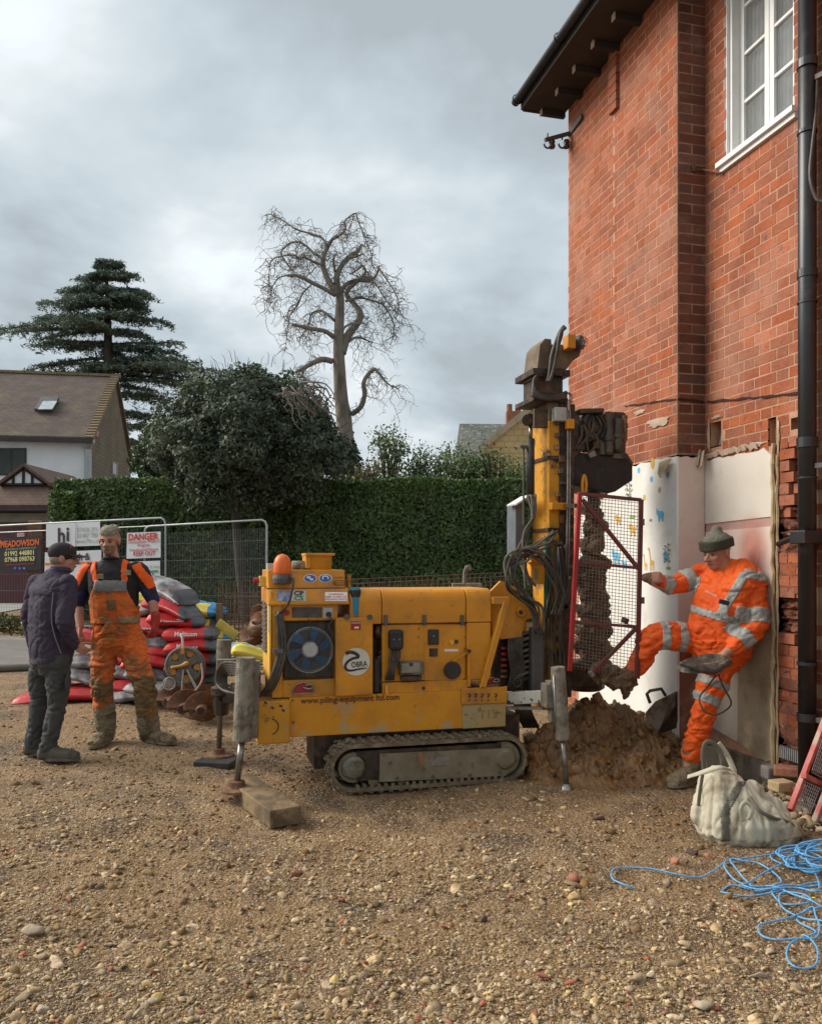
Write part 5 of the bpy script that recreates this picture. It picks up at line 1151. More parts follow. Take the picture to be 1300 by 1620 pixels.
# ---- rear engine cover
VF = 5.42
zlo = zt0
body = MB()
body.box(Q(430, 0, VF)[0], Q(447, 0, VF)[0], VF, 6.0, zlo, Q(0, 956, VF)[2])
body.box(Q(447, 0, VF)[0], Q(534, 0, VF)[0], VF, 6.0, Q(0, 982, VF)[2], Q(0, 956, VF)[2])
body.box(Q(447, 0, VF)[0], Q(534, 0, VF)[0], VF+.07, 5.998, zlo, Q(0, 982, VF)[2]-.001)
body.box(Q(447, 0, VF)[0], Q(534, 0, VF)[0], VF+.002, VF+.07, zlo, Q(0, 1076, VF)[2])
cover = body.build('engine_cover', yellow, rig, bevel=.005)
b = MB(); zA, zB_, zC = Q(0, 932, VF)[2], Q(0, 954, VF)[2], Q(0, 957, VF)[2]
b.uprism([(VF-.025, zC), (VF-.025, zB_), (VF+.035, zA), (6.02, zA), (6.02, zC)], Q(424, 0, VF)[0], Q(551.5, 0, VF)[0]); lid = b.build('sloping_hood', yellow, rig, bevel=.004)
b = MB(); zD = Q(0, 901.5, VF+.05)[2]; b.uprism([(VF+.045, zA+.002), (VF+.075, zD), (5.98, zD), (5.98, zA+.002)], Q(424, 0, VF+.05)[0], Q(546, 0, VF+.05)[0]); top = b.build('top_cover', yellow, rig, bevel=.006)
b = MB(); b.box(Q(424, 0, VF+.05)[0]-.01, Q(548, 0, VF)[0], VF+.037, VF+.06, zA-.001, zA+.007); b.build('hinge_seam', rusty, rig, parent=lid)
# cobra box
b = MB(); u0, u1 = Q(531, 0, 5.37)[0], Q(590, 0, 5.37)[0]; zt_ = Q(0, 979, 5.37)[2]; b.box(u0, u1, 5.37, 5.98, zt0+.002, zt_); cob = b.build('side_tank', yellow, rig, bevel=.008)
b = MB(); b.bar(Q(538, 978, 5.39), Q(588, 978, 5.39), .02, .012, up=(0, 0, 1)); b.build('tank_strap', grey_mud, rig, parent=cob)
for px in (548, 584): b = MB(); disc(b, px, 976, 5.38, .018, .03, 10); b.build('strap_bolt', dgrey, rig, parent=cob)
b = MB(); disc(b, 563.5, 1047, 5.368, .092, .003, 40); dl = b.build('round_emblem', mat('dirty_white_disc', (.58, .55, .46), (.48, .44, .34), 6, .7, 0, .03, 60, dirt=(.3, .22, .13), dscale=11, dth=(.6, .75)), rig, parent=cob)
b = MB(); sn = [(553, 1038, 1.6), (549, 1043, 2.2), (547, 1035, 2.6), (552, 1032, 2.8), (560, 1033, 2.6), (566, 1037, 2.6), (566, 1040, 2.2), (558, 1042, 2.1), (550, 1047, 2.1), (546, 1054, 2.2), (549, 1060, 2.0), (556, 1061, 1.7), (566, 1059, 1.4), (580, 1057, .8)]
sn = [(x, y, r) for x, y, r in sn][2:]
pts = [R(x, y, 5.3635) for x, y, r in sn]; A, B = spline(pts, [(r/F*5.5, .0015) for x, y, r in sn], 5)
b.tube(A, [(q[0], .0015) for q in B], 6, up=(0, 1, 0)); b.build('snake_emblem', ink, rig, parent=dl)
rtext('OBRA', .052, 568, 1051.5, 5.3638, ink, dl, 'CENTER', .001, .78, tilt=.06)
b = MB(); b.cbox(Q(562.5, 990, 5.368), (.066, .003, .056)); st_ = b.build('sticker', red_m, rig, parent=cob); b = MB(); b.cbox(Q(564, 993, 5.3655), (.030, .002, .012)); b.build('sticker_mark', white_m, rig, parent=cob)
rtext('CAUTION', .014, 562.5, 986, 5.3655, white_m, cob)
# left louvred side panel
b = MB(); us = Q(430, 0, VF)[0]-.004; b.add([(us, VF-.01, Q(0, 934, VF)[2]), (us, 5.98, Q(0, 934, VF)[2]), (us, 5.98, Q(0, 1065, VF)[2]+.0), (us, 5.9, Q(0, 1078, VF)[2]), (us, VF-.01, Q(0, 1078, VF)[2])]+[(us-.012, y, z) for y, z in ((VF-.01, Q(0, 934, VF)[2]), (5.98, Q(0, 934, VF)[2]), (5.98, Q(0, 1065, VF)[2]), (5.9, Q(0, 1078, VF)[2]), (VF-.01, Q(0, 1078, VF)[2]))], [(0, 1, 2, 3, 4), (9, 8, 7, 6, 5)]+[(i, (i+1) % 5, (i+1) % 5+5, i+5) for i in range(5)])
sp_ = b.build('louvred_panel', yellow_side, rig)
for k in range(12): z = Q(0, 952, VF)[2]-k*.030; b = MB(); b.add([(us-.013, 5.60, z), (us-.013, 5.90, z), (us-.030, 5.90, z-.018), (us-.030, 5.60, z-.018)], [(0, 1, 2, 3)]); o = b.build('louvre', oily, rig, parent=sp_, fix=False); setmod(o, 'SOLIDIFY', thickness=.003)
b = MB(); b.box(us-.015, us-.012, VF+.02, VF+.10, Q(0, 1000, VF)[2], Q(0, 938, VF)[2]); b.build('label_strip', ltgrey, rig, parent=sp_)
# beacon
b = MB(); c = Q(447, 920, VF); c[1] = VF+.02; b.lathe([(.02, -.02), (.062, -.012), (.066, .02), (.060, .045), (.05, .05)], c, n=20); bc = b.build('beacon_base', dgrey, rig)
b = MB(); b.lathe([(.056, .045), (.060, .06), (.057, .12), (.048, .15), (.030, .172), (.0, .182)], c, n=24); b.build('beacon_dome', beacon_m, rig, smooth=True, parent=bc)
b = MB(); b.tube(curve_pts([Q(458, 912, VF-.03), Q(464, 918, VF-.05), Q(461, 938, VF-.055), Q(456, 955, VF-.045), Q(446, 968, VF-.02), Q(442, 974, VF-.01)]), .008, 8); b.build('beacon_cable', hose_m, rig, smooth=True)
b = MB(); b.cyl(Q(462, 895, 5.62), Q(486, 895, 5.62), .034, 14); b.build('exhaust_pipe', grey_mud, rig, smooth=True)
b = MB(); vx = 5.55; b.uprism([(vx+.02, Q(0, 902, vx)[2]), (vx, Q(0, 879, vx)[2]), (vx+.2, Q(0, 879, vx)[2]), (vx+.2, Q(0, 902, vx)[2])], Q(491, 0, vx)[0], Q(525, 0, vx)[0]); ab = b.build('air_intake_box', yellow, rig, bevel=.003); b = MB(); b.box(Q(483, 0, vx)[0], Q(529, 0, vx)[0], vx-.02, vx+.22, Q(0, 879, vx)[2], Q(0, 875, vx)[2]); b.build('intake_lid', yellow, rig, bevel=.002, parent=ab)
b = MB(); b.box(Q(484, 0, vx)[0], Q(491, 0, vx)[0], vx+.002, vx+.2, Q(0, 899, vx)[2], Q(0, 879, vx)[2]); b.build('intake_side', yellow_worn, rig, parent=ab)
b = MB(); b.box(Q(410, 0, 5.7)[0], Q(424, 0, 5.7)[0], 5.66, 5.74, Q(0, 927, 5.7)[2], Q(0, 911, 5.7)[2]); es = b.build('switch_box', mat('pale_yellow_plastic', (.62, .48, .10), None, 6, .5, 0, 0), rig, bevel=.003); b = MB(); b.cyl(Q(410, 918, 5.7), Q(401, 918, 5.7), .018, 12); b.build('stop_button', red_m, rig, parent=es)
b = MB(); b.cbox(Q(429, 897, 5.7), (.06, .1, .05)); b.build('junction_box', ltgrey, rig, bevel=.003)
b = MB(); b.cyl(Q(552, 935, 5.6), Q(552, 912, 5.6), .010, 8); b.cyl(Q(552, 915, 5.6), Q(552, 909, 5.6), .014, 8); b.build('dipstick', yellow_worn, rig)
# stickers on the sloping covers
def slope_q(px, py, z0, v0, z1, v1, off=.002):
    """point on the plane sloping from (v0,z0) up to (v1,z1)"""
    for _ in range(3):
        v = v0; 
        for __ in range(12): p = R(px, py, v); s = (p[2]-z0)/(z1-z0); v = v0+(v1-v0)*s
    p = R(px, py, v); return Vector((p[0], p[1]-off, p[2]))
mid = lambda x, y, o=.002: slope_q(x, y, zB_, VF-.025, zA, VF+.035, o)
tp = lambda x, y, o=.002: slope_q(x, y, zA, VF+.045, zD, VF+.075, o)
def sticker(fn, pts, name, m, parent, off=.002): b = MB(); b.add([fn(x, y, off) for x, y in pts], [list(range(len(pts)))]); o = b.build(name, m, rig, parent=parent, fix=False); setmod(o, 'SOLIDIFY', thickness=.0012, offset=0); return o
rect = lambda x0, y0, x1, y1: [(x0, y1), (x1, y1), (x1, y0), (x0, y0)]
ovp = lambda cx, cy, rx, ry, n=20: [(cx+rx*math.cos(2*math.pi*i/n), cy+ry*math.sin(2*math.pi*i/n)) for i in range(n)]
for cx in (490.5, 514.5):
    sticker(tp, ovp(cx, 915, 10.5, 6.6), 'safety_sticker', white_m, top); sticker(tp, ovp(cx, 915, 9.2, 5.6), 'safety_sticker', ink_blue, top, .004)
sticker(tp, ovp(488, 913.5, 3.4, 2.0), 'sticker_mark', white_m, top, .006); sticker(tp, ovp(492.5, 916.6, 3.2, 1.8), 'sticker_mark', white_m, top, .006)
sticker(tp, ovp(514.5, 914.6, 5.4, 4.2), 'sticker_mark', white_m, top, .006); sticker(tp, ovp(514.5, 916, 3.8, 3.8), 'sticker_mark', ink_blue, top, .008)
sticker(tp, rect(528, 918, 545, 926), 'label', ink_worn, top); sticker(tp, rect(528.8, 919, 544.2, 925), 'label', yellow_worn, top, .004); rtext('MX1510', .026, 536.5, 922, VF+.035, ink_worn, top); rtext('CAUTION', .016, 536, 914, VF+.05, ink_worn, top)
sticker(mid, rect(438, 934.5, 461, 951), 'sticker', mat('grey_blue_sticker', (.35, .38, .42), (.05, .08, .28), 22, .6, 0, 0), lid); sticker(mid, rect(461, 934.5, 484, 951), 'sticker', mat('pale_sticker', (.5, .48, .4), None, 8, .6, 0, 0), lid)
uy_ = (0, .060, Q(0, 932, VF)[2]-Q(0, 954, VF)[2])
for s_, px, py, m_ in (('CP', 472.5, 938.8, ink), ('CS', 472.5, 946.6, ink_green)): text(s_, .046, mid(px, py, .005), rig, m_, uy=Vector(uy_).normalized(), parent=lid.name and lid, bold=.0016, xs=1.15)
sticker(mid, rect(514, 937, 549, 951), 'sticker', white_m, lid)
for i, s_ in enumerate(('WARNING', 'KEEP CLEAR OF', 'MOVING PARTS')): text(s_, .017, mid(531, 940+i*4, .005), rig, ink_red, uy=Vector(uy_).normalized(), parent=lid, xs=1.2)
# fan / radiator
b = MB(); b.box(Q(449, 0, VF+.03)[0], Q(529, 0, VF+.03)[0], VF+.035, VF+.069, Q(0, 1073, VF+.03)[2], Q(0, 984, VF+.03)[2]); rad = b.build('radiator', oily, rig, bevel=.004)
b = MB()
for i in range(20): u = Q(452+i*3.9, 0, VF+.03)[0]; b.box(u-.002, u+.002, VF+.028, VF+.0345, Q(0, 1071, VF+.03)[2], Q(0, 986, VF+.03)[2])
b.build('radiator_fins', dgrey, rig, parent=rad, kind='stuff')
fc = Q(490, 1028, VF); fc[1] = VF
fan = MB(); fan.cyl(fc+Vector((0, .028, 0)), fc+Vector((0, .031, 0)), .150, 32); fo = fan.build('fan', dgrey, rig)
for k in range(6):
    a0 = k*math.pi/3+.15; b = MB(); vs = []
    for r, da, w in ((.045, 0, .30), (.10, .12, .27), (.142, .2, .26)):
        for s_, dz in ((-w, .012), (w, -.004)): a = a0+da+s_; vs.append(fc+Vector((r*math.cos(a), .012+dz, r*math.sin(a))))
    b.add(vs, [(0, 1, 3, 2), (2, 3, 5, 4)]); o = b.build('fan_blade', blue_fan, rig, parent=fo, fix=False); setmod(o, 'SOLIDIFY', thickness=.004)
b = MB(); b.lathe([(.0, -.035), (.042, -.034), (.054, -.02), (.056, .01)], fc, (0, 1, 0), 24); b.build('fan_hub', ltgrey, rig, parent=fo)
for i in range(10): b = MB(); b.torus(fc+Vector((0, -.016-.012*(1-i/9), 0)), (0, 1, 0), .062+.0098*i, .0016 if i < 9 else .0032, 36, 4); b.build('guard_ring', galv if i > 7 else dgrey, rig, parent=fo)
for k in range(8): a = k*math.pi/4+.39*0; b = MB(); b.bar(fc+Vector((.05*math.cos(a), -.028, .05*math.sin(a))), fc+Vector((.152*math.cos(a), -.018, .152*math.sin(a))), .003, .003); b.build('guard_spoke', dgrey, rig, parent=fo)
# control strip above the fan
plate('label_plate', rect(462, 961, 509, 977), VF, .006, mat('dark_scuffed_label', (.04, .035, .03), (.09, .075, .06), 20, .6, 0, .1), parent=cover); plate('gauge_plate', rect(511, 961.5, 526, 978), VF, .007, ltgrey, parent=cover)
b = MB(); disc(b, 519.5, 972, VF-.006, .018, .02, 12); b.build('knob', black, rig, parent=cover); b = MB(); disc(b, 453, 969, VF, .020, .012, 16); b.build('stop_button', red_m, rig, parent=cover); rtext('STOP', .012, 453, 969, VF-.0135, ink, cover)
b = MB(); b.tube(curve_pts([Q(521, 974, VF-.02), Q(525, 982, VF-.03), Q(520, 992, VF-.02), Q(526, 1004, VF-.02), Q(522, 1015, VF-.01)]), .006, 6); b.tube(curve_pts([Q(488, 980, VF-.01), Q(491, 986, VF-.02), Q(491, 1014, VF-.03)]), .003, 5); b.build('cable', hose_m, rig, smooth=True)
b = MB(); b.tube(curve_pts([Q(440, 966, VF-.02), Q(438, 980, VF-.03)]), .009, 8); b.build('hose_fitting', steel, rig)
for dx, dr in ((0, 0), (5, 1), (10, 2)):
    b = MB(); b.tube(curve_pts([Q(438+dx*.6, 972, VF-.03), Q(440+dx, 1000, VF-.045), Q(441+dx, 1030, VF-.05), Q(434+dx, 1060, VF-.06), Q(424+dx, 1085, VF-.05), Q(412+dx, 1100, VF-.0)]), .013, 10); b.build('hydraulic_hose', hose_m, rig, smooth=True)
b = MB(); b.cbox(Q(440, 1030, VF-.05), (.065, .04, .030)); b.build('hose_clamp', dgrey, rig)
# shackles (red half discs with a clip)
def lashing(px, py, v, r, nm='lashing_point'):
    c = Q(px, py, v); b = MB(); n = 14; pts = [(c[0]+r*math.cos(math.pi*i/n), c[2]+r*.95*math.sin(math.pi*i/n)) for i in range(n+1)]
    b.prism(pts, v-.012, v); o = b.build(nm, red_m, rig, bevel=.002)
    b = MB(); b.tube([Vector((c[0]+r*1.03*math.cos(math.pi*i/n), v-.014, c[2]+r*.98*math.sin(math.pi*i/n))) for i in range(n+1)], .004, 6); b.bar((c[0]-r*1.1, v-.012, c[2]-.003), (c[0]+r*1.1, v-.012, c[2]-.003), .01, .008); b.build('rim', steel, rig, parent=o)
    b = MB(); b.tube(curve_pts([c+Vector((r*.0, -.02, r*.55)), c+Vector((r*.5, -.03, r*.4)), c+Vector((r*1.0, -.03, r*.55)), c+Vector((r*.8, -.03, r*.8)), c+Vector((r*.2, -.025, r*.75))]), .006, 6); b.build('clip', steel, rig, parent=o, smooth=True); return o
lashing(479, 1096, 5.42, .068); lashing(777, 1083, 5.50, .05)
b = MB(); b.cbox(Q(517, 1096, 5.43), (.08, .03, .008)); b.build('step_pad', yellow_worn, rig)
# ---- long hood
QX = 660
VH = 5.44; ztop = Q(0, 932, VH)[2]; zmid = Q(0, 987, VH)[2]; zl = Q(0, 1080, VH)[2]
def rounded(z0, z1, v0, v1, r):
    p = [(v0, z0)]+[(v0+r-r*math.cos(t), z1-r+r*math.sin(t)) for t in np.linspace(0, math.pi/2, 7)]+[(v1-r+r*math.sin(t), z1-r+r*math.cos(t)) for t in np.linspace(0, math.pi/2, 7)]+[(v1, z0)]; return p
for a0, a1, nm in ((553, 603.5, 'hood_section'), (604.5, 736.5, 'engine_hood'), (737.5, 777, 'hood_section')):
    b = MB(); b.uprism(rounded(zmid+.003, ztop, VH, 5.98, .075), upx(a0, VH), upx(a1, VH)); o = b.build(nm, yellow, rig, bevel=.006)
    if nm == 'engine_hood': hood = o
b = MB(); b.box(upx(737.5, VH), upx(777, VH), VH, 5.98, zl, zmid+.001); b.build('hood_section', yellow, rig, bevel=.012)
b = MB(); b.box(upx(604.5, VH), upx(736.5, VH), VH+.004, 5.98, zl+.012, zmid-.003); dr_ = b.build('engine_panel', yellow, rig, bevel=.004)
b = MB(); b.box(upx(604, VH), upx(740, VH), VH-.012, 5.98, zt0, zl+.008); b.build('sill', yellow, rig, bevel=.003)
plate('panel_frame', [(671, 996), (674, 993), (728, 993), (732, 997), (732, 1077), (671, 1077)], VH+.006, .006, yellow, parent=dr_, bevel=.002)
b = MB()
for seg in (((604, 987), (737, 987)), ((604, 1080), (736, 1080))): b.bar(Q(*seg[0], VH-.001), Q(*seg[1], VH-.001), .004, .006, up=(0, 0, 1))
b.build('seam_gasket', mat('maroon_seam', (.12, .03, .015), None, 9, .8, 0, 0), rig)
for px in (610, 671, 731):
    b = MB(); c = Q(px, 981, VH-.01); b.cbox(c, (.024, .018, .07)); b.cbox(c+Vector((0, -.008, -.02)), (.016, .018, .03)); b.build('latch', dgrey, rig, bevel=.002)
# fittings on the panel
b = MB(); b.cbox(Q(626, 1012, VH-.03), (.10, .07, .135)); o = b.build('filter_cap', black, rig, bevel=.02)
for px in (623, 632): b = MB(); disc(b, px, 1012, VH-.066, .005, .003, 8); b.build('bolt', steel, rig, parent=o)
for dx in (-6, -2, 2, 6):
    b = MB(); b.tube(curve_pts([Q(626+dx, 1026, VH-.03), Q(624+dx*1.2, 1042, VH-.045), Q(620+dx*.6, 1058, VH-.04), Q(616+dx, 1076, VH-.02)]), .009, 8); b.build('cable', hose_m, rig, smooth=True)
b = MB(); b.cbox(Q(650, 1057, VH-.03), (.165, .07, .095)); jb = b.build('battery_box', mat('grimy_grey_box', (.12, .11, .085), (.2, .18, .14), 14, .8, 0, .2, 60, dirt=(.06, .045, .03), dscale=9, dth=(.5, .6)), rig, bevel=.012)
b = MB(); b.cbox(Q(650, 1057, VH-.068), (.125, .006, .062)); b.build('box_label', mat('faded_label', (.28, .26, .2), (.2, .18, .13), 12, .8, 0, 0), rig, parent=jb); b = MB(); disc(b, 650, 1051, VH-.07, .013, .008, 12); b.build('socket', black, rig, parent=jb)
b = MB(); b.cbox(Q(650, 1073, VH-.02), (.14, .05, .03)); b.build('bracket', oily, rig)
b = MB(); b.cbox(Q(685.5, 1008, VH-.006), (.075, .022, .105)); o = b.build('ignition_switch', black, rig, bevel=.006); b = MB(); disc(b, 685.5, 1006, VH-.018, .006, .008, 8); b.build('key', steel, rig, parent=o)
plate('hour_meter', rect(679, 1026, 692.5, 1039), VH+.002, .006, oily, parent=dr_)
b = MB(); disc(b, 714, 1016, VH, .017, .012, 16); b.build('indicator', yellow_side, rig); b = MB(); disc(b, 721.5, 1015, VH, .014, .010, 16); b.build('indicator', black, rig)
plate('label', rect(703, 1027, 725, 1031), VH, .003, white_m, parent=dr_)
b = MB(); disc(b, 714.5, 1060, VH, .060, .035, 28); o = b.build('filler_cap', black, rig, bevel=.008)
b = MB(); b.bar(Q(716, 1046, VH-.03), Q(740, 1031, VH-.03), .018, .012); b.build('cap_lever', yellow_worn, rig, parent=o); b = MB(); disc(b, 741, 1030, VH-.02, .013, .02, 10); b.build('lever_knob', black, rig, parent=o)
b = MB(); b.bar(Q(741, 1034, VH-.012), Q(741, 1086, VH-.012), .024, .02, up=(1, 0, 0)); b.build('upright', yellow, rig)
b = MB(); disc(b, 670, 1089, VH-.012, .012, .004, 10); b.build('drain_hole', ink, rig)
for px, py in ((662, 995), (662, 1008), (736, 989), (736, 1008), (736, 1026)): b = MB(); disc(b, px, py, VH+.0, .006, .004, 6); b.build('bolt', rusty, rig)
b = MB(); b.tube([Q(612, 1098, VB-.02), Q(611, 1084, VB-.02)], .009, 6); b.build('pin', yellow_side, rig)
# dark engine gap between tank and panel
b = MB(); b.box(upx(590, VH), upx(604, VH), VH+.12, 5.97, zt0, zmid); b.build('engine_bay', oily, rig)
for k in range(9):
    x = random.uniform(591, 606); y = 990+k*12; b = MB(); b.cyl(Q(x, y, VH+.05), Q(x+random.uniform(-3, 3), y+random.uniform(8, 22), VH+.04), random.uniform(.012, .03), 10); b.build('engine_part', random.choice([oily, dgrey, hose_m, grey_mud]), rig, smooth=True)
b = MB(); b.cyl(Q(595, 1042, VH+.02), Q(595, 1094, VH+.02), .028, 12); b.build('oil_filter', black, rig)
# ---- yellow strut at the front of the hood
b = MB(); p, q = Q(799, 952, 5.42), Q(762, 1087, 5.42); b.bar(p, q, .045, .05, up=(0, 1, 0)); b.build('strut', yellow, rig, bevel=.004)
b = MB(); b.bar(Q(778, 950, 5.43), Q(805, 950, 5.42), .04, .05, up=(0, 0, 1)); b.build('strut_head', yellow, rig, bevel=.004)
b = MB(); b.bar(p+Vector((-.02, -.026, 0)), q+Vector((-.02, -.026, 0)), .008, .006, up=(0, 1, 0)); b.build('strut_edge', yellow_side, rig)
# ---- mast foot brackets
QX = 805
brk = [(776, 935), (792, 919), (806, 924), (818, 932), (842, 963), (843, 978), (831, 981), (825, 1008), (792, 1012), (778, 1000)]
plate('mast_bracket', brk, 5.56, .03, yellow, bevel=.004); plate('mast_bracket', brk, 5.92, .03, yellow, bevel=.004)
b = MB(); disc(b, 823, 968, 5.53, .035, .03, 20); o = b.build('pivot_boss', yellow_worn, rig, bevel=.003); b = MB(); disc(b, 823.5, 969, 5.50, .016, .004, 16); b.build('pivot_pin', ink, rig, parent=o)
b = MB(); b.box(Q(779, 0, 5.6)[0], Q(830, 0, 5.6)[0], 5.56, 5.89, Q(0, 1000, 5.6)[2], Q(0, 940, 5.6)[2]); b.build('slew_block', yellow, rig, bevel=.01)
# red spring stack, valve bank and hoses under the bracket
b = MB(); b.box(Q(783, 0, 5.6)[0], Q(838, 0, 5.6)[0], 5.62, 5.9, zt0-.05, Q(0, 1004, 5.6)[2]); b.build('valve_block', oily, rig)
for k in range(6): b = MB(); b.cyl(Q(791, 1026+k*9, 5.56), Q(801, 1026+k*9, 5.56), .012, 10); b.build('valve_spool', red_m if k < 4 else rusty, rig, smooth=True)
for k in range(9): b = MB(); b.bar(Q(815, 1008+k*9, 5.56), Q(836, 1000+k*9, 5.54), .02, .018); b.build('hose_union', dgrey if k % 2 else oily, rig)
for k in range(7):
    b = MB(); x = 806+k*3.5; b.tube(curve_pts([Q(x, 1000, 5.55), Q(x-2, 1030, 5.53), Q(x+2, 1062, 5.55), Q(x-3, 1092, 5.58)]), .010, 8); b.build('hydraulic_hose', hose_m, rig, smooth=True)
b = MB(); b.torus(Q(818, 1080, 5.5), (0, 1, 0), .030, .008, 18, 6); b.build('hose_loop', hose_m, rig)
# ---- mast
QX = 875
MV = 5.56; um0, um1 = Q(868, 900, MV)[0], Q(897, 900, MV)[0]; zm0, zm1 = .42, Q(880, 626, MV)[2]
mast_y = mat('mast_yellow_paint', (.58, .27, .012), (.50, .22, .010), 2.5, .5, 0, .1, 60, dirt=(.16, .085, .03), dscale=3.5, dth=(.48, .64), dirt2=(.04, .025, .016), d2scale=9, d2th=(.54, .62), coords='Object')
mast_w = mat('worn_mast_paint', (.20, .145, .08), (.11, .075, .042), 4, .6, 0, .2, 60, dirt=(.09, .055, .03), dscale=6, dth=(.48, .62))
b = MB(); b.box(um0, um1-.062, MV, MV+.30, zm0, Q(0, 665, MV)[2]); mast = b.build('mast', mast_y, rig, bevel=.004)
b = MB(); b.box(um0+.001, um1-.063, MV+.001, MV+.299, Q(0, 665, MV)[2]+.001, zm1); b.build('mast_top', mast_w, rig, bevel=.004)
b = MB(); b.box(um1-.0615, um1, MV-.012, MV+.31, zm0, zm1-.02); b.build('mast_rail', oily, rig, bevel=.003)
b = MB(); b.box(um1, um1+.03, MV-.01, MV+.03, zm0+.1, zm1-.1); b.box(um1, um1+.03, MV+.26, MV+.30, zm0+.1, zm1-.1); b.build('feed_chain', oily, rig)
for z_ in (724, 838): b = MB(); c = Q(880, z_, MV); b.box(um0-.01, um1-.05, MV-.014, MV-.001, c[2]-.012, c[2]+.012); b.box(um0-.014, um0-.001, MV-.014, MV+.30, c[2]-.012, c[2]+.012); b.build('mast_band', oily, rig)
# lifting cylinder left of the mast
cv = 5.66
b = MB(); b.cyl(Q(839, 694, cv), Q(839, 792, cv), .030, 14); b.build('feed_cylinder', black, rig, smooth=True)
b = MB(); b.cyl(Q(839, 672, cv), Q(839, 694, cv), .014, 10); b.build('cylinder_rod', steel, rig, smooth=True)
b = MB(); b.cbox(Q(838, 664, cv), (.07, .07, .08)); b.cyl(Q(834, 664, cv-.04), Q(834, 664, cv+.06), .042, 14); b.build('cylinder_eye', oily, rig, bevel=.005)
b = MB(); b.box(Q(846, 0, 5.54)[0]-.01, Q(866, 0, 5.54)[0], 5.53, 5.56, Q(0, 678, 5.54)[2], Q(0, 648, 5.54)[2]); b.build('clevis_plate', oily, rig, bevel=.004)
b = MB(); b.cyl(Q(828, 707, cv), Q(828, 830, cv), .008, 8); b.cbox(Q(829, 707, cv), (.07, .03, .02)); b.build('guide_rod', dgrey, rig)
b = MB(); b.box(Q(840, 0, 5.5)[0], Q(861, 0, 5.5)[0], 5.49, 5.56, Q(0, 1098, 5.5)[2], Q(0, 992, 5.5)[2]); b.build('raising_cylinder', dgrey, rig, bevel=.015)
b = MB(); b.box(Q(813, 0, 5.85)[0], Q(828, 0, 5.85)[0], 5.82, 6.0, Q(0, 880, 5.85)[2], Q(0, 797, 5.85)[2]); cbx = b.build('control_cabinet', mat('blue_grey_cabinet', (.13, .15, .17), None, 6, .5, 0, .05), rig, bevel=.004); b = MB(); b.bar(Q(809, 799, 5.8), Q(832, 785, 5.8), .20, .012, up=(0, 0, 1)); b.build('cabinet_lid', white_paint, rig, parent=cbx)
# mast front fittings
b = MB(); b.cbox(Q(884, 656, 5.53), (.09, .07, .10)); b.build('junction_box', ltgrey, rig, bevel=.006)
b = MB(); b.box(Q(873, 0, 5.5)[0], Q(898, 0, 5.5)[0], 5.50, 5.56, Q(0, 806, 5.5)[2], Q(0, 795, 5.5)[2]); b.build('cross_bar', yellow, rig, bevel=.003)
b = MB(); b.box(Q(838, 0, 5.5)[0], Q(860, 0, 5.5)[0], 5.48, 5.56, Q(0, 924, 5.5)[2], Q(0, 878, 5.5)[2]); o = b.build('clamp_housing', yellow, rig, bevel=.005)
for y in (891, 922): b = MB(); b.box(Q(836, 0, 5.47)[0], Q(860, 0, 5.47)[0], 5.465, 5.50, Q(0, y+1.5, 5.47)[2], Q(0, y-1.5, 5.47)[2]); b.build('housing_rib', yellow_worn, rig, parent=o)
b = MB(); c = Q(848, 908, 5.478); b.cbox(c, (.03, .006, .08)); b.build('slot', mat('slot_grey_green', (.25, .24, .12), None, 6, .7, 0, 0), rig, parent=o, bevel=.002)
b = MB(); b.cyl(Q(864, 852, 5.50), Q(864, 978, 5.50), .019, 12); b.build('green_sleeve', mat('green_hose_sleeve', (.01, .11, .06), (.01, .08, .045), 8, .6, 0, .1, dirt=(.1, .07, .04), dscale=9, dth=(.58, .7)), rig, smooth=True)
for x in (897.5, 901): b = MB(); b.tube([Q(x, 632, 5.50), Q(x+.5, 700, 5.50), Q(x, 780, 5.50), Q(x-1, 850, 5.49), Q(x-3, 915, 5.48)], .0065, 8); b.build('steel_pipe', steel, rig, smooth=True)
b = MB(); b.cbox(Q(901, 671, 5.49), (.055, .05, .07)); b.build('manifold_block', yellow, rig, bevel=.004)
b = MB(); b.tube(curve_pts([Q(889, 628, 5.5), Q(897, 622, 5.5), Q(903, 625, 5.5), Q(903, 636, 5.5)]), .009, 8); b.build('pipe_bend', steel, rig, smooth=True)
for k in range(7): y = 770+k*21; b = MB(); b.cbox(Q(901, y, 5.51), (.035, .03, .02)); b.build('pipe_clip', rusty, rig)
# sheave at right: worn scraps and rails beside the mast
b = MB(); b.bar(Q(905, 640, 5.60), Q(901, 1070, 5.60), .03, .03); b.build('guide_rail', oily, rig)
for k in range(22):
    y = 650+k*19; b = MB(); c = Q(884+random.uniform(-4, 7), y, MV-.02); b.cbox(c, (random.uniform(.02, .05), .03, random.uniform(.015, .06))); b.build('mast_fitting', random.choice([oily, rusty, dgrey, mast_w]), rig)
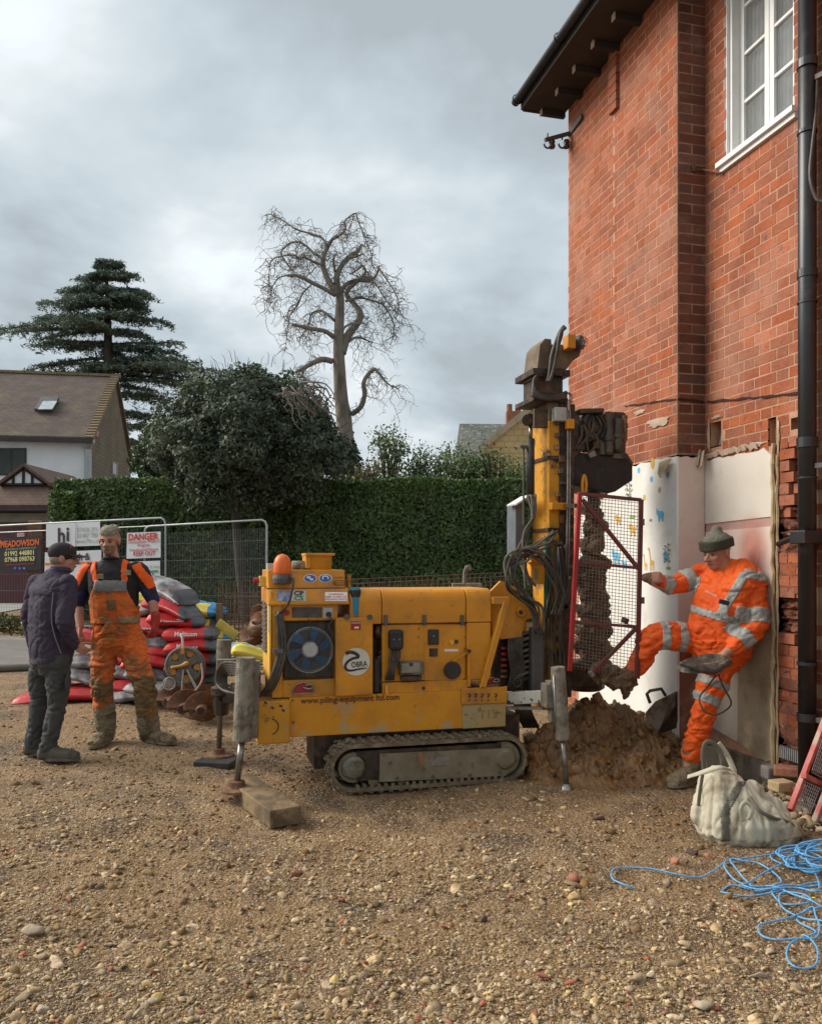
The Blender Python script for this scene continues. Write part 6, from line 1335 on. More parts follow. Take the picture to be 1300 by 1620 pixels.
# ---- mast head with winch and motor
hp = [(848, 596), (854, 545), (862, 535), (872, 536), (876, 592)]
plate('head_shroud', hp, 5.80, .26, mast_w, bevel=.005); 
b = MB(); b.box(Q(842, 0, 5.54)[0], Q(901, 0, 5.54)[0], 5.53, 5.88, Q(0, 594, 5.54)[2], Q(0, 584, 5.54)[2]); b.build('head_flange', oily, rig, bevel=.003)
b = MB(); b.box(Q(851, 0, 5.54)[0], Q(893, 0, 5.54)[0], 5.57, 5.82, Q(0, 628, 5.54)[2], Q(0, 594, 5.54)[2]-.001); b.build('head_box', oily, rig, bevel=.004)
b = MB(); b.box(Q(842, 0, 5.54)[0], Q(898, 0, 5.54)[0], 5.535, 5.88, Q(0, 636, 5.54)[2], Q(0, 628.5, 5.54)[2]); b.build('head_flange', oily, rig, bevel=.003)
plate('head_casting', [(868, 584), (871, 552), (885, 544), (905, 545), (920, 553), (917, 563), (905, 572), (897, 584)], 5.72, .12, mast_w, bevel=.01)
b = MB(); b.cyl(Q(873, 557, 5.60), Q(873, 557, 5.54), .055, 20); b.build('sheave', rusty, rig, bevel=.003)
b = MB(); b.cbox(Q(900, 542, 5.56), (.06, .1, .10)); b.build('motor_block', yellow, rig, bevel=.004)
b = MB(); c = Q(921, 541, 5.56); b.cyl((c[0]-.09, 5.66, c[2]-.01), (c[0], 5.56, c[2]), .052, 20); b.build('hydraulic_motor', dgrey, rig, bevel=.004)
b = MB(); b.lathe([(.0, .0), (.012, .002), (.012, .008), (.024, .008), (.024, 0)], c+Vector((0, -.004, 0)), (-.0, -1, 0), 16); b.torus(c+Vector((.0, -.006, 0)), (0, 1, 0), .038, .004, 18, 5); b.build('motor_cap', steel, rig)
for k in range(8): a = k*math.pi/4; b = MB(); b.cbox(Q(845+(k % 4)*16, 590 if k < 4 else 631, 5.525), (.016, .014, .016)); b.build('bolt', oily, rig)
for dx, dv in ((0, 0), (4, .02), (7, -.015)):
    b = MB(); b.tube(curve_pts([Q(892+dx*.3, 516+dx*.3, 5.50+dv), Q(884+dx*.3, 528, 5.49+dv), Q(873+dx, 560, 5.48+dv), Q(869+dx*.7, 590, 5.48+dv), Q(865+dx*.4, 604, 5.49+dv)]), .013, 10); b.build('hydraulic_hose', hose_m, rig, smooth=True)
b = MB(); b.tube(curve_pts([Q(890, 517, 5.5), Q(889, 530, 5.52), Q(884, 546, 5.54)]), .008, 8); b.build('hydraulic_hose', hose_m, rig, smooth=True)
for k in range(5):
    b = MB(); y = 592+k*5; b.tube(curve_pts([Q(850, y, 5.53), Q(844-k*.6, y+12, 5.49), Q(850, 622+k*1.5, 5.47), Q(872, 628+k, 5.47), Q(896, 620+k*2, 5.49)]), .011, 8); b.build('hydraulic_hose', hose_m, rig, smooth=True)
# ---- big hose loops by the mast foot
def jp(pts, a=5, d=.03): return curve_pts([Vector(p)+Vector((random.uniform(-a, a)*.0044, random.uniform(-d, d), random.uniform(-a, a)*.0044)) for p in pts])
for k in range(7):
    o_ = k*3.4; b = MB(); b.tube(jp([Q(880-o_*.3, 836+o_, 5.42), Q(862, 850+o_*.6, 5.40), Q(838, 866+o_*.5, 5.38), Q(812+o_*.8, 872+o_*.6, 5.36), Q(797+o_*.9, 895+o_*.3, 5.35), Q(800+o_, 925, 5.36), Q(818+o_*.9, 945, 5.38), Q(838+o_*.8, 965, 5.40), Q(846+o_*.7, 1000, 5.42)]), .0095, 8); b.build('hydraulic_hose', hose_m if k % 3 else D.materials.get('muddy_hose') or mat('muddy_hose', (.13, .115, .085), (.07, .06, .045), 9, .8, 0, .2), rig, smooth=True)
for k in range(5):
    o_ = k*4.2; b = MB(); b.tube(jp([Q(812+o_, 876, 5.37), Q(835, 862+o_, 5.35), Q(862-o_*.5, 876+o_*.6, 5.34), Q(880-o_*.6, 905, 5.36), Q(887-o_*.5, 940, 5.40), Q(886-o_, 975, 5.43)]), .0095, 8); b.build('hydraulic_hose', hose_m, rig, smooth=True)
for k in range(5):
    o_ = k*3.2; b = MB(); b.tube(jp([Q(836+o_*.5, 790-o_*.4, 5.6), Q(841+o_*.4, 788, 5.56), Q(843-o_*.3, 815, 5.52), Q(832-o_*.8+6, 845, 5.50), Q(826-o_*.6+4, 885, 5.46), Q(828+o_*1.6, 930, 5.44)]), .009, 8); b.build('hydraulic_hose', D.materials['muddy_hose'], rig, smooth=True)
for k in range(9):
    x = 866+k*3.3; b = MB(); b.tube(jp([Q(x, 850+random.uniform(0, 30), 5.50), Q(x+2, 920, 5.47), Q(x-1, 990, 5.47), Q(x+1, 1065, 5.50)]), .0085, 7); b.build('hydraulic_hose', hose_m, rig, smooth=True)
b = MB(); b.tube(jp([Q(888, 920, 5.45), Q(884, 950, 5.42), Q(890, 962, 5.42), Q(897, 948, 5.42), Q(899, 915, 5.45)]), .014, 8); b.build('hose_loop', oily, rig, smooth=True)
QX = 945
# ---- rotary head (dark drive unit right of the mast)
dv0 = 5.62
hm = mat('greasy_head_steel', (.05, .045, .038), (.10, .08, .055), 12, .45, .3, .4, 40, dirt=(.17, .11, .07), dscale=9, dth=(.52, .66))
b = MB(); b.box(Q(956, 0, dv0)[0], Q(991, 0, dv0)[0], dv0, dv0+.30, Q(0, 722, dv0)[2], Q(0, 649, dv0)[2]); rh = b.build('rotary_head', hm, rig, bevel=.02)
b = MB(); b.prism([(R(x, y, dv0)[0], R(x, y, dv0)[2]) for x, y in ((907, 722), (912, 716), (985, 722), (999, 733), (999, 760), (972, 778), (960, 781), (907, 768))], dv0-.02, dv0+.32); b.build('gearbox', mat('black_gearbox', (.012, .012, .011), (.03, .025, .02), 8, .5, .2, .2, 50, dirt=(.07, .05, .03), dscale=8, dth=(.58, .72)), rig, bevel=.012)
for k in range(7): b = MB(); b.cbox(Q(990+k*1.3, 722+k*2.0, dv0), (.010, .04, .03)); b.build('gear_tooth', hm, rig)
for px, y0, y1, r_ in ((963, 652, 720, .035), (977, 660, 716, .04), (988, 655, 700, .02)): b = MB(); b.lathe([(r_*.6, 0), (r_, .02), (r_, .10), (r_*1.2, .11), (r_*1.2, .14), (r_, .15), (r_, (y1-y0)*.0045)], Q(px, y1, dv0-.03), n=14); b.build('head_motor', random.choice([hm, rusty]), rig)
for px, py, sx, sz, rr_ in ((931, 665, 0, 0, .050), (925, 690, 0, 0, .045), (944, 702, 0, 0, .04), (941, 676, 0, 0, .042), (918, 706, 0, 0, .03), (948, 657, 0, 0, .03)):
    b = MB(); c = Q(px, py, dv0); b.cyl(c+Vector((0, .22, 0)), c+Vector((0, -.02, 0)), rr_, 16); b.build('drive_motor', random.choice([oily, rusty, dgrey]), rig, bevel=.005)
b = MB(); b.bar(Q(912, 652, dv0), Q(950, 651, dv0), .12, .035, up=(0, 0, 1)); b.build('top_bracket', hm, rig, bevel=.008)
b = MB(); b.bar(Q(909, 655, dv0+.02), Q(912, 722, dv0+.02), .05, .05); b.bar(Q(906, 722, dv0+.0), Q(938, 660, dv0+.0), .035, .035); b.build('head_frame', hm, rig)
b = MB(); b.bar(Q(931, 716, dv0-.02), Q(934, 724, dv0-.02), .09, .06); b.build('steel_fitting', steel, rig, bevel=.004)
for k in range(8):
    x0, y0 = random.uniform(912, 952), random.uniform(652, 680); b = MB(); b.tube(curve_pts([Q(x0, y0, dv0-.02), Q(x0+random.uniform(-8, 14), y0+18, dv0-.05), Q(x0+random.uniform(-12, 10), y0+40, dv0-.03)]), random.uniform(.009, .014), 8); b.build('hydraulic_hose', random.choice([oily, hose_m, rusty]), rig, smooth=True)
b = MB(); b.cyl(Q(952, 700, dv0-.01), Q(952, 720, dv0-.01), .03, 14); b.cyl(Q(973, 718, dv0+.05), Q(973, 728, dv0+.05), .09, 20); b.build('drive_collar', hm, rig, bevel=.006)
b = MB(); b.tube(curve_pts([Q(922, 782, 5.52), Q(921, 765, 5.52), Q(924, 752, 5.52), Q(927, 765, 5.52), Q(926, 780, 5.52)]), .012, 8); b.build('yellow_hook', yellow, rig, smooth=True)
# ---- drill string: mud-caked auger below the head
AV = 5.82; ac = Q(938, 900, AV); 
aug = Thing('mud_caked_auger', 'mud caked auger string hanging from the drilling head behind the red cage', 'auger', R2W((ac[0], AV, .5)), rot=True)
zt_a, zb_a = Q(938, 775, AV)[2], Q(938, 1065, AV)[2]
b = MB(); b.cyl((ac[0], AV, zb_a), (ac[0], AV, zt_a), .045, 14); stem = b.build('stem', oily, aug)
b = MB(); turns = 5.2; n = 120; vs = []; fs = []
for i in range(n+1):
    t = i/n; a = t*turns*2*math.pi; z = zt_a-.02-(zt_a-zb_a-.02)*t; ro = .118*(1+.10*mn.noise(Vector((t*30, 0, 0))))*(1 if t < .45 else .95)
    for r in (.03, ro*.6, ro): vs.append((ac[0]+r*math.cos(a), AV+r*math.sin(a), z+random.uniform(-.004, .004)))
    if i:
        for j in range(2): k = (i-1)*3+j; fs.append((k, k+1, k+4, k+3))
b.add(vs, fs); o = b.build('flight', clay, aug, fix=False); setmod(o, 'SOLIDIFY', thickness=.02)
# clay packed on the flights
def clayball(pts, seed, name, T, m=clay, vox=.012, amp=.03, frq=9):
    b = MB()
    for c, r in pts: b.ell(c, r, None, 14, 9)
    me = b.mesh(name); o = D.objects.new('tmp', me); COL.objects.link(o); m1 = o.modifiers.new('r', 'REMESH'); m1.mode = 'VOXEL'; m1.voxel_size = vox
    dg = bpy.context.evaluated_depsgraph_get(); dg.update(); m2 = D.meshes.new_from_object(o.evaluated_get(dg)); D.objects.remove(o)
    k = len(m2.vertices); co = np.empty(k*3, dtype=np.float32); m2.vertices.foreach_get('co', co); co = co.reshape(-1, 3); nr = np.empty(k*3, dtype=np.float32); m2.vertices.foreach_get('normal', nr); nr = nr.reshape(-1, 3)
    d = np.array([amp*(mn.noise(Vector(tuple(c*frq+seed)))+.5*mn.noise(Vector(tuple(c*frq*2.6+seed)))+.3*abs(mn.noise(Vector(tuple(c*frq*6+seed))))) for c in co]); co = co+nr*d[:, None]
    m2.vertices.foreach_set('co', co.astype(np.float32).ravel()); m2.update(); m2.materials.clear(); return link(name, m2, m, T.o if T else None, pre=T.pre if T else None)
pts = []
for i in range(26):
    t = i/25; z = zt_a-.12-(zt_a-zb_a-.15)*t; r = (.088 if t < .35 else .135)*random.uniform(.75, 1.1)
    if t < .42 and random.random() < .35: r = .06
    pts.append(((ac[0]+random.uniform(-.02, .02), AV+random.uniform(-.02, .02), z), (r, r*.9, .055)))
clayball(pts, 3, 'packed_clay', aug, mat('dark_packed_clay', (.14, .08, .042), (.08, .046, .026), 7, .7, 0, .8, 30, coords='World'), vox=.011, amp=.045, frq=12)
# ---- casing / lower guide behind the cage foot
b = MB(); c = Q(925, 1075, 5.8); b.lathe([(.12, -.08), (.15, -.06), (.15, .05), (.13, .07)], c, n=24); b.build('drill_collar', oily, rig)
b = MB(); b.box(Q(897, 0, 5.66)[0], Q(945, 0, 5.66)[0], 5.62, 5.95, Q(0, 1088, 5.66)[2], Q(0, 1048, 5.66)[2]); b.build('foot_clamp', oily, rig, bevel=.02)
QX = 480
# ---- white outrigger arm and near front jack
wa = mat('chipped_white_arm', (.50, .48, .42), (.42, .4, .35), 6, .8, 0, .2, 60, dirt=(.05, .04, .03), dscale=9, dth=(.53, .57))
b = MB(); b.bar(Q(803, 1105, 5.45), Q(860, 1102, 5.18), .05, .085, up=(0, 0, 1)); arm = b.build('outrigger_arm', wa, rig, bevel=.004)
b = MB(); b.bar(Q(800, 1120, 5.45), Q(860, 1121, 5.20), .03, .02, up=(0, 0, 1)); b.build('arm_rib', grey_mud, rig, parent=arm)
def jack(v, x_top, y_top, x_bot, y_bot, rad, x_foot, y_foot, rr_, label=None, pad=True, m=grey_mud, n=18):
    b = MB(); b.tube([Q(x_top, y_top, v), Q(x_bot, y_bot, v)], rad, n); j = b.build('jack_cylinder', m, rig, bevel=.004)
    b = MB(); b.cyl(Q(x_bot, y_bot-2, v), Q(x_foot, y_foot, v), rr_, 14); b.build('jack_rod', steel, rig, smooth=True)
    return j
j1 = jack(5.04, 882, 1055, 890, 1170, .048, 896, 1243, .018)
b = MB(); b.cbox(Q(866, 1100, 5.10), (.06, .1, .16)); b.cbox(Q(871, 1085, 5.09), (.05, .08, .07)); b.cbox(Q(872, 1128, 5.09), (.03, .05, .12)); b.build('jack_bracket', grey_mud, rig, bevel=.006)
b = MB(); b.tube([Q(876, 1068, 5.0), Q(878, 1120, 4.99), Q(877, 1160, 5.0)], .008, 6); b.build('jack_pipe', steel, rig, smooth=True)
b = MB(); b.lathe([(.03, .035), (.034, .02), (.045, .0), (.046, -.012)], Q(896, 1248, 5.04), n=20); b.build('jack_foot', steel, rig)
# near rear jack standing on the plank
v_ = 5.27; j2 = jack(v_, 389, 1040, 383, 1172, .060, 375, 1236, .021)
b = MB(); b.bar(Q(404, 1045, 5.36), Q(399, 1168, 5.36), .05, .06); jb2 = b.build('jack_channel', grey_mud, rig, bevel=.005)
for k in range(8): b = MB(); b.cbox(Q(399-k*.4, 1096+k*9.5, 5.32), (.02, .03, .014)); b.build('bolt', galv, rig, parent=jb2)
b = MB(); b.box(Q(398, 0, 5.4)[0], Q(412, 0, 5.4)[0], 5.36, 6.3, Q(0, 1100, 5.4)[2], Q(0, 1060, 5.4)[2]); b.build('rear_crossbeam', oily, rig, bevel=.005)
b = MB(); fz = Q(374, 1240, v_); b.lathe([(.022, .055), (.052, .05), (.055, .02), (.058, .012), (.115, .006), (.118, -.008)], Vector((fz[0], fz[1], .085)), n=24); b.build('jack_foot', rusty, rig)
# far rear jack on a black pad
v_ = 6.38; jack(v_, 355, 1012, 353, 1042, .055, 346, 1190, .02)
b = MB(); c = Q(346, 1188, v_); b.cyl(Q(350, 1042, v_), Q(348, 1120, v_), .04, 14); b.build('jack_cylinder', oily, rig)
b = MB(); b.lathe([(.02, .05), (.045, .048), (.048, .012), (.115, .006), (.118, -.01)], Vector((c[0], v_, .055)), n=24); b.build('jack_foot', rusty, rig)
b = MB(); b.bar(Q(356, 1100, 6.3), Q(412, 1095, 6.1), .08, .12, up=(0, 0, 1)); b.bar(Q(395, 1110, 5.5), Q(372, 1090, 6.2), .07, .09, up=(0, 0, 1)); b.build('outrigger_arm', oily, rig, bevel=.006)
b = MB(); b.lathe([(.075, -.03), (.085, -.02), (.085, .03), (.05, .05)], Q(352, 1094, v_-.05), n=18); b.lathe([(.055, -.06), (.06, .05)], Q(350, 1118, v_-.05), n=8); b.build('jack_head', oily, rig)
for k in range(6): b = MB(); b.tube(curve_pts([Q(378, 1050+k*4, 5.6), Q(352+k*2, 1050+k*3, 6.1), Q(342+k*3, 1075, 6.2), Q(352+k*2, 1092+k, 6.1), Q(385, 1100+k*2, 5.8)]), .012, 8); b.build('hydraulic_hose', hose_m, rig, smooth=True)
b = MB(); b.cbox(Q(358, 1052, 6.3), (.14, .1, .09)); b.build('hose_block', grey_mud, rig, bevel=.005)
# hose bundle behind lower front
for k in range(5): b = MB(); b.tube(curve_pts([Q(812+k*6, 1095, 5.7), Q(818+k*5, 1125, 5.6), Q(830+k*5, 1150, 5.65)]), .016, 8); b.build('hydraulic_hose', oily, rig, smooth=True)
# ---- red mesh guard (hinged cage door of the rig)
cg = Thing('red_mesh_guard', 'tall red framed wire mesh safety gate held by the man in orange', 'guard', R2W((Q(912, 1075, 5.15)[0], 5.15, 0)), rot=True)
cA, cB = 5.20, 5.09    # left and right edge depth
def CP(px, py):
    t = (px-905)/(1012-905); return Q(px, py, cA+(cB-cA)*t)
def cbar(p, q, w, nm, m=cage_m): b = MB(); b.bar(CP(*p), CP(*q), w, w*.8, up=(0, 1, 0)); return b.build(nm, m, cg, bevel=.002)
cbar((917, 779), (901, 1062), .030, 'post', red_m); cbar((1014, 790), (1008, 1074), .028, 'post')
cbar((917, 781), (1014, 791), .024, 'rail'); cbar((912, 889), (1011, 899), .020, 'rail'); cbar((907, 984), (1009, 992), .020, 'rail')
cbar((921, 790), (1010, 900), .026, 'brace'); cbar((1008, 992), (938, 1064), .026, 'brace'); b = MB(); b.bar(CP(938, 1064), CP(933, 1068), .04, .03, up=(0, 1, 0)); b.build('brace_end', grey_mud, cg)
b = MB(); 
def lerp2(a, b_, t): return (a[0]+(b_[0]-a[0])*t, a[1]+(b_[1]-a[1])*t)
for i in range(1, 19): t = i/19; b.tube([CP(*lerp2((917, 781), (1014, 791), t)), CP(*lerp2((903, 1058), (1008, 1074), t))], .0019, 4)
for i in range(1, 54): t = i/54; b.tube([CP(*lerp2((917, 781), (903, 1058), t)), CP(*lerp2((1014, 791), (1008, 1074), t))], .0019, 4)
b.build('wire_mesh', mat('muddy_wire', (.22, .18, .13), (.14, .11, .08), 12, .8, .3, 0), cg, kind='stuff', fix=False)
for y in (826, 950): b = MB(); b.cbox(CP(1016, y), (.022, .02, .045)); b.build('hinge', dgrey, cg)
for y in (800, 960): b = MB(); b.bar(CP(912, y), Q(893, y, 5.54), .03, .03); b.build('mounting_arm', oily, cg)
b = MB(); b.bar(CP(987, 986), CP(990, 978), .05, .03); b.build('latch', oily, cg)
# ---- bottle standing on the tank
bt = Thing('flask', 'teal blue travel flask with black band standing on the rig', 'flask', R2W(tuple(Q(561, 977, 5.47))), rot=True)
c = Q(561.5, 978, 5.47); h = Q(561, 930, 5.47)[2]-c[2]
b = MB(); b.lathe([(.0, 0), (.034, 0), (.034, .012), (.034, .03)], c, n=24); b.build('base', steel, bt, smooth=False)
b = MB(); b.lathe([(.035, .03), (.0365, .045), (.0375, h*.72)], c, n=24); b.build('body', teal, bt, smooth=False)
b = MB(); b.lathe([(.039, h*.70), (.039, h*.93)], c, n=24); b.build('band', black, bt); b = MB(); b.lathe([(.038, h*.93), (.036, h), (.0, h)], c, n=24); b.build('lid', teal, bt)
# ============================================================ CLAY HEAP
def heap():
    u0, u1, v0_, v1_ = Q(838, 0, 5.3)[0], Q(1110, 0, 5.3)[0], 4.95, 6.9
    t = Thing('clay_heap', 'big heap of wet brown clay spoil at the foot of the drill and wall', 'heap', R2W(((u0+u1)/2, 5.7, 0)), rot=True)
    nu, nv = 190, 170; vs = np.zeros((nv, nu, 3))
    pk = [(Q(940, 1180, 5.7)[0], 5.75, .50, .34, .42), (Q(985, 0, 5.6)[0], 5.80, .40, .30, .40), (Q(1040, 0, 5.6)[0], 5.75, .30, .30, .5), (Q(880, 0, 5.5)[0], 5.6, .30, .22, .35), (Q(1020, 0, 5.35)[0], 5.35, .22, .38, .28), (Q(930, 0, 5.3)[0], 5.25, .20, .22, .2), (Q(858, 0, 5.35)[0], 5.45, .18, .16, .25), (Q(1080, 0, 5.3)[0], 5.42, .20, .24, .3), (Q(1060, 0, 5.3)[0], 5.20, .15, .26, .2), (Q(985, 0, 5.3)[0], 5.15, .16, .3, .16)]
    for j in range(nv):
        for i in range(nu):
            u = u0-.15+(u1-u0+.3)*i/(nu-1); v = v0_+(v1_-v0_)*j/(nv-1); h = 0
            for a, b_, H, ru, rv in pk:
                d = ((u-a)/ru)**2+((v-b_)/rv)**2; h = max(h, H*math.exp(-d*1.05)) if d < 6 else h
            q = Vector((u*5, v*5, 1)); k = min(1, h*9)
            n1 = mn.noise(q); n2 = mn.noise(q*2.3); n3 = mn.noise(q*5.1); n4 = mn.noise(q*11)
            z = h*(1+.35*n1)+k*(.06*n2+.055*abs(n3)+.03*n4+.012*mn.noise(q*22))-.03
            vs[j, i] = (u+k*.03*mn.noise(q*3+Vector((5, 0, 0))), v+k*.03*mn.noise(q*3+Vector((0, 9, 0))), z)
    V_ = vs.reshape(-1, 3); ii = (np.arange(nv-1)[:, None]*nu+np.arange(nu-1)[None, :]).ravel(); me = np_mesh('clay', V_, np.stack([ii, ii+1, ii+nu+1, ii+nu], 1))
    link('clay', me, clay, t.o, smooth=False, pre=t.pre)
    P = []; S = []
    for _ in range(900):
        j = random.randrange(nv); i = random.randrange(nu); p = vs[j, i]
        if p[2] < .012 or (p[2] < .05 and random.random() < .5): continue
        P.append(tuple(R2W(p))); S.append(min(.075, random.lognormvariate(math.log(.024), .5)))
    vv, ff = stones(np.array(P), np.array(S), 1, .17, (.5, 1.0), .8); o = link('clay_lumps', np_mesh('clay_lumps', vv, ff), clay, kind='stuff', smooth=False); o.data.transform(t.inv); o.parent = t.o
    def hz(u, v):
        i = int((u-(u0-.15))/(u1-u0+.3)*(nu-1)); j = int((v-v0_)/(v1_-v0_)*(nv-1)); return vs[max(0, min(nv-1, j)), max(0, min(nu-1, i))][2]
    return hz
heap_z = heap()
# clay stuck on the boot of the raised leg is part of the man below

# ============================================================ PEOPLE
def remeshed(mb, vox, smooth=4):
    me = mb.mesh('m'); o = D.objects.new('tmp', me); COL.objects.link(o); m1 = o.modifiers.new('r', 'REMESH'); m1.mode = 'VOXEL'; m1.voxel_size = vox
    if smooth: m2 = o.modifiers.new('s', 'SMOOTH'); m2.iterations = smooth; m2.factor = .5
    dg = bpy.context.evaluated_depsgraph_get(); dg.update(); out_ = D.meshes.new_from_object(o.evaluated_get(dg)); D.objects.remove(o); out_.materials.clear(); return out_
def arr(me):
    k = len(me.vertices); co = np.empty(k*3, dtype=np.float32); me.vertices.foreach_get('co', co); nr = np.empty(k*3, dtype=np.float32); me.vertices.foreach_get('normal', nr); return co.reshape(-1, 3), nr.reshape(-1, 3)
def organic(mb, name, m, T, vox=.009, smooth=3, fold=0, fdir=(1, 1, 2.2), ffrq=9, seed=0, parent=None, label=None, fmod=None):
    me = remeshed(mb, vox, smooth)
    if fold:
        co, nr = arr(me); d = np.empty(len(co))
        for i, c in enumerate(co):
            q = Vector((c[0]*fdir[0]*ffrq+seed, c[1]*fdir[1]*ffrq, c[2]*fdir[2]*ffrq)); w = mn.noise(q*.45+Vector((9, 3, 1)))
            a = mn.noise(q+Vector((w, w, w*2))); a = a*.7-math.exp(-(a*7)**2)*.75; b_ = mn.noise(q*2.3); b_ = b_*.5-math.exp(-(b_*6)**2)*.5
            d[i] = fold*(a*.8+b_*.45)*(fmod(c) if fmod else 1)
        co = co+nr*d[:, None].astype(np.float32); me.vertices.foreach_set('co', co.ravel()); me.update()
    return link(name, me, m, parent if parent is not None else T.o, smooth=True, pre=T.pre, label=label)
def patch_of(o, T, pred, name, m, off=.004, label=None, parent=None):
    """a piece of fabric applied over part of a garment: the faces for which pred(world point) holds, lifted off the surface"""
    me = o.data; inv = T.pre.inverted(); nf_ = len(me.polygons); ce = np.empty(nf_*3, dtype=np.float32); me.polygons.foreach_get('center', ce); ce = ce.reshape(-1, 3)
    Mi = np.array(inv); W_ = ce @ Mi[:3, :3].T+Mi[:3, 3]
    sel = [i for i in range(nf_) if pred(W_[i])]
    if not sel: return None
    co, nr = arr(me); mp = {}; vs = []; fs = []
    for i in sel:
        f = []
        for vi in me.polygons[i].vertices:
            if vi not in mp: mp[vi] = len(vs); vs.append(co[vi]+nr[vi]*off)
            f.append(mp[vi])
        fs.append(f)
    m2 = D.meshes.new(name); m2.from_pydata([tuple(map(float, p)) for p in vs], [], fs); m2.update()
    q = link(name, m2, m, parent if parent is not None else T.o, smooth=True, label=label); s = setmod(q, 'SOLIDIFY', thickness=off*1.3, offset=-1); return q
def seg_t(p, a, b):
    """parameter along a-b and distance from the axis"""
    ax, ay, az = b[0]-a[0], b[1]-a[1], b[2]-a[2]; L2 = ax*ax+ay*ay+az*az; t = ((p[0]-a[0])*ax+(p[1]-a[1])*ay+(p[2]-a[2])*az)/L2
    dx, dy, dz = p[0]-a[0]-ax*t, p[1]-a[1]-ay*t, p[2]-a[2]-az*t; return t, math.sqrt(dx*dx+dy*dy+dz*dz)
def hand(mb, wrist, palm_dir, nrm, side, s=1.0, curl=.5, thumb_spread=.7):
    """palm and five bent fingers; palm_dir: wrist to knuckles, nrm: out of the back of the hand, side: +1/-1 which way the thumb lies"""
    d = Vector(palm_dir).normalized(); n = Vector(nrm); n = (n-d*n.dot(d)).normalized(); x = d.cross(n)*side
    w = Vector(wrist); mb.secs([(w-d*.01, x, n, .028*s, .02*s), (w+d*.03*s, x, n, .036*s, .018*s), (w+d*.07*s, x, n, .042*s, .016*s), (w+d*.092*s, x, n, .040*s, .013*s)], 14)
    for k, (o_, L) in enumerate(((.030, .070), (.011, .080), (-.009, .074), (-.029, .058))):
        b0 = w+d*.085*s+x*o_*s; p = [b0-d*.02*s, b0]; dd = d.copy(); c = curl*(1+.12*k)
        for q, l in enumerate((.42, .32, .26)): dd = (Matrix.Rotation(-c*(.75+.2*q)*1.0, 3, x*1.0*side) @ dd); dd.normalize(); p.append(p[-1]+dd*L*l*s)
        mb.limb(p, [.0095*s, .010*s, .009*s, .0085*s, .0075*s], 8, 2)
    b0 = w+d*.025*s+x*.026*s; td = (d*.75+x*thumb_spread-n*.25*(curl+.4)).normalized(); mb.limb([b0, b0+td*.035*s, b0+td*.06*s+d*.010*s-n*.01, b0+td*.072*s+d*.03*s-n*.02*s], [.014*s, .012*s, .0105*s, .009*s], 8, 3)
def head_mesh(mb, c, f, up, s=1.0, neck_to=None, neck_r=.058):
    f = Vector(f).normalized(); up = Vector(up); up = (up-f*up.dot(f)).normalized(); r = f.cross(up)
    M = Matrix((r, f, up)).transposed(); P = lambda a, b_, d: Vector(c)+r*a*s+f*b_*s+up*d*s
    mb.ell(P(0, -.012, .035), (.074*s, .094*s, .088*s), M); mb.ell(P(0, .022, -.030), (.060*s, .070*s, .078*s), M); mb.ell(P(0, .048, -.075), (.040*s, .038*s, .036*s), M)
    mb.ell(P(0, .070, .018), (.055*s, .020*s, .012*s), M)          # brow
    mb.limb([P(0, .082, .010), P(0, .100, -.012), P(0, .112, -.028)], [.008*s, .011*s, .015*s], 8, 3); mb.ell(P(.013, .098, -.032), (.009*s, .010*s, .008*s), M); mb.ell(P(-.013, .098, -.032), (.009*s, .010*s, .008*s), M)
    for a in (-1, 1): mb.ell(P(.040*a, .058, -.022), (.020*s, .022*s, .020*s), M); mb.ell(P(.078*a, -.008, -.005), (.011*s, .022*s, .034*s), M)
    mb.ell(P(0, .086, -.058), (.024*s, .012*s, .009*s), M)
    if neck_to is not None: mb.limb([P(0, -.015, -.02), P(0, -.018, -.09), Vector(neck_to)], [neck_r*s*.95, neck_r*s*.95, neck_r*1.15], 14, 3)
    return P, M
def face_bits(P, M, T, s=1.0, body=None):
    for a in (-1, 1):
        b = MB(); b.ell(P(.030*a, .080, .002), (.0115*s, .008*s, .0065*s), M, 10, 8); b.build('eye', D.materials.get('eye_dark') or mat('eye_dark', (.05, .035, .03), None, 5, .3, 0, 0), T, smooth=True, parent=body)
        b = MB(); b.limb([P(.014*a, .092, .022), P(.032*a, .090, .027), P(.050*a, .074, .020)], [.0045*s, .005*s, .003*s], 6, 3); b.build('eyebrow', D.materials.get('brow_hair') or mat('brow_hair', (.10, .08, .06), None, 5, .9, 0, 0), T, smooth=True, parent=body)
    b = MB(); b.limb([P(-.024, .086, -.060), P(0, .098, -.058), P(.024, .086, -.060)], [.003*s, .0048*s, .003*s], 6, 4); b.build('lips', D.materials.get('lips') or mat('lips', (.24, .085, .07), None, 5, .5, 0, 0), T, smooth=True, parent=body)
# materials for clothing
orange = mat('hi_vis_orange', (.80, .11, .008), (.66, .082, .008), 5, .75, 0, .15, 90, dirt=(.30, .11, .03), dscale=4.5, dth=(.60, .80), dirt2=(.45, .10, .015), d2scale=13, d2th=(.62, .78))
orange_dirty = mat('muddy_orange_cloth', (.70, .15, .025), (.52, .115, .022), 5, .85, 0, .2, 70, dirt=(.19, .10, .04), dscale=5, dth=(.54, .72), dirt2=(.36, .12, .03), d2scale=11, d2th=(.52, .64), zdirt=(.45, 1.25, .11))
refl = mat('grey_reflective_band', (.36, .36, .33), (.28, .28, .26), 9, .55, 0, .08, 70, dirt=(.17, .15, .1), dscale=8, dth=(.52, .68))
refl_dirty = mat('muddy_reflective_band', (.30, .25, .16), (.22, .18, .11), 9, .7, 0, .08, 70, dirt=(.13, .10, .06), dscale=8, dth=(.5, .66))
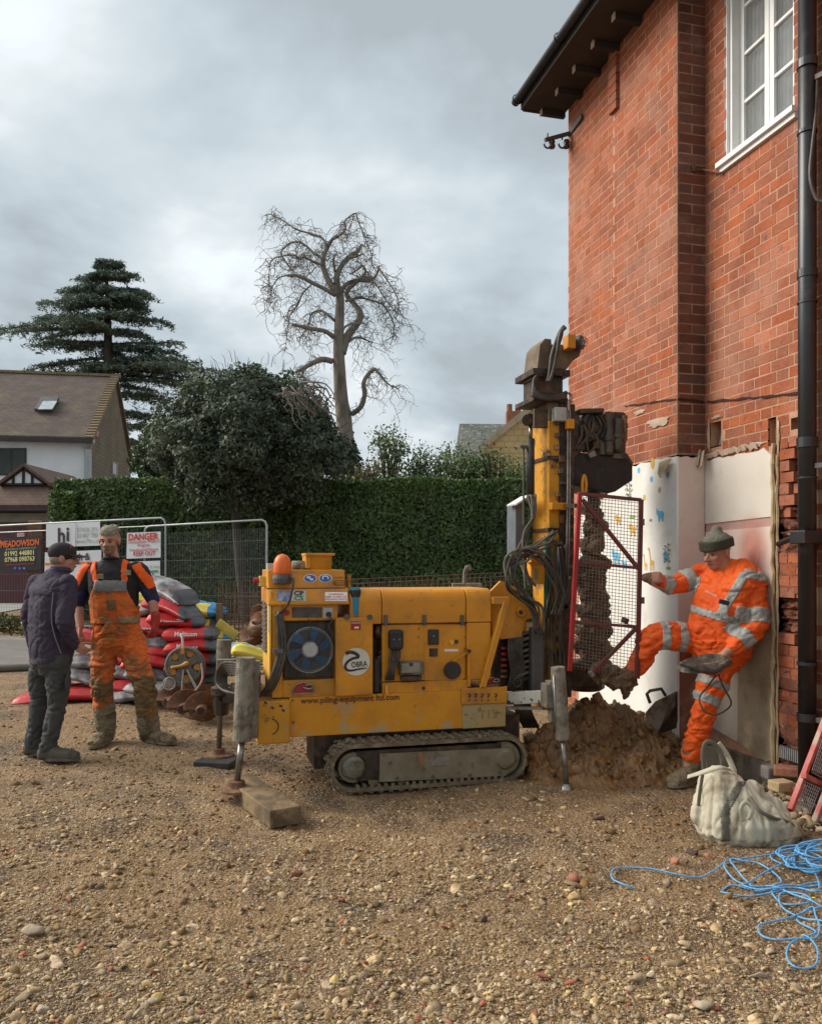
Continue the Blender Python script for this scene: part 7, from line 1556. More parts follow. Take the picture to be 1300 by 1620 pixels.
knee_mud = mat('mud_soaked_cloth', (.14, .09, .042), (.20, .12, .05), 7, .9, 0, .4, 50, dirt=(.09, .06, .03), dscale=9, dth=(.5, .62))
grey_soaked = mat('grey_clay_soaked_cloth', (.22, .19, .125), (.16, .135, .09), 8, .9, 0, .4, 50, dirt=(.11, .085, .05), dscale=8, dth=(.5, .6))
boot_mud = mat('mud_caked_boot', (.24, .19, .115), (.15, .115, .065), 9, .95, 0, .6, 40, dirt=(.09, .06, .035), dscale=9, dth=(.5, .6))
blackcl = mat('black_cloth', (.016, .014, .017), (.024, .02, .022), 8, .85, 0, .1, 60)
navycl = mat('navy_cloth', (.012, .018, .075), (.018, .025, .09), 8, .85, 0, .1, 60)
purplecl = mat('dark_plum_fleece', (.032, .024, .042), (.045, .034, .055), 6, .9, 0, .2, 90)
greytr = mat('dark_grey_work_trousers', (.040, .042, .042), (.058, .058, .056), 6, .85, 0, .2, 90, dirt=(.10, .085, .065), dscale=5, dth=(.6, .8))
hair_m = mat('grey_brown_hair', (.27, .235, .18), (.16, .135, .10), 30, .8, 0, .6, 120)
redglove = mat('red_work_glove', (.40, .03, .02), (.28, .025, .02), 9, .7, 0, .2, 60, dirt=(.12, .05, .03), dscale=9, dth=(.55, .7))
skin_dirty = mat('muddy_skin', (.22, .12, .08), (.14, .08, .05), 10, .7, 0, .1, 90)

# ---------------------------------------------------- man in orange bib overalls (Y about 6.9)
Y2 = 6.92
def w2(px, py, dy=0): return W(px, py, Y2+dy)
m2 = Thing('person', 'grey haired man facing the camera in muddy orange bib overalls and one red glove', 'person', (w2(200, 1100).x, Y2, 0))
rx, fd = Vector((.985, .17, 0)), Vector((.17, -.985, 0))      # his facing
def leg_pts(hip, knee, ank): return [hip, hip.lerp(knee, .5), knee, knee.lerp(ank, .45), ank]
hipR, kneR, ankR = w2(166, 1010), w2(161, 1085, -.08), w2(168, 1158, -.02); hipL, kneL, ankL = w2(206, 1010), w2(228, 1085, -.08), w2(236, 1156, .0)
hc = w2(173, 856, -.03); nk = w2(177, 889)
shR, shL = w2(138, 905), w2(221, 903); elR, elL = w2(124, 955, .02), w2(240, 945, .03); wrR, wrL = w2(127, 993, -.08), w2(246, 981, -.06)
TS_ = lambda px, py, hw, hd, dy=0: (w2(px, py, dy), rx, fd, hw, hd)
b = MB(); hf = Vector((.04, -.98, -.14)); P_, M_ = head_mesh(b, hc, hf, (0.02, -.05, 1), 1.0, nk+Vector((0, .02, -.03)), .062)
b.secs([TS_(185, 1030, .10, .08), TS_(185, 1010, .165, .12), TS_(183, 980, .165, .125), TS_(180, 945, .17, .13), TS_(178, 915, .19, .12), TS_(178, 900, .185, .085), TS_(178, 890, .09, .06)], 20)
for s_, e_, w_ in ((shR, elR, wrR), (shL, elL, wrL)): b.limb([s_, s_.lerp(e_, .5), e_, e_.lerp(w_, .35), w_], [.055, .050, .043, .042, .028], 12)
for h_, k_2, a_ in ((hipR, kneR, ankR), (hipL, kneL, ankL)): b.limb(leg_pts(h_, k_2, a_), [.085, .075, .056, .052, .038], 12)
b.limb([ankR+Vector((0, .03, -.04)), ankR+Vector((-.01, -.10, -.07))], [.04, .035], 10); b.limb([ankL+Vector((0, .02, -.04)), ankL+Vector((.12, -.05, -.07))], [.04, .035], 10)
hand(b, wrR, (.12, -.35, -1), (-1, -.2, 0), 1, .92, .45); hand(b, wrL, (-.02, -.25, -1), (1, -.3, 0), -1, .95, .5)
body2 = organic(b, 'body', skin, m2, .0065, 2); face_bits(P_, M_, m2, 1.0, body2.parent and body2)
b = MB(); 
for i in range(46):
    a = random.uniform(0, 2*math.pi); e_ = random.uniform(.25, 1.2); c = Vector((math.cos(a)*.070*math.cos(e_*.8), -.02+math.sin(a)*.088*math.cos(e_*.8)-.015, .055+.072*math.sin(e_)))
    if c.y > .05 and c.z < .068: continue
    b.ell(P_(c.x, c.y, c.z), (.017, .019, .017), M_, 8, 6)
for a in (-1, 1): b.ell(P_(.066*a, -.03, .02), (.018, .045, .05), M_)
b.ell(P_(0, -.06, .03), (.062, .055, .07), M_); b.ell(P_(0, -.004, .072), (.076, .092, .062), M_); organic(b, 'hair', hair_m, m2, .006, 1, .006, (1, 1, 1), 30)
stub = patch_of(body2, m2, lambda p: (lambda q: q.dot(Vector((0, 0, 1))) < -.035 and q.dot(Vector((0, 0, 1))) > -.13 and q.dot(hf) > .02 and abs(q.length) < .15)(Vector(p)-hc), 'stubble', mat('grey_stubble_skin', (.26, .16, .12), (.22, .14, .1), 60, .7, 0, .2, 200), .0015)
# shirt
b = MB(); b.secs([TS_(183, 990, .18, .135), TS_(182, 960, .19, .145), TS_(180, 925, .205, .14), TS_(179, 903, .205, .105), TS_(178, 892, .14, .075), TS_(178, 884, .075, .066)], 24)
for s_, e_ in ((shR, elR), (shL, elL)):
    b.limb([s_.lerp(nk, .25), s_, s_.lerp(e_, .5), s_.lerp(e_, 1.0)], [.06, .072, .070, .062], 14)
shirt = organic(b, 'shirt', blackcl, m2, .008, 3, .007, (1, 1, 1.3), 8, 3)
def sleevepred(s_, e_, sg):
    def f(p):
        t, d = seg_t(p, s_, e_)
        if not (-.25 < t < .70 and d < .12): return False
        return sg*(p[0]-(s_.x+(e_.x-s_.x)*t)) > -.012+.05*t and p[1] < s_.y+.03 and sg*(p[0]-(s_.x+(e_.x-s_.x)*t)) < .05+.05*t
    return f
patch_of(shirt, m2, sleevepred(shR, elR, -1), 'orange_sleeve_panel', orange, .004); patch_of(shirt, m2, sleevepred(shL, elL, 1), 'orange_sleeve_panel', orange, .004)
b = MB(); 
for s_, e_ in ((shR, elR), (shL, elL)): b = MB(); b.limb([s_.lerp(e_, .62), s_.lerp(e_, 1.08)], [.070, .060], 14, 4); organic(b, 'blue_sleeve', navycl, m2, .008, 2, .006, (1, 1, 2.2), 12, 5)
b = MB(); b.torus(nk+Vector((0, -.005, .018)), (0, .25, 1), .068, .014, 20, 8); organic(b, 'collar', blackcl, m2, .006, 1)
# overalls: bib, waist and legs
b = MB(); b.secs([TS_(185, 1040, .12, .09), TS_(185, 1022, .185, .135), TS_(185, 1000, .19, .145), TS_(184, 975, .195, .15), TS_(183, 960, .19, .152)], 24)
for h_, k_2, a_ in ((hipR, kneR, ankR), (hipL, kneL, ankL)): b.limb([h_+Vector((0, 0, .05)), h_.lerp(k_2, .5), k_2, k_2.lerp(a_, .5), a_+Vector((0, 0, .02))], [.108, .110, .095, .088, .072], 16)
def trf(c): return 1.0+.7*max(0, 1-abs(c[2]+2-2.45)*3)
trs = organic(b, 'overalls', orange_dirty, m2, .008, 2, .022, (1, 1, 1.9), 7.5, 11)
bib = patch_of(shirt, m2, lambda p: p[1] < w2(0, 0, -.03).y and p[2] < w2(0, 920).z and p[2] > w2(0, 985).z and abs(p[0]-w2(182, 0).x) < .115+(w2(0, 925).z-p[2])*.38, 'bib', orange_dirty, .014)
bibp = patch_of(shirt, m2, lambda p: p[1] < Y2-.05 and w2(0, 936).z < p[2] < w2(0, 919).z and abs(p[0]-w2(184, 0).x) < .115, 'grey_pocket_flap', mat('grey_vinyl_flap', (.12, .125, .125), (.2, .2, .19), 7, .5, 0, .1, dirt=(.2, .14, .08), dscale=6, dth=(.55, .7)), .022)
def strap(ax, bx, ay, by): return patch_of(shirt, m2, lambda p: p[1] < Y2+.03 and w2(0, by).z < p[2] < w2(0, ay).z+.02 and abs(p[0]-(w2(ax, 0).x+(w2(bx, 0).x-w2(ax, 0).x)*(w2(0, ay).z-p[2])/(w2(0, ay).z-w2(0, by).z))) < .021, 'shoulder_strap', orange, .012)
for a in ((150, 163, 886, 921), (199, 203, 884, 920)): strap(*a)
for px, py in ((159, 912), (202, 906)): b = MB(); b.cbox(w2(px, py, -.165), (.05, .008, .04)); b.cbox(w2(px, py-2.2, -.170), (.035, .006, .012)); b.build('buckle', refl_dirty, m2, bevel=.002)
b = MB(); b.cbox(w2(176, 957, -.170), (.075, .012, .085)); b.build('chest_pocket', knee_mud, m2, bevel=.005)
wb = patch_of(trs, m2, lambda p: w2(0, 985).z < p[2] < w2(0, 976).z+.01, 'reflective_band', refl_dirty, .004)
ws = patch_of(trs, m2, lambda p: w2(0, 974).z-.01 < p[2], 'waist', orange_dirty, .003)
for k_2, a_, x_, nm in ((kneL, ankL, 228, 'L'), (kneR, ankR, 162, 'R')):
    patch_of(trs, m2, lambda p: abs(p[0]-k_2.x) < .13 and (w2(0, 1120).z if nm == 'L' else w2(0, 1098).z)+.03*mn.noise(Vector((p[0]*20, p[2]*20, 1))) < p[2] < (w2(0, 1066).z if nm == 'L' else w2(0, 1076).z)+.035*mn.noise(Vector((p[0]*14, p[2]*14, 4))) and p[1] < Y2+.0 and (nm == 'L' or p[0] > k_2.x-.06), 'muddy_knee_patch', knee_mud, .003)
    b = MB(); b.limb([k_2.lerp(a_, .45), k_2.lerp(a_, .7), k_2.lerp(a_, .95)], [.094, .092, .086], 16, 4); organic(b, 'soaked_trouser_leg', grey_soaked if nm == 'R' else D.materials['mud_soaked_cloth'], m2, .008, 2, .012, (1, 1, 2.2), 10, 2)
b = MB(); b.limb([ankL.lerp(kneL, .32), ankL+Vector((0, 0, .02))], [.096, .098], 16, 3); organic(b, 'soaked_trouser_leg', grey_soaked, m2, .008, 2, .012, (1, 1, 2.2), 10, 7)
def boot(T, ank, dirv, L=.20, m=boot_mud, s=1.0, sole=None, fold=.008):
    d = Vector(dirv).normalized(); x = Vector((-d.y, d.x, 0)); z0 = ank.z*0+max(0, ground_z(ank.x, ank.y)); g_ = Vector((ank.x, ank.y, z0)); b = MB(); u_ = Vector((0, 0, 1))
    b.limb([ank+u_*.03, Vector((ank.x, ank.y, z0+.07))], [.055*s, .052*s], 14)
    b.secs([(g_-d*.075*s+u_*.045, x, u_, .03*s, .035), (g_-d*.05*s+u_*.05, x, u_, .046*s, .05), (g_+d*.03*s+u_*.055, x, u_, .048*s, .055), (g_+d*.09*s+u_*.048, x, u_, .054*s, .048), (g_+d*L*.8*s+u_*.042, x, u_, .053*s, .042), (g_+d*L*s+u_*.035, x, u_, .036*s, .030)], 18)
    o = organic(b, 'boot', m, T, .007, 2, fold, (1, 1, 1), 22, 3); b = MB()
    n = 20; pts = []
    for i in range(n): a = 2*math.pi*i/n; pts.append(g_+d*(L*.42*s+math.cos(a)*(L*.66*s))+x*math.sin(a)*.053*s*(1+.12*math.cos(a))+u_*.004)
    b.add([tuple(p) for p in pts]+[tuple(p+u_*.022) for p in pts], [list(range(n))[::-1], list(range(n, 2*n))]+[(i, (i+1) % n, (i+1) % n+n, i+n) for i in range(n)]); b.build('sole', sole or m, T, parent=o); return o
boot(m2, ankR, (-.1, -1, 0), .22, s=1.15); boot(m2, ankL, (.85, -.5, 0), .24, s=1.2)
gl = MB(); hand(gl, wrL+Vector((0, 0, -.005)), (-.02, -.25, -1), (1, -.3, 0), -1, 1.06, .5); gl.limb([wrL+Vector((0, .008, .04)), wrL+Vector((0, 0, -.03))], [.040, .036], 12); organic(gl, 'red_glove', redglove, m2, .0055, 1)

# ---------------------------------------------------- man in dark fleece and cap, back to the camera (Y about 6.3)
Y1 = 6.33
def w1(px, py, dy=0): return W(px, py, Y1+dy)
m1 = Thing('person', 'man in black baseball cap, dark plum fleece and grey trousers seen from behind', 'person', (w1(85, 1200).x, Y1, 0))
fd1 = Vector((.62, .78, 0)); rx1 = Vector((.78, -.62, 0))
T1 = lambda px, py, hw, hd, dy=0: (w1(px, py, dy), rx1, fd1, hw, hd)
hc1 = w1(100, 884, .03); hf1 = Vector((.93, .36, -.05)); nk1 = w1(95, 905)
hpL, knL, anL = w1(67, 1045, .08), w1(62, 1115, .12), w1(53, 1176, .10); hpR, knR, anR = w1(92, 1045, -.06), w1(90, 1115, -.02), w1(76, 1184, -.06)
sL, sR = w1(58, 925, .10), w1(108, 925, -.10); eL, eR = w1(47, 975, .12), w1(103, 985, -.18); wL, wR = w1(52, 1020, .22), w1(117, 1020, -.08)
b = MB(); P1_, M1_ = head_mesh(b, hc1, hf1, (0, 0, 1), .98, nk1+Vector((-.01, .0, -.03)), .062)
b.secs([T1(80, 1060, .10, .08), T1(80, 1040, .16, .12), T1(80, 1005, .155, .13), T1(82, 965, .17, .13), T1(84, 935, .19, .12), T1(86, 918, .17, .09), T1(90, 908, .09, .06)], 20)
for s_, e_, w_ in ((sL, eL, wL), (sR, eR, wR)): b.limb([s_, s_.lerp(e_, .5), e_, e_.lerp(w_, .35), w_], [.052, .048, .042, .040, .028], 12)
for h_, k_2, a_ in ((hpL, knL, anL), (hpR, knR, anR)): b.limb(leg_pts(h_, k_2, a_), [.082, .072, .054, .050, .036], 12)
b.limb([anL+Vector((0, .0, -.04)), anL+Vector((.10, .05, -.07))], [.036, .032], 10); b.limb([anR+Vector((0, .0, -.04)), anR+Vector((.12, .02, -.07))], [.036, .032], 10)
hand(b, wR, (.75, .25, -.55), (.1, -.9, -.2), -1, .92, .5); hand(b, wL, (.3, .6, -.8), (-.8, .4, 0), 1, .92, .5)
bd1 = organic(b, 'body', skin, m1, .0065, 2); face_bits(P1_, M1_, m1, .98, bd1)
b = MB(); b.ell(P1_(0, -.030, -.005), (.074, .072, .060), M1_); organic(b, 'hair', mat('short_grey_hair', (.20, .15, .115), (.26, .17, .13), 40, .9, 0, .3, 150), m1, .006, 1)
# cap
b = MB(); b.ell(P1_(0, -.010, .048), (.084, .106, .082), M1_, 24, 14); cap = organic(b, 'cap', blackcl, m1, .006, 2)
b = MB(); n = 14; vs = []
for i in range(n+1):
    a = -1.15+2.3*i/n; vs.append(P1_(math.sin(a)*.078, -.01+math.cos(a)*.098, .034)); vs.append(P1_(math.sin(a)*.080, .05+math.cos(a)*.125, .014+.012*math.cos(a)-.012*abs(math.sin(a))))
b.add(vs, [(2*i, 2*i+1, 2*i+3, 2*i+2) for i in range(n)]); br_ = b.build('cap_peak', blackcl, m1, fix=False, parent=cap); setmod(br_, 'SOLIDIFY', thickness=.006)
b = MB(); b.tube([vs[2*i+1]+Vector((0, 0, .002)) for i in range(n+1)], .0035, 6); b.tube([P1_(.076, .03, .04), P1_(.062, .055, .09), P1_(.03, .05, .122)], .0025, 5); b.build('red_piping', mat('red_piping', (.35, .02, .03), None, 5, .7, 0, 0), m1, parent=cap)
# fleece
b = MB(); b.secs([T1(81, 1050, .175, .135), T1(81, 1025, .180, .15), T1(81, 990, .178, .155), T1(82, 955, .195, .15), T1(84, 930, .215, .135), T1(86, 916, .19, .10), T1(90, 905, .10, .08), T1(94, 897, .068, .066)], 24)
for s_, e_, w_ in ((sL, eL, wL), (sR, eR, wR)): b.limb([s_.lerp(nk1, .25), s_, s_.lerp(e_, .5), e_, e_.lerp(w_, .5), w_], [.062, .076, .070, .066, .058, .048], 16)
fl = organic(b, 'fleece', purplecl, m1, .008, 2, .013, (1, 1, 1.4), 8, 4)
b = MB(); b.torus(nk1+Vector((.005, 0, .028)), (.1, .1, 1), .064, .013, 20, 8); b.torus(nk1+Vector((.005, 0, .012)), (.1, .1, 1), .068, .013, 20, 8); organic(b, 'collar', purplecl, m1, .006, 1)
b = MB(); b.tube(curve_pts([w1(84, 938, -.245), w1(81, 975, -.25), w1(86, 1005, -.24), w1(97, 1035, -.2)]), .004, 5); b.build('seam', mat('pale_seam', (.2, .19, .22), None, 5, .8, 0, 0), m1, parent=fl)
b = MB(); b.secs([T1(80, 1068, .11, .09), T1(80, 1052, .165, .13), T1(80, 1038, .168, .135)], 20)
for h_, k_2, a_ in ((hpL, knL, anL), (hpR, knR, anR)): b.limb([h_, h_.lerp(k_2, .5), k_2, k_2.lerp(a_, .5), a_+Vector((0, 0, .01))], [.096, .090, .075, .069, .066], 16)
tr1 = organic(b, 'trousers', greytr, m1, .008, 2, .017, (1, 1, 1.7), 8, 6)
b = MB(); c = w1(108, 1080, -.11); b.ell(c, (.012, .05, .07)); b.build('cargo_pocket', greytr, m1, smooth=True)
gs = mat('dusty_dark_shoe', (.05, .045, .04), (.10, .085, .065), 12, .85, 0, .2)
boot(m1, anL, (.96, .2, 0), .20, gs, .95, dgrey, .003); boot(m1, anR, (1, -.05, 0), .235, gs, 1.0, dgrey, .003)

# ---------------------------------------------------- man in orange hi-vis leaning on the wall, one leg raised
Y3 = 5.62
def w3(px, py, dy=0): return W(px, py, Y3+dy)
m3 = Thing('person', 'stout man in bright orange hi-vis suit and olive woolly hat leaning against the wall', 'person', (w3(1100, 1205).x, Y3, .08))
hc3 = w3(1134, 874, -.02); hf3 = Vector((-.86, -.46, -.22)); up3 = Vector((-.25, -.12, .95)); nk3 = w3(1158, 898, 0)
fd3 = Vector((-.75, -.66, 0)); rx3 = Vector((-.66, .75, 0))   # chest faces left and towards the camera
T3 = lambda px, py, hw, hd, dy=0: (w3(px, py, dy), rx3, fd3, hw, hd)
sF, sN = w3(1112, 908, .16), w3(1190, 918, -.10); eF, eN = w3(1064, 926, .12), w3(1196, 990, -.20); wF, wN = w3(1021, 914, .04), w3(1146, 1036, -.26)
hF, kF, aF = w3(1112, 1010, .10), w3(1036, 1006, .06), w3(1004, 1058, .12); hN, kN, aN = w3(1142, 1040, -.04), w3(1117, 1112, -.08), w3(1094, 1192, .02)
tor = lambda e=0: [T3(1138, 1052, .11+e, .10+e), T3(1140, 1030, .165+e, .14+e), T3(1140, 1000, .185+e, .175+e), T3(1146, 965, .195+e, .19+e), T3(1154, 930, .205+e, .17+e), T3(1158, 908, .195+e, .12+e), T3(1160, 892, .10+e, .075+e)]
b = MB(); P3_, M3_ = head_mesh(b, hc3, hf3, up3, 1.03, nk3+Vector((.01, 0, -.02)), .070); b.secs(tor(), 20)
for s_, e_, w_ in ((sF, eF, wF), (sN, eN, wN)): b.limb([s_, s_.lerp(e_, .5), e_, e_.lerp(w_, .35), w_], [.058, .054, .046, .045, .031], 12)
for h_, k_2, a_ in ((hF, kF, aF), (hN, kN, aN)): b.limb(leg_pts(h_, k_2, a_), [.095, .082, .062, .056, .042], 12)
b.limb([aF, aF+Vector((-.13, -.0, -.05))], [.04, .035], 10); b.limb([aN+Vector((0, 0, -.03)), aN+Vector((-.04, -.03, -.08))], [.035, .03], 10)
gp_ = CP(1008, 905)
hand(b, wF, gp_-wF, (.1, -.95, .15), 1, 1.02, .95); hand(b, wN, (-.62, -.2, -.35), (.2, -.55, .8), -1, .98, .7)
bd3 = organic(b, 'body', skin, m3, .0065, 2); face_bits(P3_, M3_, m3, 1.03, bd3)
patch_of(bd3, m3, lambda p: (Vector(p)-wF).length < .17 and p[0] < wF.x+.03, 'hand_mud', skin_dirty, .001)
b = MB(); b.ell(P3_(0, -.016, .062), (.090, .110, .078), M3_, 24, 14); b.limb([P3_(0, -.015, .10), P3_(0, -.03, .145), P3_(0, -.028, .155)], [.065, .038, .028], 14, 4); b.ell(P3_(.0, -.03, .155), (.036, .034, .022), M3_)
hat = organic(b, 'woolly_hat', mat('olive_grey_knit', (.17, .165, .125), (.13, .125, .09), 12, .95, 0, .5, 120), m3, .007, 2, .006, (1, 1, 1), 16, 2)
b = MB(); 
M_t = M3_
for k in range(3): b.secs([(P3_(0, -.008, .030+.020*k-.006), M3_.col[0], M3_.col[1], .097, .118), (P3_(0, -.008, .030+.020*k+.018), M3_.col[0], M3_.col[1], .097, .117)], 28)
organic(b, 'hat_brim', mat('dark_olive_knit', (.045, .045, .028), (.06, .058, .038), 18, .95, 0, .6, 140), m3, .006, 2, .003, (1, 1, 1), 25, parent=hat)
# jacket
b = MB(); b.secs(tor(.022)[1:]+[T3(1157, 884, .075, .072)], 26)
for s_, e_, w_, r in ((sF, eF, wF, 1), (sN, eN, wN, 1.12)): b.limb([s_.lerp(nk3, .3), s_, s_.lerp(e_, .5), e_, e_.lerp(w_, .45), w_.lerp(e_, .26)], [.070*r, .083*r, .077*r, .070*r, .060*r, .050*r], 18)
jk = organic(b, 'jacket', orange, m3, .008, 2, .021, (1, 1, 1.3), 7.5, 8)
def ring(s_, e_, t0, t1, dmax=.15): return lambda p: (lambda q: t0 < q[0] < t1 and q[1] < dmax)(seg_t(p, s_, e_))
rp = [ring(sF, eF, .35, .68, .13), ring(eF, wF, .12, .42, .11), ring(sN, eN, .66, .98, .16), ring(eN, wN, .30, .58, .13)]
def band_body(p):
    # a belt round the belly, dipping to the right, and a diagonal shoulder stripe
    for s_, e_ in ((sF, eF), (sN, eN)):
        t, d = seg_t(p, s_, e_)
        if t > .22 and d < .115: return False
    for s_, e_ in ((eF, wF), (eN, wN)):
        t, d = seg_t(p, s_, e_)
        if -.1 < t and d < .10: return False
    px = 650+F*p[0]/p[1]; zb = w3(0, 962).z-(px-1090)*.00105; return abs(p[2]-zb) < .024
def shoulder(p):
    px = 650+F*p[0]/p[1]; py = H0-F*(p[2]-CH)/p[1]
    if p[1] > Y3+.02: return False
    if 1128 < px < 1180 and 905 < py < 975: return abs((px-1180)+(py-908)*.60+2) < 8
    return 1178 <= px < 1214 and abs(py-(907+(px-1180)*.22)) < 7
for r_ in rp: patch_of(jk, m3, r_, 'reflective_band', refl, .004)
patch_of(jk, m3, band_body, 'reflective_band', refl, .004); patch_of(jk, m3, shoulder, 'reflective_band', refl, .004)
patch_of(jk, m3, lambda p: (lambda px, py: 1139 < px < 1151 and 951 < py < 981 and p[1] < Y3)(650+F*p[0]/p[1], H0-F*(p[2]-CH)/p[1]), 'pen_pocket', refl, .009)
b = MB(); q = [0, 0]; b.bar(w3(1137, 951, -.27), w3(1153, 955, -.27), .02, .03); b.build('phone', ink, m3, bevel=.004)
tx = text('GROUND', .018, w3(1124, 939, -.285), m3, white_m, 'lettering', ux=(.8, -.4, -.45), uy=(.35, -.2, .9))
# trousers
b = MB(); b.secs([T3(1138, 1062, .12, .11), T3(1140, 1035, .195, .17), T3(1140, 1010, .205, .20)], 22)
b.limb([hF, hF.lerp(kF, .5), kF, kF.lerp(aF, .5), aF], [.118, .110, .096, .084, .072], 18); b.limb([hN, hN.lerp(kN, .5), kN, kN.lerp(aN, .55), aN+Vector((0, 0, -.01))], [.118, .104, .088, .082, .076], 18)
tr3 = organic(b, 'trousers', orange, m3, .008, 2, .022, (1, 1, 1.8), 7.5, 14)
tp_ = [ring(hF, kF, .42, .58, .14), ring(hF, kF, .78, .94, .15), ring(kN, hN, -.02, .16, .13), ring(kN, aN, -.42, -.26, .0), ring(hN, kN, .50, .66, .13)]
for r_ in tp_: patch_of(tr3, m3, r_, 'reflective_band', refl, .004)
boot(m3, Vector((aN.x, aN.y, .22)), (-.75, -.65, 0), .20, boot_mud, 1.25)
b = MB(); f_ = aF+Vector((.03, 0, .01)); dF = Vector((-.86, -.05, -.50)).normalized(); b.limb([f_, f_+dF*.10, f_+dF*.22], [.055, .058, .045], 14); organic(b, 'boot', clay, m3, .008, 2, .012, (1, 1, 1), 18)
clayball([((aF.x-.09, aF.y+.0, aF.z-.10), (.11, .07, .05)), ((aF.x-.17, aF.y, aF.z-.04), (.08, .06, .07)), ((aF.x-.07, aF.y, aF.z-.17), (.03, .03, .06)), ((aF.x-.24, aF.y+.04, aF.z-.03), (.08, .07, .06))], 9, 'clod', Thing('clay_clod', 'clod of clay coloured dark as shadow, hanging under the raised boot and the cage', 'clay', (aF.x, aF.y, aF.z-.15)), vox=.01, amp=.04, frq=14, m=D.materials['dark_packed_clay'])  # clod given the darker clay colour to paint the shadow under the boot
# ---- the black helmet he holds, with its strap
hm3 = Thing('welding_visor', 'muddy black plastic visor with dangling strap held in the hand of the orange man', 'visor', tuple(w3(1112, 1052, -.32)))
b = MB(); vs = []; n = 24
for k, (r, h, o_) in enumerate(((1.0, 0, 0), (.96, .022, 0), (.72, .040, 0), (.60, .030, 0), (.35, .018, 0))):
    for i in range(n): a = 2*math.pi*i/n; c = w3(1115, 1053, -.33); vs.append(c+Vector((math.cos(a)*.175*r, math.sin(a)*.10*r, h+.028*math.cos(a)*r+.03*math.sin(a)*r)))
b.add(vs, [(i+k*n, (i+1) % n+k*n, (i+1) % n+(k+1)*n, i+(k+1)*n) for k in range(4) for i in range(n)]+[[4*n+i for i in range(n)]]); o = b.build('shell', mat('glossy_muddy_plastic', (.03, .028, .024), (.09, .075, .055), 18, .35, 0, .3, 50, dirt=(.16, .13, .09), dscale=14, dth=(.54, .64)), hm3, fix=False); setmod(o, 'SOLIDIFY', thickness=.012)
b = MB(); b.limb([w3(1078, 1050, -.40), w3(1100, 1056, -.43), w3(1128, 1062, -.43), w3(1152, 1046, -.38)], [.015, .022, .024, .015], 10); b.build('rim', D.materials['glossy_muddy_plastic'], hm3, smooth=True)
b = MB(); b.tube(curve_pts([w3(1136, 1066, -.36), w3(1143, 1085, -.36), w3(1156, 1110, -.34), w3(1150, 1122, -.34), w3(1132, 1131, -.36), w3(1114, 1125, -.36), w3(1106, 1105, -.34), w3(1120, 1085, -.34), w3(1133, 1068, -.35)]), [(.009, .004)]*49, 6) if False else b.tube(curve_pts([w3(1136, 1066, -.36), w3(1143, 1085, -.36), w3(1156, 1110, -.34), w3(1150, 1122, -.34), w3(1132, 1131, -.36), w3(1114, 1125, -.36), w3(1106, 1105, -.34), w3(1120, 1085, -.34), w3(1133, 1068, -.35)]), .006, 6)
b.build('strap', mat('muddy_strap', (.07, .06, .045), None, 9, .9, 0, .2), hm3, smooth=True)

# ============================================================ MESH FENCE AND SIGNS
def fence_panel(x0, y0t, x1, y1t, Ya, Yb, label, rail2=True, n=58):
    pa, pb = W(x0, y0t, Ya), W(x1, y1t, Yb); ga, gb = gz(Ya)+.06, gz(Yb)+.06
    t = Thing('mesh_fence_panel', label, 'fence', (pa.x, pa.y, ga-.06), group='temporary mesh fence panels round the site')
    def fp(s, z): return pa.lerp(pb, s)*1.0 if False else Vector((pa.x+(pb.x-pa.x)*s, pa.y+(pb.y-pa.y)*s, (ga+(gb-ga)*s)*(1-z)+(pa.z+(pb.z-pa.z)*s)*z))
    r = .020; L = (pb-pa).length; k = .10/L; kz = .10/(pa.z-ga)
    path = [fp(0, -.03), fp(0, .5), fp(0, 1-kz), fp(k*.3, 1-kz*.3), fp(k, 1), fp(.5, 1), fp(1-k, 1), fp(1-k*.3, 1-kz*.3), fp(1, 1-kz), fp(1, .5), fp(1, -.03)]
    b = MB(); b.tube(path, r, 8); b.build('frame_tube', galv, t, smooth=True); b = MB(); b.tube([fp(0, .0), fp(1, .0)], r*.9, 8); b.build('bottom_rail', galv, t, smooth=True)
    if rail2: b = MB(); b.tube([fp(0, .93), fp(1, .93)], r*.6, 6); b.build('upper_rail', galv, t)
    b = MB()
    for i in range(1, n): b.tube([fp(i/n, 0), fp(i/n, .93)], .0028, 3, cap=False)
    for z in (.16, .33, .50, .66, .82): b.tube([fp(0, z), fp(1, z)], .0032, 3, cap=False)
    b.build('wire_mesh', mat('fence_wire', (.22, .23, .23), None, 5, .6, .3, 0) if 'fence_wire' not in D.materials else D.materials['fence_wire'], t, kind='stuff', fix=False); return fp, t
fpA, fA_ = fence_panel(-130, 838, 262, 819, 16.9, 15.0, 'mesh fence panel at the left carrying the signs', n=88)
fpB, fB_ = fence_panel(229, 833, 422, 822, 15.15, 14.3, 'mesh fence panel on the right without signs before the round tree', False, n=74)
b = MB(); c = W(420, 1000, 14.3); b.box(c.x-.3, c.x+.3, 14.1, 14.5, gz(14.3), gz(14.3)+.15); tag(b.build('fence_foot', mat('concrete_block', (.3, .3, .28), None, 9, .9, 0, .3), None, bevel=.02), 'concrete block foot under the end of the mesh fence', 'block')
def on_fence(px, py, off=.04):
    Y = 16
    for _ in range(6):
        s = ((px-650)/F*Y-W(-130, 0, 16.9).x)/(W(262, 0, 15.0).x-W(-130, 0, 16.9).x); Y = 16.9+(15.0-16.9)*s
    return W(px, py, Y-off)
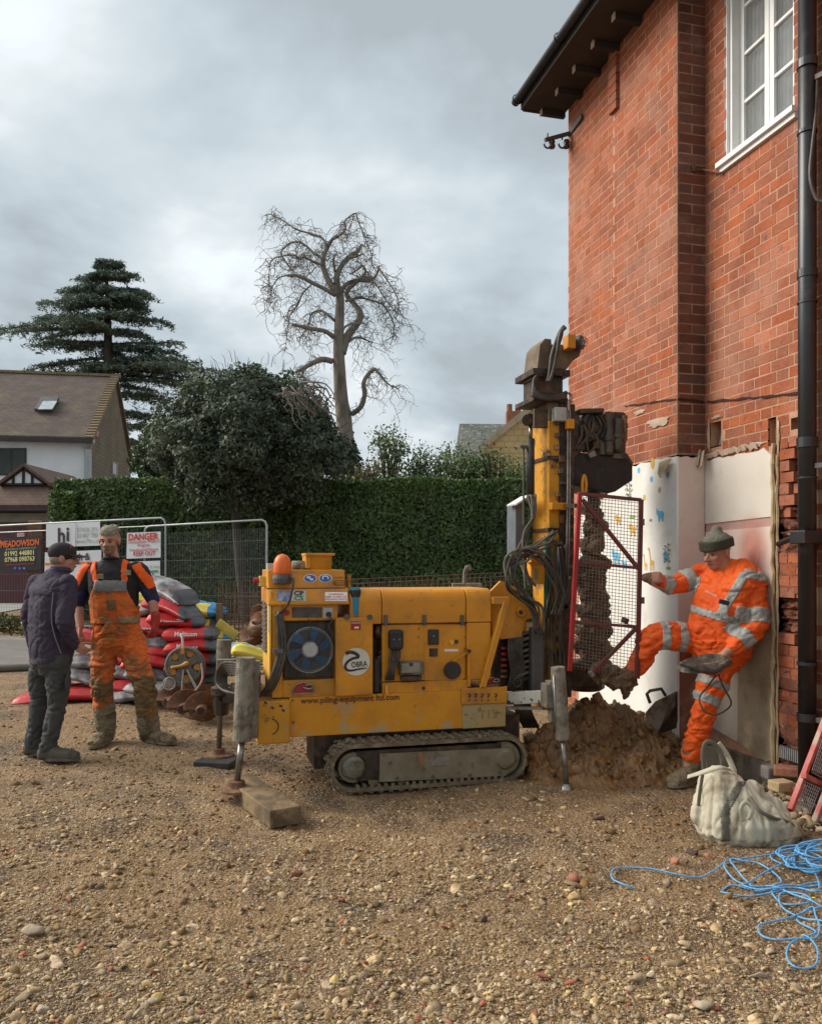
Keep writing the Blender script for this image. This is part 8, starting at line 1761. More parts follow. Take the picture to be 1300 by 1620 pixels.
def sign(name, label, pts, m, off=.05):
    P = [on_fence(x, y, off) for x, y in pts]; t = Thing(name, label, 'sign', tuple(P[0])); n = len(P); nn = (P[1]-P[0]).cross(P[-1]-P[0]).normalized()*.012; nn = nn if nn.y > 0 else -nn
    b = MB(); b.add(P+[p+nn for p in P], [list(range(n)), list(range(2*n-1, n-1, -1))]+[(i, (i+1) % n, (i+1) % n+n, i+n) for i in range(n)]); b.build('board', m, t); ux = (P[1]-P[0]).normalized()
    def wr(s, size_px, px, py, mm, bold=0, xs=1.0, align='CENTER'): return text(s, size_px/F*16*1.3, on_fence(px, py, off+.012), t, mm, 'lettering', ux=ux, uy=(0, 0, 1), bold=bold, xs=xs, align=align)
    return t, wr
blk = mat('black_sign_board', (.02, .018, .02), None, 5, .5, 0, 0); wbd = mat('white_sign_board', (.62, .64, .65), (.56, .58, .6), 3, .6, 0, 0)
t, wr = sign('black_builder_sign', 'black sign board with orange name and two phone numbers on the mesh fence', [(-12, 905), (65, 901), (66, 849), (-12, 852)], blk)
wr('MEADOWSON', 10.5, 31, 860, ink_org, .006, .86); wr('BUILDING & CONSTRUCTION', 3.6, 33, 868, ltgrey, 0, .95); wr('01992 448801', 8.0, 31, 875.5, ink_yel, .003, 1.0); wr('07968 098763', 8.0, 31, 885, ink_yel, .003, 1.0)
wr('www.meadowson.co.uk', 3.8, 31, 892.5, ink_red, 0, 1.2)
for i, s_ in enumerate(('f', 'o', 'in')):
    c = on_fence(24+i*7.3, 899, .066); b = MB(); b.cyl(c, c+Vector((0, -.004, 0)), .034, 16); b.build('round_icon', ink_blue, t); text(s_, .045, c+Vector((0, -.006, 0)), t, white_m, bold=.001)
b = MB(); b.add([on_fence(-12, 855, .062), on_fence(-2, 853, .062), on_fence(5, 858, .062), on_fence(-8, 864, .062)], [(0, 1, 2, 3)]); b.build('logo', ink_org, t, fix=False)
t, wr = sign('white_contact_sign', 'wide white sign board with phone numbers above the black cap', [(73, 866), (158, 863), (158, 825), (73, 829)], wbd)
wr('h', 24, 97, 848, ink, .01, 1.0); wr('i', 24, 107, 846, ink, .01, 1.0); wr('07958 391', 7.5, 138, 838, ltgrey, .0, .95); wr('01487 785', 7.5, 138, 847, ltgrey, 0, .95); wr('www.79co.uk', 6.5, 138, 856, ltgrey, 0, .95)
b = MB(); b.bar(on_fence(120, 827, .064), on_fence(119, 864, .064), .01, .004); b.build('divider', ltgrey, t)
t, wr = sign('white_agent_sign', 'white and orange name board partly hidden between the two men', [(70, 925), (160, 921), (160, 870), (71, 874)], wbd)
wr('Smith &', 12, 122, 882, ink, .004, .95, 'CENTER'); b = MB(); b.add([on_fence(70, 894, .064), on_fence(160, 891, .064), on_fence(160, 888, .064), on_fence(70, 891, .064)], [(0, 1, 2, 3)]); b.build('orange_line', ink_org, t, fix=False)
t, wr = sign('danger_sign', 'white DANGER KEEP OUT sign near the right end of the signed fence', [(200, 884), (254, 882), (254, 841), (201, 843)], wbd)
wr('DANGER', 10.5, 226, 849.5, ink_red, .005, .95); wr('Construction Work in', 5.0, 227, 857, ink_red, 0, .95); wr('Progress', 5.0, 227, 862.5, ink_red, 0, .95); wr('Unauthorised Persons', 4.6, 227, 869.5, ink_red, 0, .95); wr('KEEP OUT', 7, 228, 876, ink_red, .002, .95)
t, wr = sign('small_green_sign', 'small white board with green mark beneath the DANGER sign', [(200, 921), (253, 919), (253, 887), (201, 889)], wbd); wr('Heath & Safe', 5.5, 236, 897, ltgrey, 0, .95); b = MB(); b.add([on_fence(236, 906, .064), on_fence(250, 905.4, .064), on_fence(250, 902, .064), on_fence(236, 902.6, .064)], [(0, 1, 2, 3)]); b.build('green_mark', ink_green, t, fix=False); wr('h', 9, 243, 912, ink, .006)
t, wr = sign('small_red_sign', 'tiny red and white notice above the black builder sign', [(27, 849), (38, 848.5), (38, 843), (27, 843.4)], wbd); wr('STOP', 4.2, 32.5, 846, ink_red, .002)
# leaf litter along the fence foot
P = np.array([(random.uniform(-9.5, -4.6), random.gauss(15.1, .35), 0) for _ in range(2600)]); P[:, 2] = [gz(p[1])+.015 for p in P]; v, f = leaf_mesh(P, .075, np.tile([0, 0, 1.], (len(P), 1)), .5, .6); link('leaf_litter', np_mesh('leaf_litter', v, f), mat('fallen_leaves', (.22, .12, .05), (.10, .11, .03), 3, .9, 0, 0, rnd=.5, coords='World'), kind='stuff')
P, Nn = crown_cloud((-7.9, 15.3, .42), (.8, .3, .14), 1500, .3, .6, 4); v, f = leaf_mesh(P, .07, Nn, .8, .5); wd = link('weeds', np_mesh('weeds', v, f), foliage_mat('weed_leaves', (.09, .10, .03), (.07, .07, .02)), kind='stuff')
# grey hose lying at the kerb
b = MB(); pts = [W(-80, 1066, 10.6), W(0, 1062, 10.7), W(45, 1060, 10.8), W(100, 1059, 10.9), W(170, 1058, 11.0)]
pts = [Vector((p.x, p.y, gz(p.y)+.045)) for p in pts]; b.tube(pts, .05, 12); tag(b.build('ground_pipe', mat('grey_hose_pipe', (.15, .14, .12), (.11, .10, .085), 3, .9, 0, .2), None, smooth=True), 'thick grey pipe lying along the edge of the road at left', 'pipe')

# ============================================================ REBAR MESH SHEETS
rbm = mat('rusty_rebar', (.16, .09, .055), (.10, .06, .04), 9, .8, .2, .2)
def rebar(x0, y0, x1, y1, zlow_px, Ya, Yb, n, m_, label):
    pa, pb = W(x0, y0, Ya), W(x1, y1, Yb); t = Thing('rebar_sheet', label, 'rebar', (pa.x, pa.y, gz(Ya)), group='rusty reinforcement mesh sheets stood on edge')
    b = MB(); zl_ = max(gz(Ya), W(0, zlow_px, Ya).z)
    def q(s, z): return Vector((pa.x+(pb.x-pa.x)*s, pa.y+(pb.y-pa.y)*s, zl_*(1-z)+(pa.z+(pb.z-pa.z)*s)*z))
    for i in range(n+1): b.tube([q(i/n, 0), q(i/n, 1)], .004, 4)
    for k in range(m_+1): b.tube([q(0, k/m_), q(1, k/m_)], .005, 4)
    b.build('wires', rbm, t, kind='stuff', fix=False)
rebar(548, 917, 800, 906, 1080, 9.0, 9.3, 30, 12, 'rusty mesh sheet visible above the yellow hood')
rebar(556, 924, 805, 912, 1080, 8.85, 9.1, 26, 12, 'second rusty mesh sheet just in front of the first')
rebar(346, 921, 425, 918, 1070, 9.6, 9.9, 13, 16, 'rusty mesh sheet left of the engine cover')
rebar(352, 940, 430, 936, 1070, 9.2, 9.4, 12, 16, 'lower rusty mesh sheet left of the engine cover')
sp = Thing('standpipe', 'grey bent pipe stub standing behind the yellow hood', 'pipe', tuple(W(736, 960, 8.5))); b = MB(); b.tube(curve_pts([W(734, 960, 8.5), W(735, 912, 8.5), W(736, 902, 8.5), W(740, 897, 8.5), W(744, 902, 8.5)]), .022, 10); b.build('pipe', grey_mud, sp, smooth=True); b = MB(); b.cbox(W(738, 926, 8.5), (.30, .2, .04)); b.build('pipe_base', grey_mud, sp)

# ============================================================ BAGS
bag_red = mat('red_plastic_sack', (.50, .022, .022), (.38, .018, .02), 5, .38, 0, .25, 28, dirt=(.20, .10, .07), dscale=7, dth=(.6, .75)); bag_grey = mat('dark_grey_sack_end', (.055, .055, .06), (.09, .09, .095), 5, .4, 0, .25, 28); bag_yel = mat('yellow_sack', (.62, .52, .07), (.55, .45, .06), 5, .5, 0, .25, 28, dirt=(.3, .22, .12), dscale=7, dth=(.6, .75)); bag_blu = mat('blue_sack_print', (.05, .25, .50), None, 5, .5, 0, .2, 28); bag_white = mat('white_sack_print', (.40, .38, .37), (.08, .08, .085), 7, .4, 0, .3, 28, dirt=(.35, .03, .03), dscale=5, dth=(.60, .64))
def sack(px, py, Y, L, Wd, H, yaw, base, ends, label, tilt=0, grp='cement sacks in the pile', txt=None, seed=0, zc_=None):
    c = W(px, py, Y); t = Thing('cement_sack', label, 'sack', (c.x, c.y, c.z-H/2), rz=yaw, group=grp); b = MB(); nx, ny = 22, 14; vs = []
    def sh(u, v, sgn):
        e = (1-abs(u)**4.5)*(1-abs(v)**4.0); z = sgn*(H/2)*max(0, e)**.42; k = mn.noise(Vector((u*2.2+seed, v*2+c.z*3, sgn)))*.016+mn.noise(Vector((u*6+seed, v*5, sgn+4)))*.008
        return Vector((u*L/2*(1-.05*v*v), v*Wd/2*(1-.08*u*u), z+k*e+.02*math.sin(u*2.2+seed)-.018*u*u*1.4))
    for sgn in (-1, 1):
        for j in range(ny+1):
            for i in range(nx+1): vs.append(sh(-1+2*i/nx, -1+2*j/ny, sgn))
    N_ = (nx+1)*(ny+1); fs = []
    for s_ in (0, 1):
        for j in range(ny):
            for i in range(nx): a = s_*N_+j*(nx+1)+i; q = (a, a+1, a+nx+2, a+nx+1); fs.append(q if s_ else q[::-1])
    for i in range(nx): fs.append((i, i+1, N_+i+1, N_+i)); a = ny*(nx+1)+i; fs.append((a+1, a, N_+a, N_+a+1))
    for j in range(ny): a = j*(nx+1); fs.append((a+nx+1, a, N_+a, N_+a+nx+1)); a += nx; fs.append((a, a+nx+1, N_+a+nx+1, N_+a))
    M = Matrix.Rotation(tilt, 4, 'Y'); vs = [M @ p+Vector((0, 0, H/2)) for p in vs]
    me = D.meshes.new('sack'); me.from_pydata(vs, [], fs); me.update(); o = link('sack', me, [base, ends, bag_white], t.o, smooth=True)
    mi = []
    for p in me.polygons:
        u = p.center.x/(L/2); mi.append(1 if (u > .62 or (ends is not bag_grey and abs(p.center.y) < Wd*.2)) else 0)
    me.polygons.foreach_set('material_index', mi)
    if txt:
        n_ = Vector((0, -1, .0)); tt = T_local(t); text(txt, H*.46, (-L*.02, -Wd*.485, H*.50), tt, white_m, 'lettering', ux=(1, 0, 0), uy=(0, .35, 1), bold=.0012, xs=.9)
    return t
class T_local:
    def __init__(s, t): s.o = t.o; s.pre = Matrix.Identity(4)
SB = [  # px, py, Y, length, width, height, yaw, base, ends, label, tilt, text
    (268, 932, 8.75, .62, .42, .17, -.35, bag_white, bag_grey, 'black and white crumpled sack topmost of the pile', .5, None),
    (273, 960, 8.7, .58, .42, .15, -.25, bag_red, bag_grey, 'red sack directly under the crumpled top sack', .25, None),
    (280, 979, 8.7, .60, .40, .15, .08, bag_red, bag_grey, 'red sack third from the top with grey end', .0, 'Multicom'),
    (303, 1001, 8.62, .56, .40, .15, .02, bag_red, bag_grey, 'red sack fourth from the top, nearest the yellow sacks', 0.03, 'Multicom'),
    (306, 1020, 8.60, .56, .40, .14, -.02, bag_red, bag_grey, 'red lettered sack fifth from the top above the reel', .02, 'Multicom'),
    (310, 1038, 8.62, .56, .40, .14, .02, bag_red, bag_grey, 'red sack just behind the top of the hose reel', -.02, None),
    (305, 1055, 8.66, .56, .40, .14, .05, bag_red, bag_grey, 'red sack behind the middle of the hose reel', 0, None),
    (303, 1073, 8.70, .56, .40, .14, .0, bag_red, bag_grey, 'lowest red sack behind the hose reel', 0, None),
    (235, 966, 8.9, .56, .40, .15, .1, bag_white, bag_grey, 'grey and white sack behind the red glove', 0, None),
    (243, 990, 8.8, .60, .40, .17, -.1, bag_red, bag_grey, 'dark ended red sack right of the gloved hand', 0, 'Multicom'),
    (242, 1012, 8.8, .58, .40, .15, -.2, bag_white, bag_grey, 'silver grey sack below the gloved hand', .05, None),
    (240, 1031, 8.75, .58, .40, .14, .05, bag_red, bag_grey, 'red sack beside the muddy knee, upper', 0, None),
    (238, 1046, 8.7, .58, .40, .14, .08, bag_red, bag_grey, 'red sack beside the muddy knee, lower', 0, None),
    (243, 1064, 8.7, .58, .40, .14, .15, bag_white, bag_grey, 'pale sack left of the hose reel, upper', 0, None),
    (246, 1085, 8.6, .58, .40, .14, -.1, bag_white, bag_grey, 'pale sack left of the hose reel on the ground', 0, None),
    (190, 1045, 9.1, .58, .40, .14, .1, bag_red, bag_grey, 'red sack seen between the legs, upper', 0, None),
    (192, 1064, 9.0, .58, .40, .14, -.05, bag_white, bag_grey, 'grey sack seen between the legs, upper', 0, None),
    (196, 1083, 8.9, .60, .40, .14, .05, bag_red, bag_grey, 'red sack seen between the legs, lower', 0, None),
    (200, 1098, 8.8, .60, .40, .12, .05, bag_white, bag_grey, 'grey sack seen between the legs on the ground', 0, None),
    (133, 1048, 9.0, .58, .40, .14, .1, bag_white, bag_grey, 'striped pale sack between the two men, upper', .1, None),
    (130, 1068, 8.95, .60, .40, .14, -.1, bag_white, bag_grey, 'striped pale sack between the two men, lower', .1, None),
    (128, 1092, 8.9, .62, .42, .15, .0, bag_red, bag_grey, 'red sack on the ground between the two men', 0, None),
    (62, 1103, 8.9, .50, .40, .13, .2, bag_red, bag_grey, 'red sack on the ground left of the dark trousers', 0, None),
    (133, 1010, 9.1, .55, .40, .15, .2, bag_red, bag_grey, 'red sack high in the pile between the two men', .1, None),
    (312, 962, 9.3, .62, .42, .16, -.12, bag_yel, bag_blu, 'yellow and blue sack topmost behind the red sacks', 0, None),
    (314, 985, 9.3, .60, .42, .16, -.05, bag_yel, bag_grey, 'yellow sack under the yellow and blue one', 0, None),
    (330, 1008, 9.2, .60, .42, .15, .1, bag_yel, bag_blu, 'yellow sack wedged behind the grey jack post', 0, None),
    (222, 950, 9.1, .50, .40, .15, .2, bag_yel, bag_blu, 'yellow and blue sack behind the navy sleeve', 0, None),
    (395, 1030, 7.6, .36, .30, .13, .3, bag_yel, bag_blu, 'small yellow and blue sack behind the near jack', .1, None)]
for i, (px, py, Y, L, Wd, H, yaw, ba, en, lb, ti, tx_) in enumerate(SB): sack(px, py, Y, L, Wd, H, yaw, ba, en, lb, ti, txt=tx_, seed=i*1.7)
# timber post and rail bits behind
b = MB(); b.bar(W(347, 955, 9.1), W(347, 1030, 9.1), .06, .06, up=(0, 1, 0)); tag(b.build('timber_post', wood, None), 'short pale timber post beside the yellow sacks', 'post')
b = MB(); b.bar(W(345, 985, 9.0), W(375, 1008, 8.9), .10, .03, up=(0, 1, 0)); tag(b.build('yellow_plank', mat('yellow_plank', (.55, .42, .06), None, 6, .7, 0, .1), None, bevel=.004), 'yellow board slanting down behind the grey jack post', 'board')

# ============================================================ HOSE REEL
RYl = 8.15; hr = Thing('hose_reel', 'grey garden hose reel with orange crank handle leaning on the red sacks', 'hose reel', tuple(W(290, 1095, RYl)))
c = W(291, 1053, RYl-.10); ax = (.10, -1, .12); rm = mat('grey_reel_plastic', (.11, .11, .10), (.16, .155, .13), 8, .6, 0, .1, dirt=(.2, .17, .12), dscale=9, dth=(.55, .7)); om = mat('orange_reel_plastic', (.60, .30, .06), None, 6, .5, 0, 0)
axv = Vector(ax).normalized()
for s_, nm in ((0, 'front_flange'), (-.16, 'rear_flange')):
    cc_ = c+axv*s_; b = MB(); b.torus(cc_, axv, .170, .016, 32, 8); b.cyl(cc_-axv*.006, cc_+axv*.008, .072, 24)
    x_, y_, _ = frame_of(axv)
    for k in range(5): a = k*2*math.pi/5+.5; d_ = x_*math.cos(a)+y_*math.sin(a); b.bar(cc_+d_*.06, cc_+d_*.17, .07, .014, up=axv)
    b.build(nm, rm, hr)
    if s_ == 0:
        for k in range(5): a = (k+.5)*2*math.pi/5+.5; d_ = x_*math.cos(a)+y_*math.sin(a); b = MB(); b.cyl(cc_+d_*.125-axv*.02, cc_+d_*.125-axv*.012, .034, 12); b.build('window_insert', om, hr)
b = MB(); b.cyl(c-axv*.15, c-axv*.02, .13, 28); b.build('wound_hose', mat('olive_hose_roll', (.16, .14, .06), (.1, .09, .05), 30, .8, 0, .3), hr)
b = MB(); b.limb([c+axv*.03+Vector((-.11, 0, -.02)), c+axv*.035+Vector((-.03, 0, -.005)), c+axv*.03+Vector((.03, 0, .02))], [.018, .014, .026], 10); b.build('crank_handle', om, hr, smooth=True)
b = MB(); b.tube(curve_pts([W(287, 1003, RYl), W(289, 1015, RYl-.05), W(290, 1035, RYl-.09)]), .012, 8); b.build('carry_handle', ltgrey, hr, smooth=True); b = MB(); b.cbox(W(289, 1030, RYl-.12), (.03, .03, .06)); b.build('handle_clip', om, hr)
for p, q in (((290, 1060), (287, 1098)), ((296, 1060), (312, 1095)), ((300, 1068), (318, 1100))): b = MB(); b.cyl(W(*p, RYl-.13), W(*q, RYl-.16), .008, 8); b.build('stand_leg', ltgrey, hr)
b = MB(); b.tube(curve_pts([W(318, 1050, RYl-.1), W(320, 1075, RYl-.2), W(306, 1095, RYl-.3), W(280, 1102, RYl-.35), W(265, 1108, RYl-.4)]), .010, 8); b.build('loose_hose', mat('pale_pink_hose', (.38, .28, .22), None, 5, .6, 0, 0), hr, smooth=True)
b = MB(); c = W(268, 1082, 8.0); b.torus(c, (0, -1, .2), .058, .008, 22, 6); b.ell(c+Vector((0, .02, 0)), (.052, .01, .052)); tag(b.build('glass_jar', mat('cloudy_plastic', (.22, .21, .18), (.3, .29, .26), 9, .3, 0, 0), None, smooth=True), 'round cloudy plastic lid lying left of the hose reel', 'lid')
# white electric cable on the ground by the augers
b = MB(); pts = [(232, 1122), (262, 1108), (290, 1106), (312, 1110), (330, 1122), (338, 1134)]; pts = [G(x, y, .03)+Vector((0, 0, .02)) for x, y in pts]; b.tube(curve_pts(pts), .007, 6); tag(b.build('pale_cable', ltgrey, None, smooth=True), 'thin pale cable running over the rusty auger blades', 'cable')

# ============================================================ LOOSE AUGERS
def auger(px, py, r, L, ax, label, Y=None, turns=1.6, rc=.05, cap_hole=True):
    base = G(px, py) if Y is None else W(px, py, Y); c = Vector((base.x, base.y, base.z+r*.92)) if Y is None else base; a = Vector(ax).normalized()
    t = Thing('auger_flight', label, 'auger', tuple(base), group='rusty auger flights lying on the ground'); x, y, d = frame_of(a)
    b = MB(); b.lathe([(rc*.62, L+.001), (rc, L), (rc, 0), (rc*.9, -.04), (rc*.62, -.04), (rc*.6, .1)], c, a, 16); b.build('stem', rusty, t)
    b = MB(); vs = []; fs = []; n = 44
    for i in range(n+1):
        s = i/n; an = s*turns*2*math.pi; h = .03+(L-.06)*s
        for rr_ in (rc*.8, r*.55, r): vs.append(c+a*h+(x*math.cos(an)+y*math.sin(an))*rr_)
        if i: fs += [((i-1)*3+j, (i-1)*3+j+1, i*3+j+1, i*3+j) for j in range(2)]
    b.add(vs, fs); o = b.build('flight', rusty, t, fix=False); setmod(o, 'SOLIDIFY', thickness=.009); setmod(o, 'BEVEL', width=.002)
    if cap_hole: b = MB(); b.cyl(c-a*.042, c-a*.041, rc*.6, 14); b.build('bore', ink, t, parent=None)
auger(266, 1133, .150, .55, (.25, .95, .05), 'leftmost rusty auger flight beside the muddy boot'); auger(289, 1148, .165, .60, (.05, 1, .05), 'middle front rusty auger with open round end'); auger(318, 1150, .160, .58, (-.2, 1, .03), 'right front rusty auger nearest the black pad jack')
auger(300, 1122, .150, .6, (.2, 1, .05), 'rusty auger lying behind the two front ones', turns=1.3); auger(335, 1125, .140, .5, (-.1, 1, .0), 'rusty auger partly behind the far jack', turns=1.3)
auger(398, 1000, .17, .7, (.9, .5, .25), 'rusty auger leaning behind the engine cover, upper', Y=7.9); auger(384, 1022, .16, .6, (.8, .5, .35), 'rusty auger leaning behind the engine cover, lower', Y=8.1); auger(408, 985, .15, .5, (.6, .6, .5), 'clay smeared auger tip topmost behind the louvred panel', Y=8.0)

# ============================================================ TIMBER PADS
def block(name, label, cat, A, B_, w, h, m, z=0.0):
    p, q = G(*A), G(*B_); t = Thing(name, label, cat, ((p.x+q.x)/2, (p.y+q.y)/2, 0)); b = MB(); b.bar((p.x, p.y, h/2+z), (q.x, q.y, h/2+z), w, h, up=(0, 0, 1)); return b.build(name.split('_')[0]+'_body' if False else 'block', m, t, bevel=.008)
block('timber_baulk', 'weathered timber baulk under the near rear jack foot', 'timber', (376, 1252), (452, 1308), .19, .105, wood)
block('black_pad', 'black rubber pad under the far rear jack foot', 'pad', (318, 1209), (374, 1212), .26, .05, black)
# ============================================================ LITTLE SKIP / HOPPER LID BY THE HEAP
sk3 = Thing('steel_hopper', 'battered grey steel shovel scoop with bar handle stuck in the clay', 'hopper', tuple(W(1045, 1150, 6.15)))
hopm = mat('clay_smeared_steel', (.22, .19, .145), (.15, .13, .1), 9, .7, .2, .3, dirt=(.10, .07, .04), dscale=9, dth=(.5, .62))
b = MB(); q = [W(1036, 1110, 5.95), W(1069, 1094, 6.05), W(1066, 1118, 6.0), W(1040, 1158, 5.9), W(1022, 1138, 5.88), W(1020, 1128, 5.9)]; b.add(q+[p+Vector((.05, .10, -.01)) for p in q], [list(range(6)), list(range(11, 5, -1))]+[(i, (i+1) % 6, (i+1) % 6+6, i+6) for i in range(6)]); b.build('scoop', hopm, sk3, bevel=.006)
b = MB(); b.add([W(1069, 1094, 6.05), W(1070, 1150, 6.15), W(1050, 1158, 6.05), W(1040, 1158, 5.9)], [(0, 1, 2, 3)]); o = b.build('side_flap', oily, sk3, fix=False); setmod(o, 'SOLIDIFY', thickness=.01)
b = MB(); b.tube([W(1028, 1112, 5.95), W(1023, 1098, 5.93), W(1028, 1093, 5.93), W(1046, 1090, 5.95), W(1052, 1100, 5.98)], .012, 8); b.build('handle', dgrey, sk3, smooth=True)

# ============================================================ WHITE BULK BAG
BY = 4.55
bag = Thing('bulk_bag', 'slumped dirty white woven bulk bag with loops, right foreground', 'bag', (W(1185, 1330, BY).x, BY, 0))
bagm = mat('dirty_white_woven', (.50, .46, .35), (.38, .34, .245), 5, .85, 0, .25, 70, dirt=(.22, .165, .10), dscale=5, dth=(.52, .68), dirt2=(.36, .31, .23), d2scale=9, d2th=(.56, .7)); webm = mat('grey_webbing', (.15, .135, .10), (.11, .095, .07), 12, .9, 0, .4, 120)
wb_ = lambda px, py, dy=0: W(px, py, BY+dy)
b = MB()
X3, Y3v, = Vector((1, 0, 0)), Vector((0, 1, 0))
def BS(px, py, hw, hd, dy=0): return (wb_(px, py, dy), X3, Y3v, hw, hd)
b.secs([BS(1182, 1328, .25, .18), BS(1180, 1312, .285, .22), BS(1175, 1292, .27, .22), BS(1160, 1268, .21, .20, .02), BS(1148, 1248, .155, .17, .03), BS(1143, 1228, .11, .13, .05), BS(1140, 1215, .06, .08, .05)], 26)
b.limb([wb_(1130, 1300), wb_(1185, 1302, -.04), wb_(1240, 1312, -.03), wb_(1262, 1322, .0)], [(.11, .10), (.12, .12), (.085, .085), (.05, .05)], 16); b.limb([wb_(1180, 1262, .05), wb_(1215, 1280, .06), wb_(1245, 1304, .05)], [.10, .09, .05], 14)
b.limb([wb_(1118, 1262, .03), wb_(1112, 1290), wb_(1128, 1318)], [.05, .07, .06], 12)
def bagfold(c): return 1.0
bg_ = organic(b, 'bag_cloth', bagm, bag, .008, 2, .026, (1.2, 1, .45), 8, 6)
patch_of(bg_, bag, lambda p: (lambda px, py: p[1] < BY+.1 and 1238 < py < 1330 and abs(px-(1172 if py < 1282 else 1147)-(0 if py >= 1282 else (1282-py)*-.0)-(0 if py >= 1282 else -(py-1238)*.55)) < 6.5)(650+F*p[0]/p[1], H0-F*(p[2]-CH)/p[1]), 'webbing_strap', webm, .007)
b = MB(); P = curve_pts([wb_(1186, 1262, -.14), wb_(1200, 1282, -.20), wb_(1222, 1294, -.19), wb_(1248, 1302, -.14), wb_(1262, 1318, -.08), wb_(1270, 1334, -.04)]); b.tube(P, .011, 6); b.build('top_seam', webm, bag, smooth=True)
def ribbon(pts, wid, m, name, T, up=(0, -1, 0)):
    A = curve_pts(pts, 8); vs = []; fs = []
    for i, p in enumerate(A):
        d = (A[min(i+1, len(A)-1)]-A[max(i-1, 0)]).normalized(); x = d.cross(Vector(up)).normalized(); vs += [p-x*wid/2, p+x*wid/2]
        if i: fs.append((2*i-2, 2*i-1, 2*i+1, 2*i))
    b = MB(); b.add(vs, fs); o = b.build(name, m, T, smooth=True, fix=False); setmod(o, 'SOLIDIFY', thickness=.004); return o
ribbon([wb_(1115, 1225, .0), wb_(1112, 1195, .0), wb_(1116, 1176, .0), wb_(1128, 1176, .01), wb_(1140, 1192, .02), wb_(1143, 1212, .02)], .026, webm, 'lifting_loop', bag)
ribbon([wb_(1136, 1176, .04), wb_(1150, 1195, .05), wb_(1162, 1222, .03)], .030, bagm, 'lifting_loop', bag); ribbon([wb_(1087, 1229, -.06), wb_(1110, 1222, -.10), wb_(1138, 1214, -.10), wb_(1156, 1218, -.06)], .032, bagm, 'loose_strap', bag, up=(0, -.5, 1))
ribbon([wb_(1116, 1180, .02), wb_(1112, 1220, .0), wb_(1106, 1262, -.02), wb_(1104, 1295, -.02)], .018, webm, 'side_seam', bag)
ribbon([wb_(1176, 1300, -.22), wb_(1172, 1280, -.23), wb_(1180, 1270, -.22), wb_(1190, 1280, -.22), wb_(1184, 1298, -.22)], .022, bagm, 'lifting_loop', bag)
b = MB(); b.add([wb_(1115, 1180, .12), wb_(1140, 1182, .12), wb_(1158, 1222, .12), wb_(1118, 1226, .12)], [(0, 1, 2, 3)]); o = b.build('open_flap', webm, bag, fix=False); setmod(o, 'SOLIDIFY', thickness=.004)

# ============================================================ RED GUARD AT THE RIGHT EDGE
GY = 4.6; rg = Thing('fallen_red_guard', 'worn red mesh guard leaning at the right edge behind the rope', 'guard', (W(1285, 1330, GY).x, GY, 0)); wg = lambda x, y, d=0: W(x, y, GY+d)
wornred = mat('worn_red_pink_paint', (.40, .07, .06), (.46, .20, .17), 8, .6, 0, .1, dirt=(.36, .30, .22), dscale=8, dth=(.52, .6))
for p, q, nm in (((1250, 1282), (1318, 1105), 'post'), ((1278, 1328), (1345, 1150), 'post'), ((1271, 1227), (1302, 1243), 'rail')): b = MB(); b.bar(wg(*p, .05), wg(*q, .35), .030, .03); b.build(nm, wornred, rg, bevel=.003)
b = MB()
for i in range(9): s = i/8; b.tube([wg(1272+s*24, 1236+s*12, .12), wg(1257+s*24, 1276+s*12, .06)], .002, 4)
for i in range(9): s = i/8; b.tube([wg(1272-s*15, 1236+s*40, .12-.06*s), wg(1297-s*15, 1248+s*40, .12-.06*s)], .002, 4)
for i in range(10): s = i/9; b.tube([wg(1284+s*24, 1220+s*10, .18), wg(1304+s*24, 1160+s*10, .3)], .002, 4)
for i in range(12): s = i/11; b.tube([wg(1284+s*22, 1222-s*60, .18+.12*s), wg(1310+s*22, 1236-s*60, .18+.12*s)], .002, 4)
b.build('wire_mesh', mat('pale_wire', (.42, .36, .34), None, 5, .6, 0, 0), rg, kind='stuff', fix=False)

# ============================================================ RUBBLE AT THE WALL FOOT
rubm = mat('buff_rubble', (.40, .31, .19), (.28, .20, .12), 12, .9, 0, .5, rnd=.35, coords='World'); P = []; S = []
for _ in range(330):
    px, py = random.uniform(1190, 1330), random.uniform(1240, 1320); q = G(px, py)
    if W2R(q)[0] > 3.66: continue
    P.append((q.x, q.y, .02)); S.append(random.lognormvariate(math.log(.022), .45))
vv, ff = stones(np.array(P), np.array(S), 1, .16, (.5, .9), .5); link('rubble', np_mesh('rubble', vv, ff), rubm, kind='stuff')
def loose(px, py, sz, yaw, m, label, Y=5.2): c = W(px, py, Y); b = MB(); b.cbox((0, 0, 0), sz, Matrix.Rotation(yaw, 4, 'Z')); o = b.build('loose_brick', m, None, bevel=.01); o.location = c; tag(o, label, 'brick', 'loose bricks at the wall foot')
loose(1235, 1243, (.12, .10, .062), .3, rubm, 'buff half brick lying between the white bag and the wall', 5.0); loose(1244, 1220, (.15, .10, .06), -.4, bm_mats['r'], 'pink broken brick under the air vent', 5.2); loose(1221, 1222, (.11, .10, .08), .1, mat('grey_broken_lump', (.25, .22, .2), None, 9, .9, 0, .4), 'grey rounded lump beside the wall base', 5.3); loose(1258, 1250, (.12, .1, .06), .8, bm_mats['r'], 'reddish brick end by the fallen guard', 5.0)

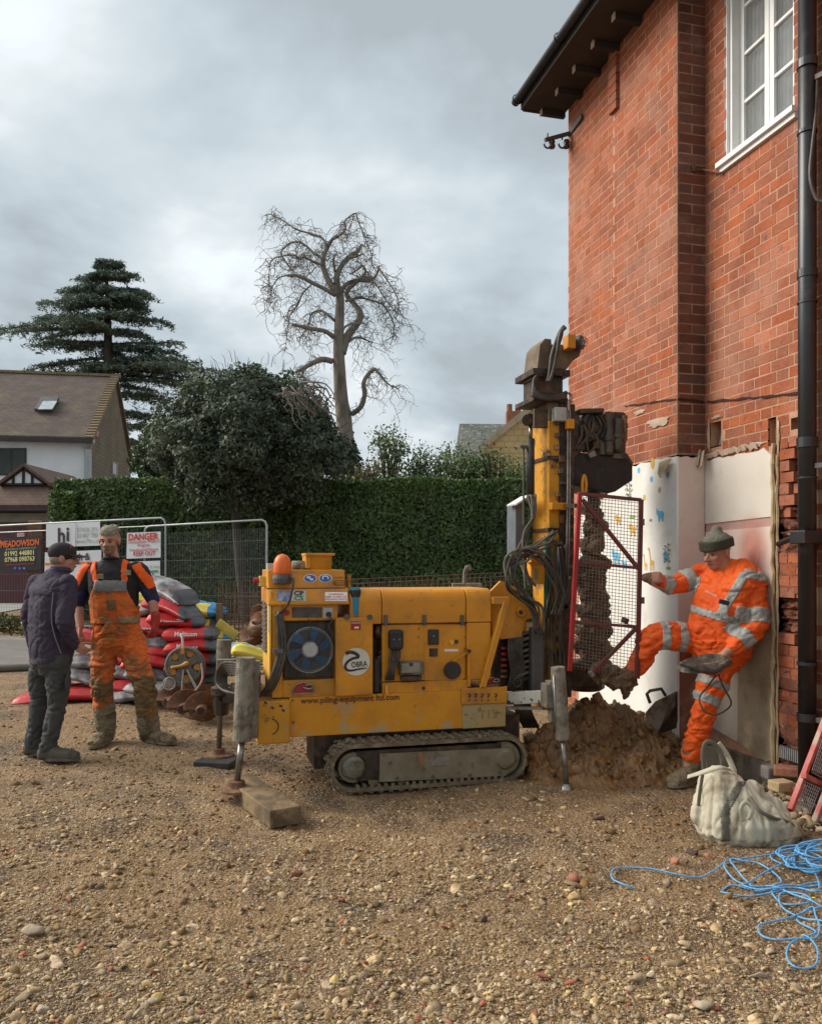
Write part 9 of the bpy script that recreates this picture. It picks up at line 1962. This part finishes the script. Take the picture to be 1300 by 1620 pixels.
# ============================================================ BLUE ROPE
rope = Thing('blue_rope', 'tangled coil of thin bright blue rope on the gravel, bottom right', 'rope', tuple(G(1240, 1420)))
ropem = mat('blue_poly_rope', (.05, .24, .52), (.18, .42, .62), 90, .5, 0, .3, 160)
main = [(1005, 1406), (985, 1404), (968, 1394), (970, 1384), (990, 1379), (1030, 1382), (1075, 1390), (1105, 1390), (1130, 1380), (1150, 1367), (1190, 1360), (1240, 1352), (1275, 1358), (1262, 1372), (1225, 1366), (1222, 1352), (1262, 1346), (1300, 1352), (1320, 1368), (1290, 1380), (1258, 1366), (1262, 1350), (1300, 1362),
        (1310, 1392), (1280, 1396), (1240, 1400), (1200, 1402), (1160, 1396), (1142, 1402), (1146, 1413), (1180, 1416), (1225, 1412), (1250, 1400), (1290, 1392), (1325, 1400), (1300, 1410), (1250, 1405), (1224, 1404), (1222, 1416), (1240, 1432), (1275, 1434), (1283, 1428), (1270, 1420), (1240, 1414), (1232, 1424), (1240, 1440), (1270, 1452), (1300, 1462), (1340, 1470), (1320, 1440), (1285, 1440), (1250, 1452), (1215, 1463),
        (1200, 1470), (1203, 1482), (1225, 1491), (1262, 1491), (1290, 1486), (1296, 1470), (1290, 1450), (1284, 1440), (1260, 1452), (1290, 1478), (1272, 1485), (1250, 1500), (1244, 1518), (1252, 1536), (1270, 1540), (1290, 1532), (1293, 1510), (1282, 1490), (1270, 1484)]
def ropeline(pts, lift=0.0, nm='rope_line', r=.0042):
    P = []
    for i, (x, y) in enumerate(pts): q = G(x, y); P.append(Vector((q.x, q.y, ground_z(q.x, q.y)+.010+lift+.010*abs(math.sin(i*1.7)))))
    b = MB(); b.tube(curve_pts(P, 7), r, 6); return b.build(nm, ropem, rope, smooth=True)
ropeline(main)
ropeline([(1148, 1366), (1146, 1378), (1165, 1392), (1200, 1400), (1236, 1392), (1204, 1372), (1175, 1368), (1155, 1366), (1165, 1380), (1190, 1396), (1222, 1402), (1255, 1420), (1283, 1434), (1300, 1440)], .008)
ropeline([(1255, 1350), (1280, 1372), (1295, 1400), (1290, 1420), (1262, 1408), (1228, 1410), (1200, 1408), (1175, 1400), (1184, 1396), (1215, 1380), (1250, 1370), (1290, 1376), (1330, 1385)], .012)
for k in range(8):
    cx, cy, rx_, ry_ = random.uniform(1265, 1315), random.uniform(1358, 1385), random.uniform(20, 46), random.uniform(7, 20); a0 = random.uniform(0, 6); ropeline([(cx+rx_*math.cos(a0+i*.7)*(1+.1*math.sin(i*2.3)), cy+ry_*math.sin(a0+i*.7)) for i in range(14)], .012+.012*k)
b = MB(); c = G(1287, 1432); b.bar((c.x, c.y, .03), W(1287, 1420, c.y)+Vector((0, 0, .0)), .012, .012); tag(b.build('yellow_tag', mat('yellow_plastic', (.7, .55, .03), None, 5, .5, 0, 0), None), 'small yellow plastic strip standing by the blue rope', 'tag')
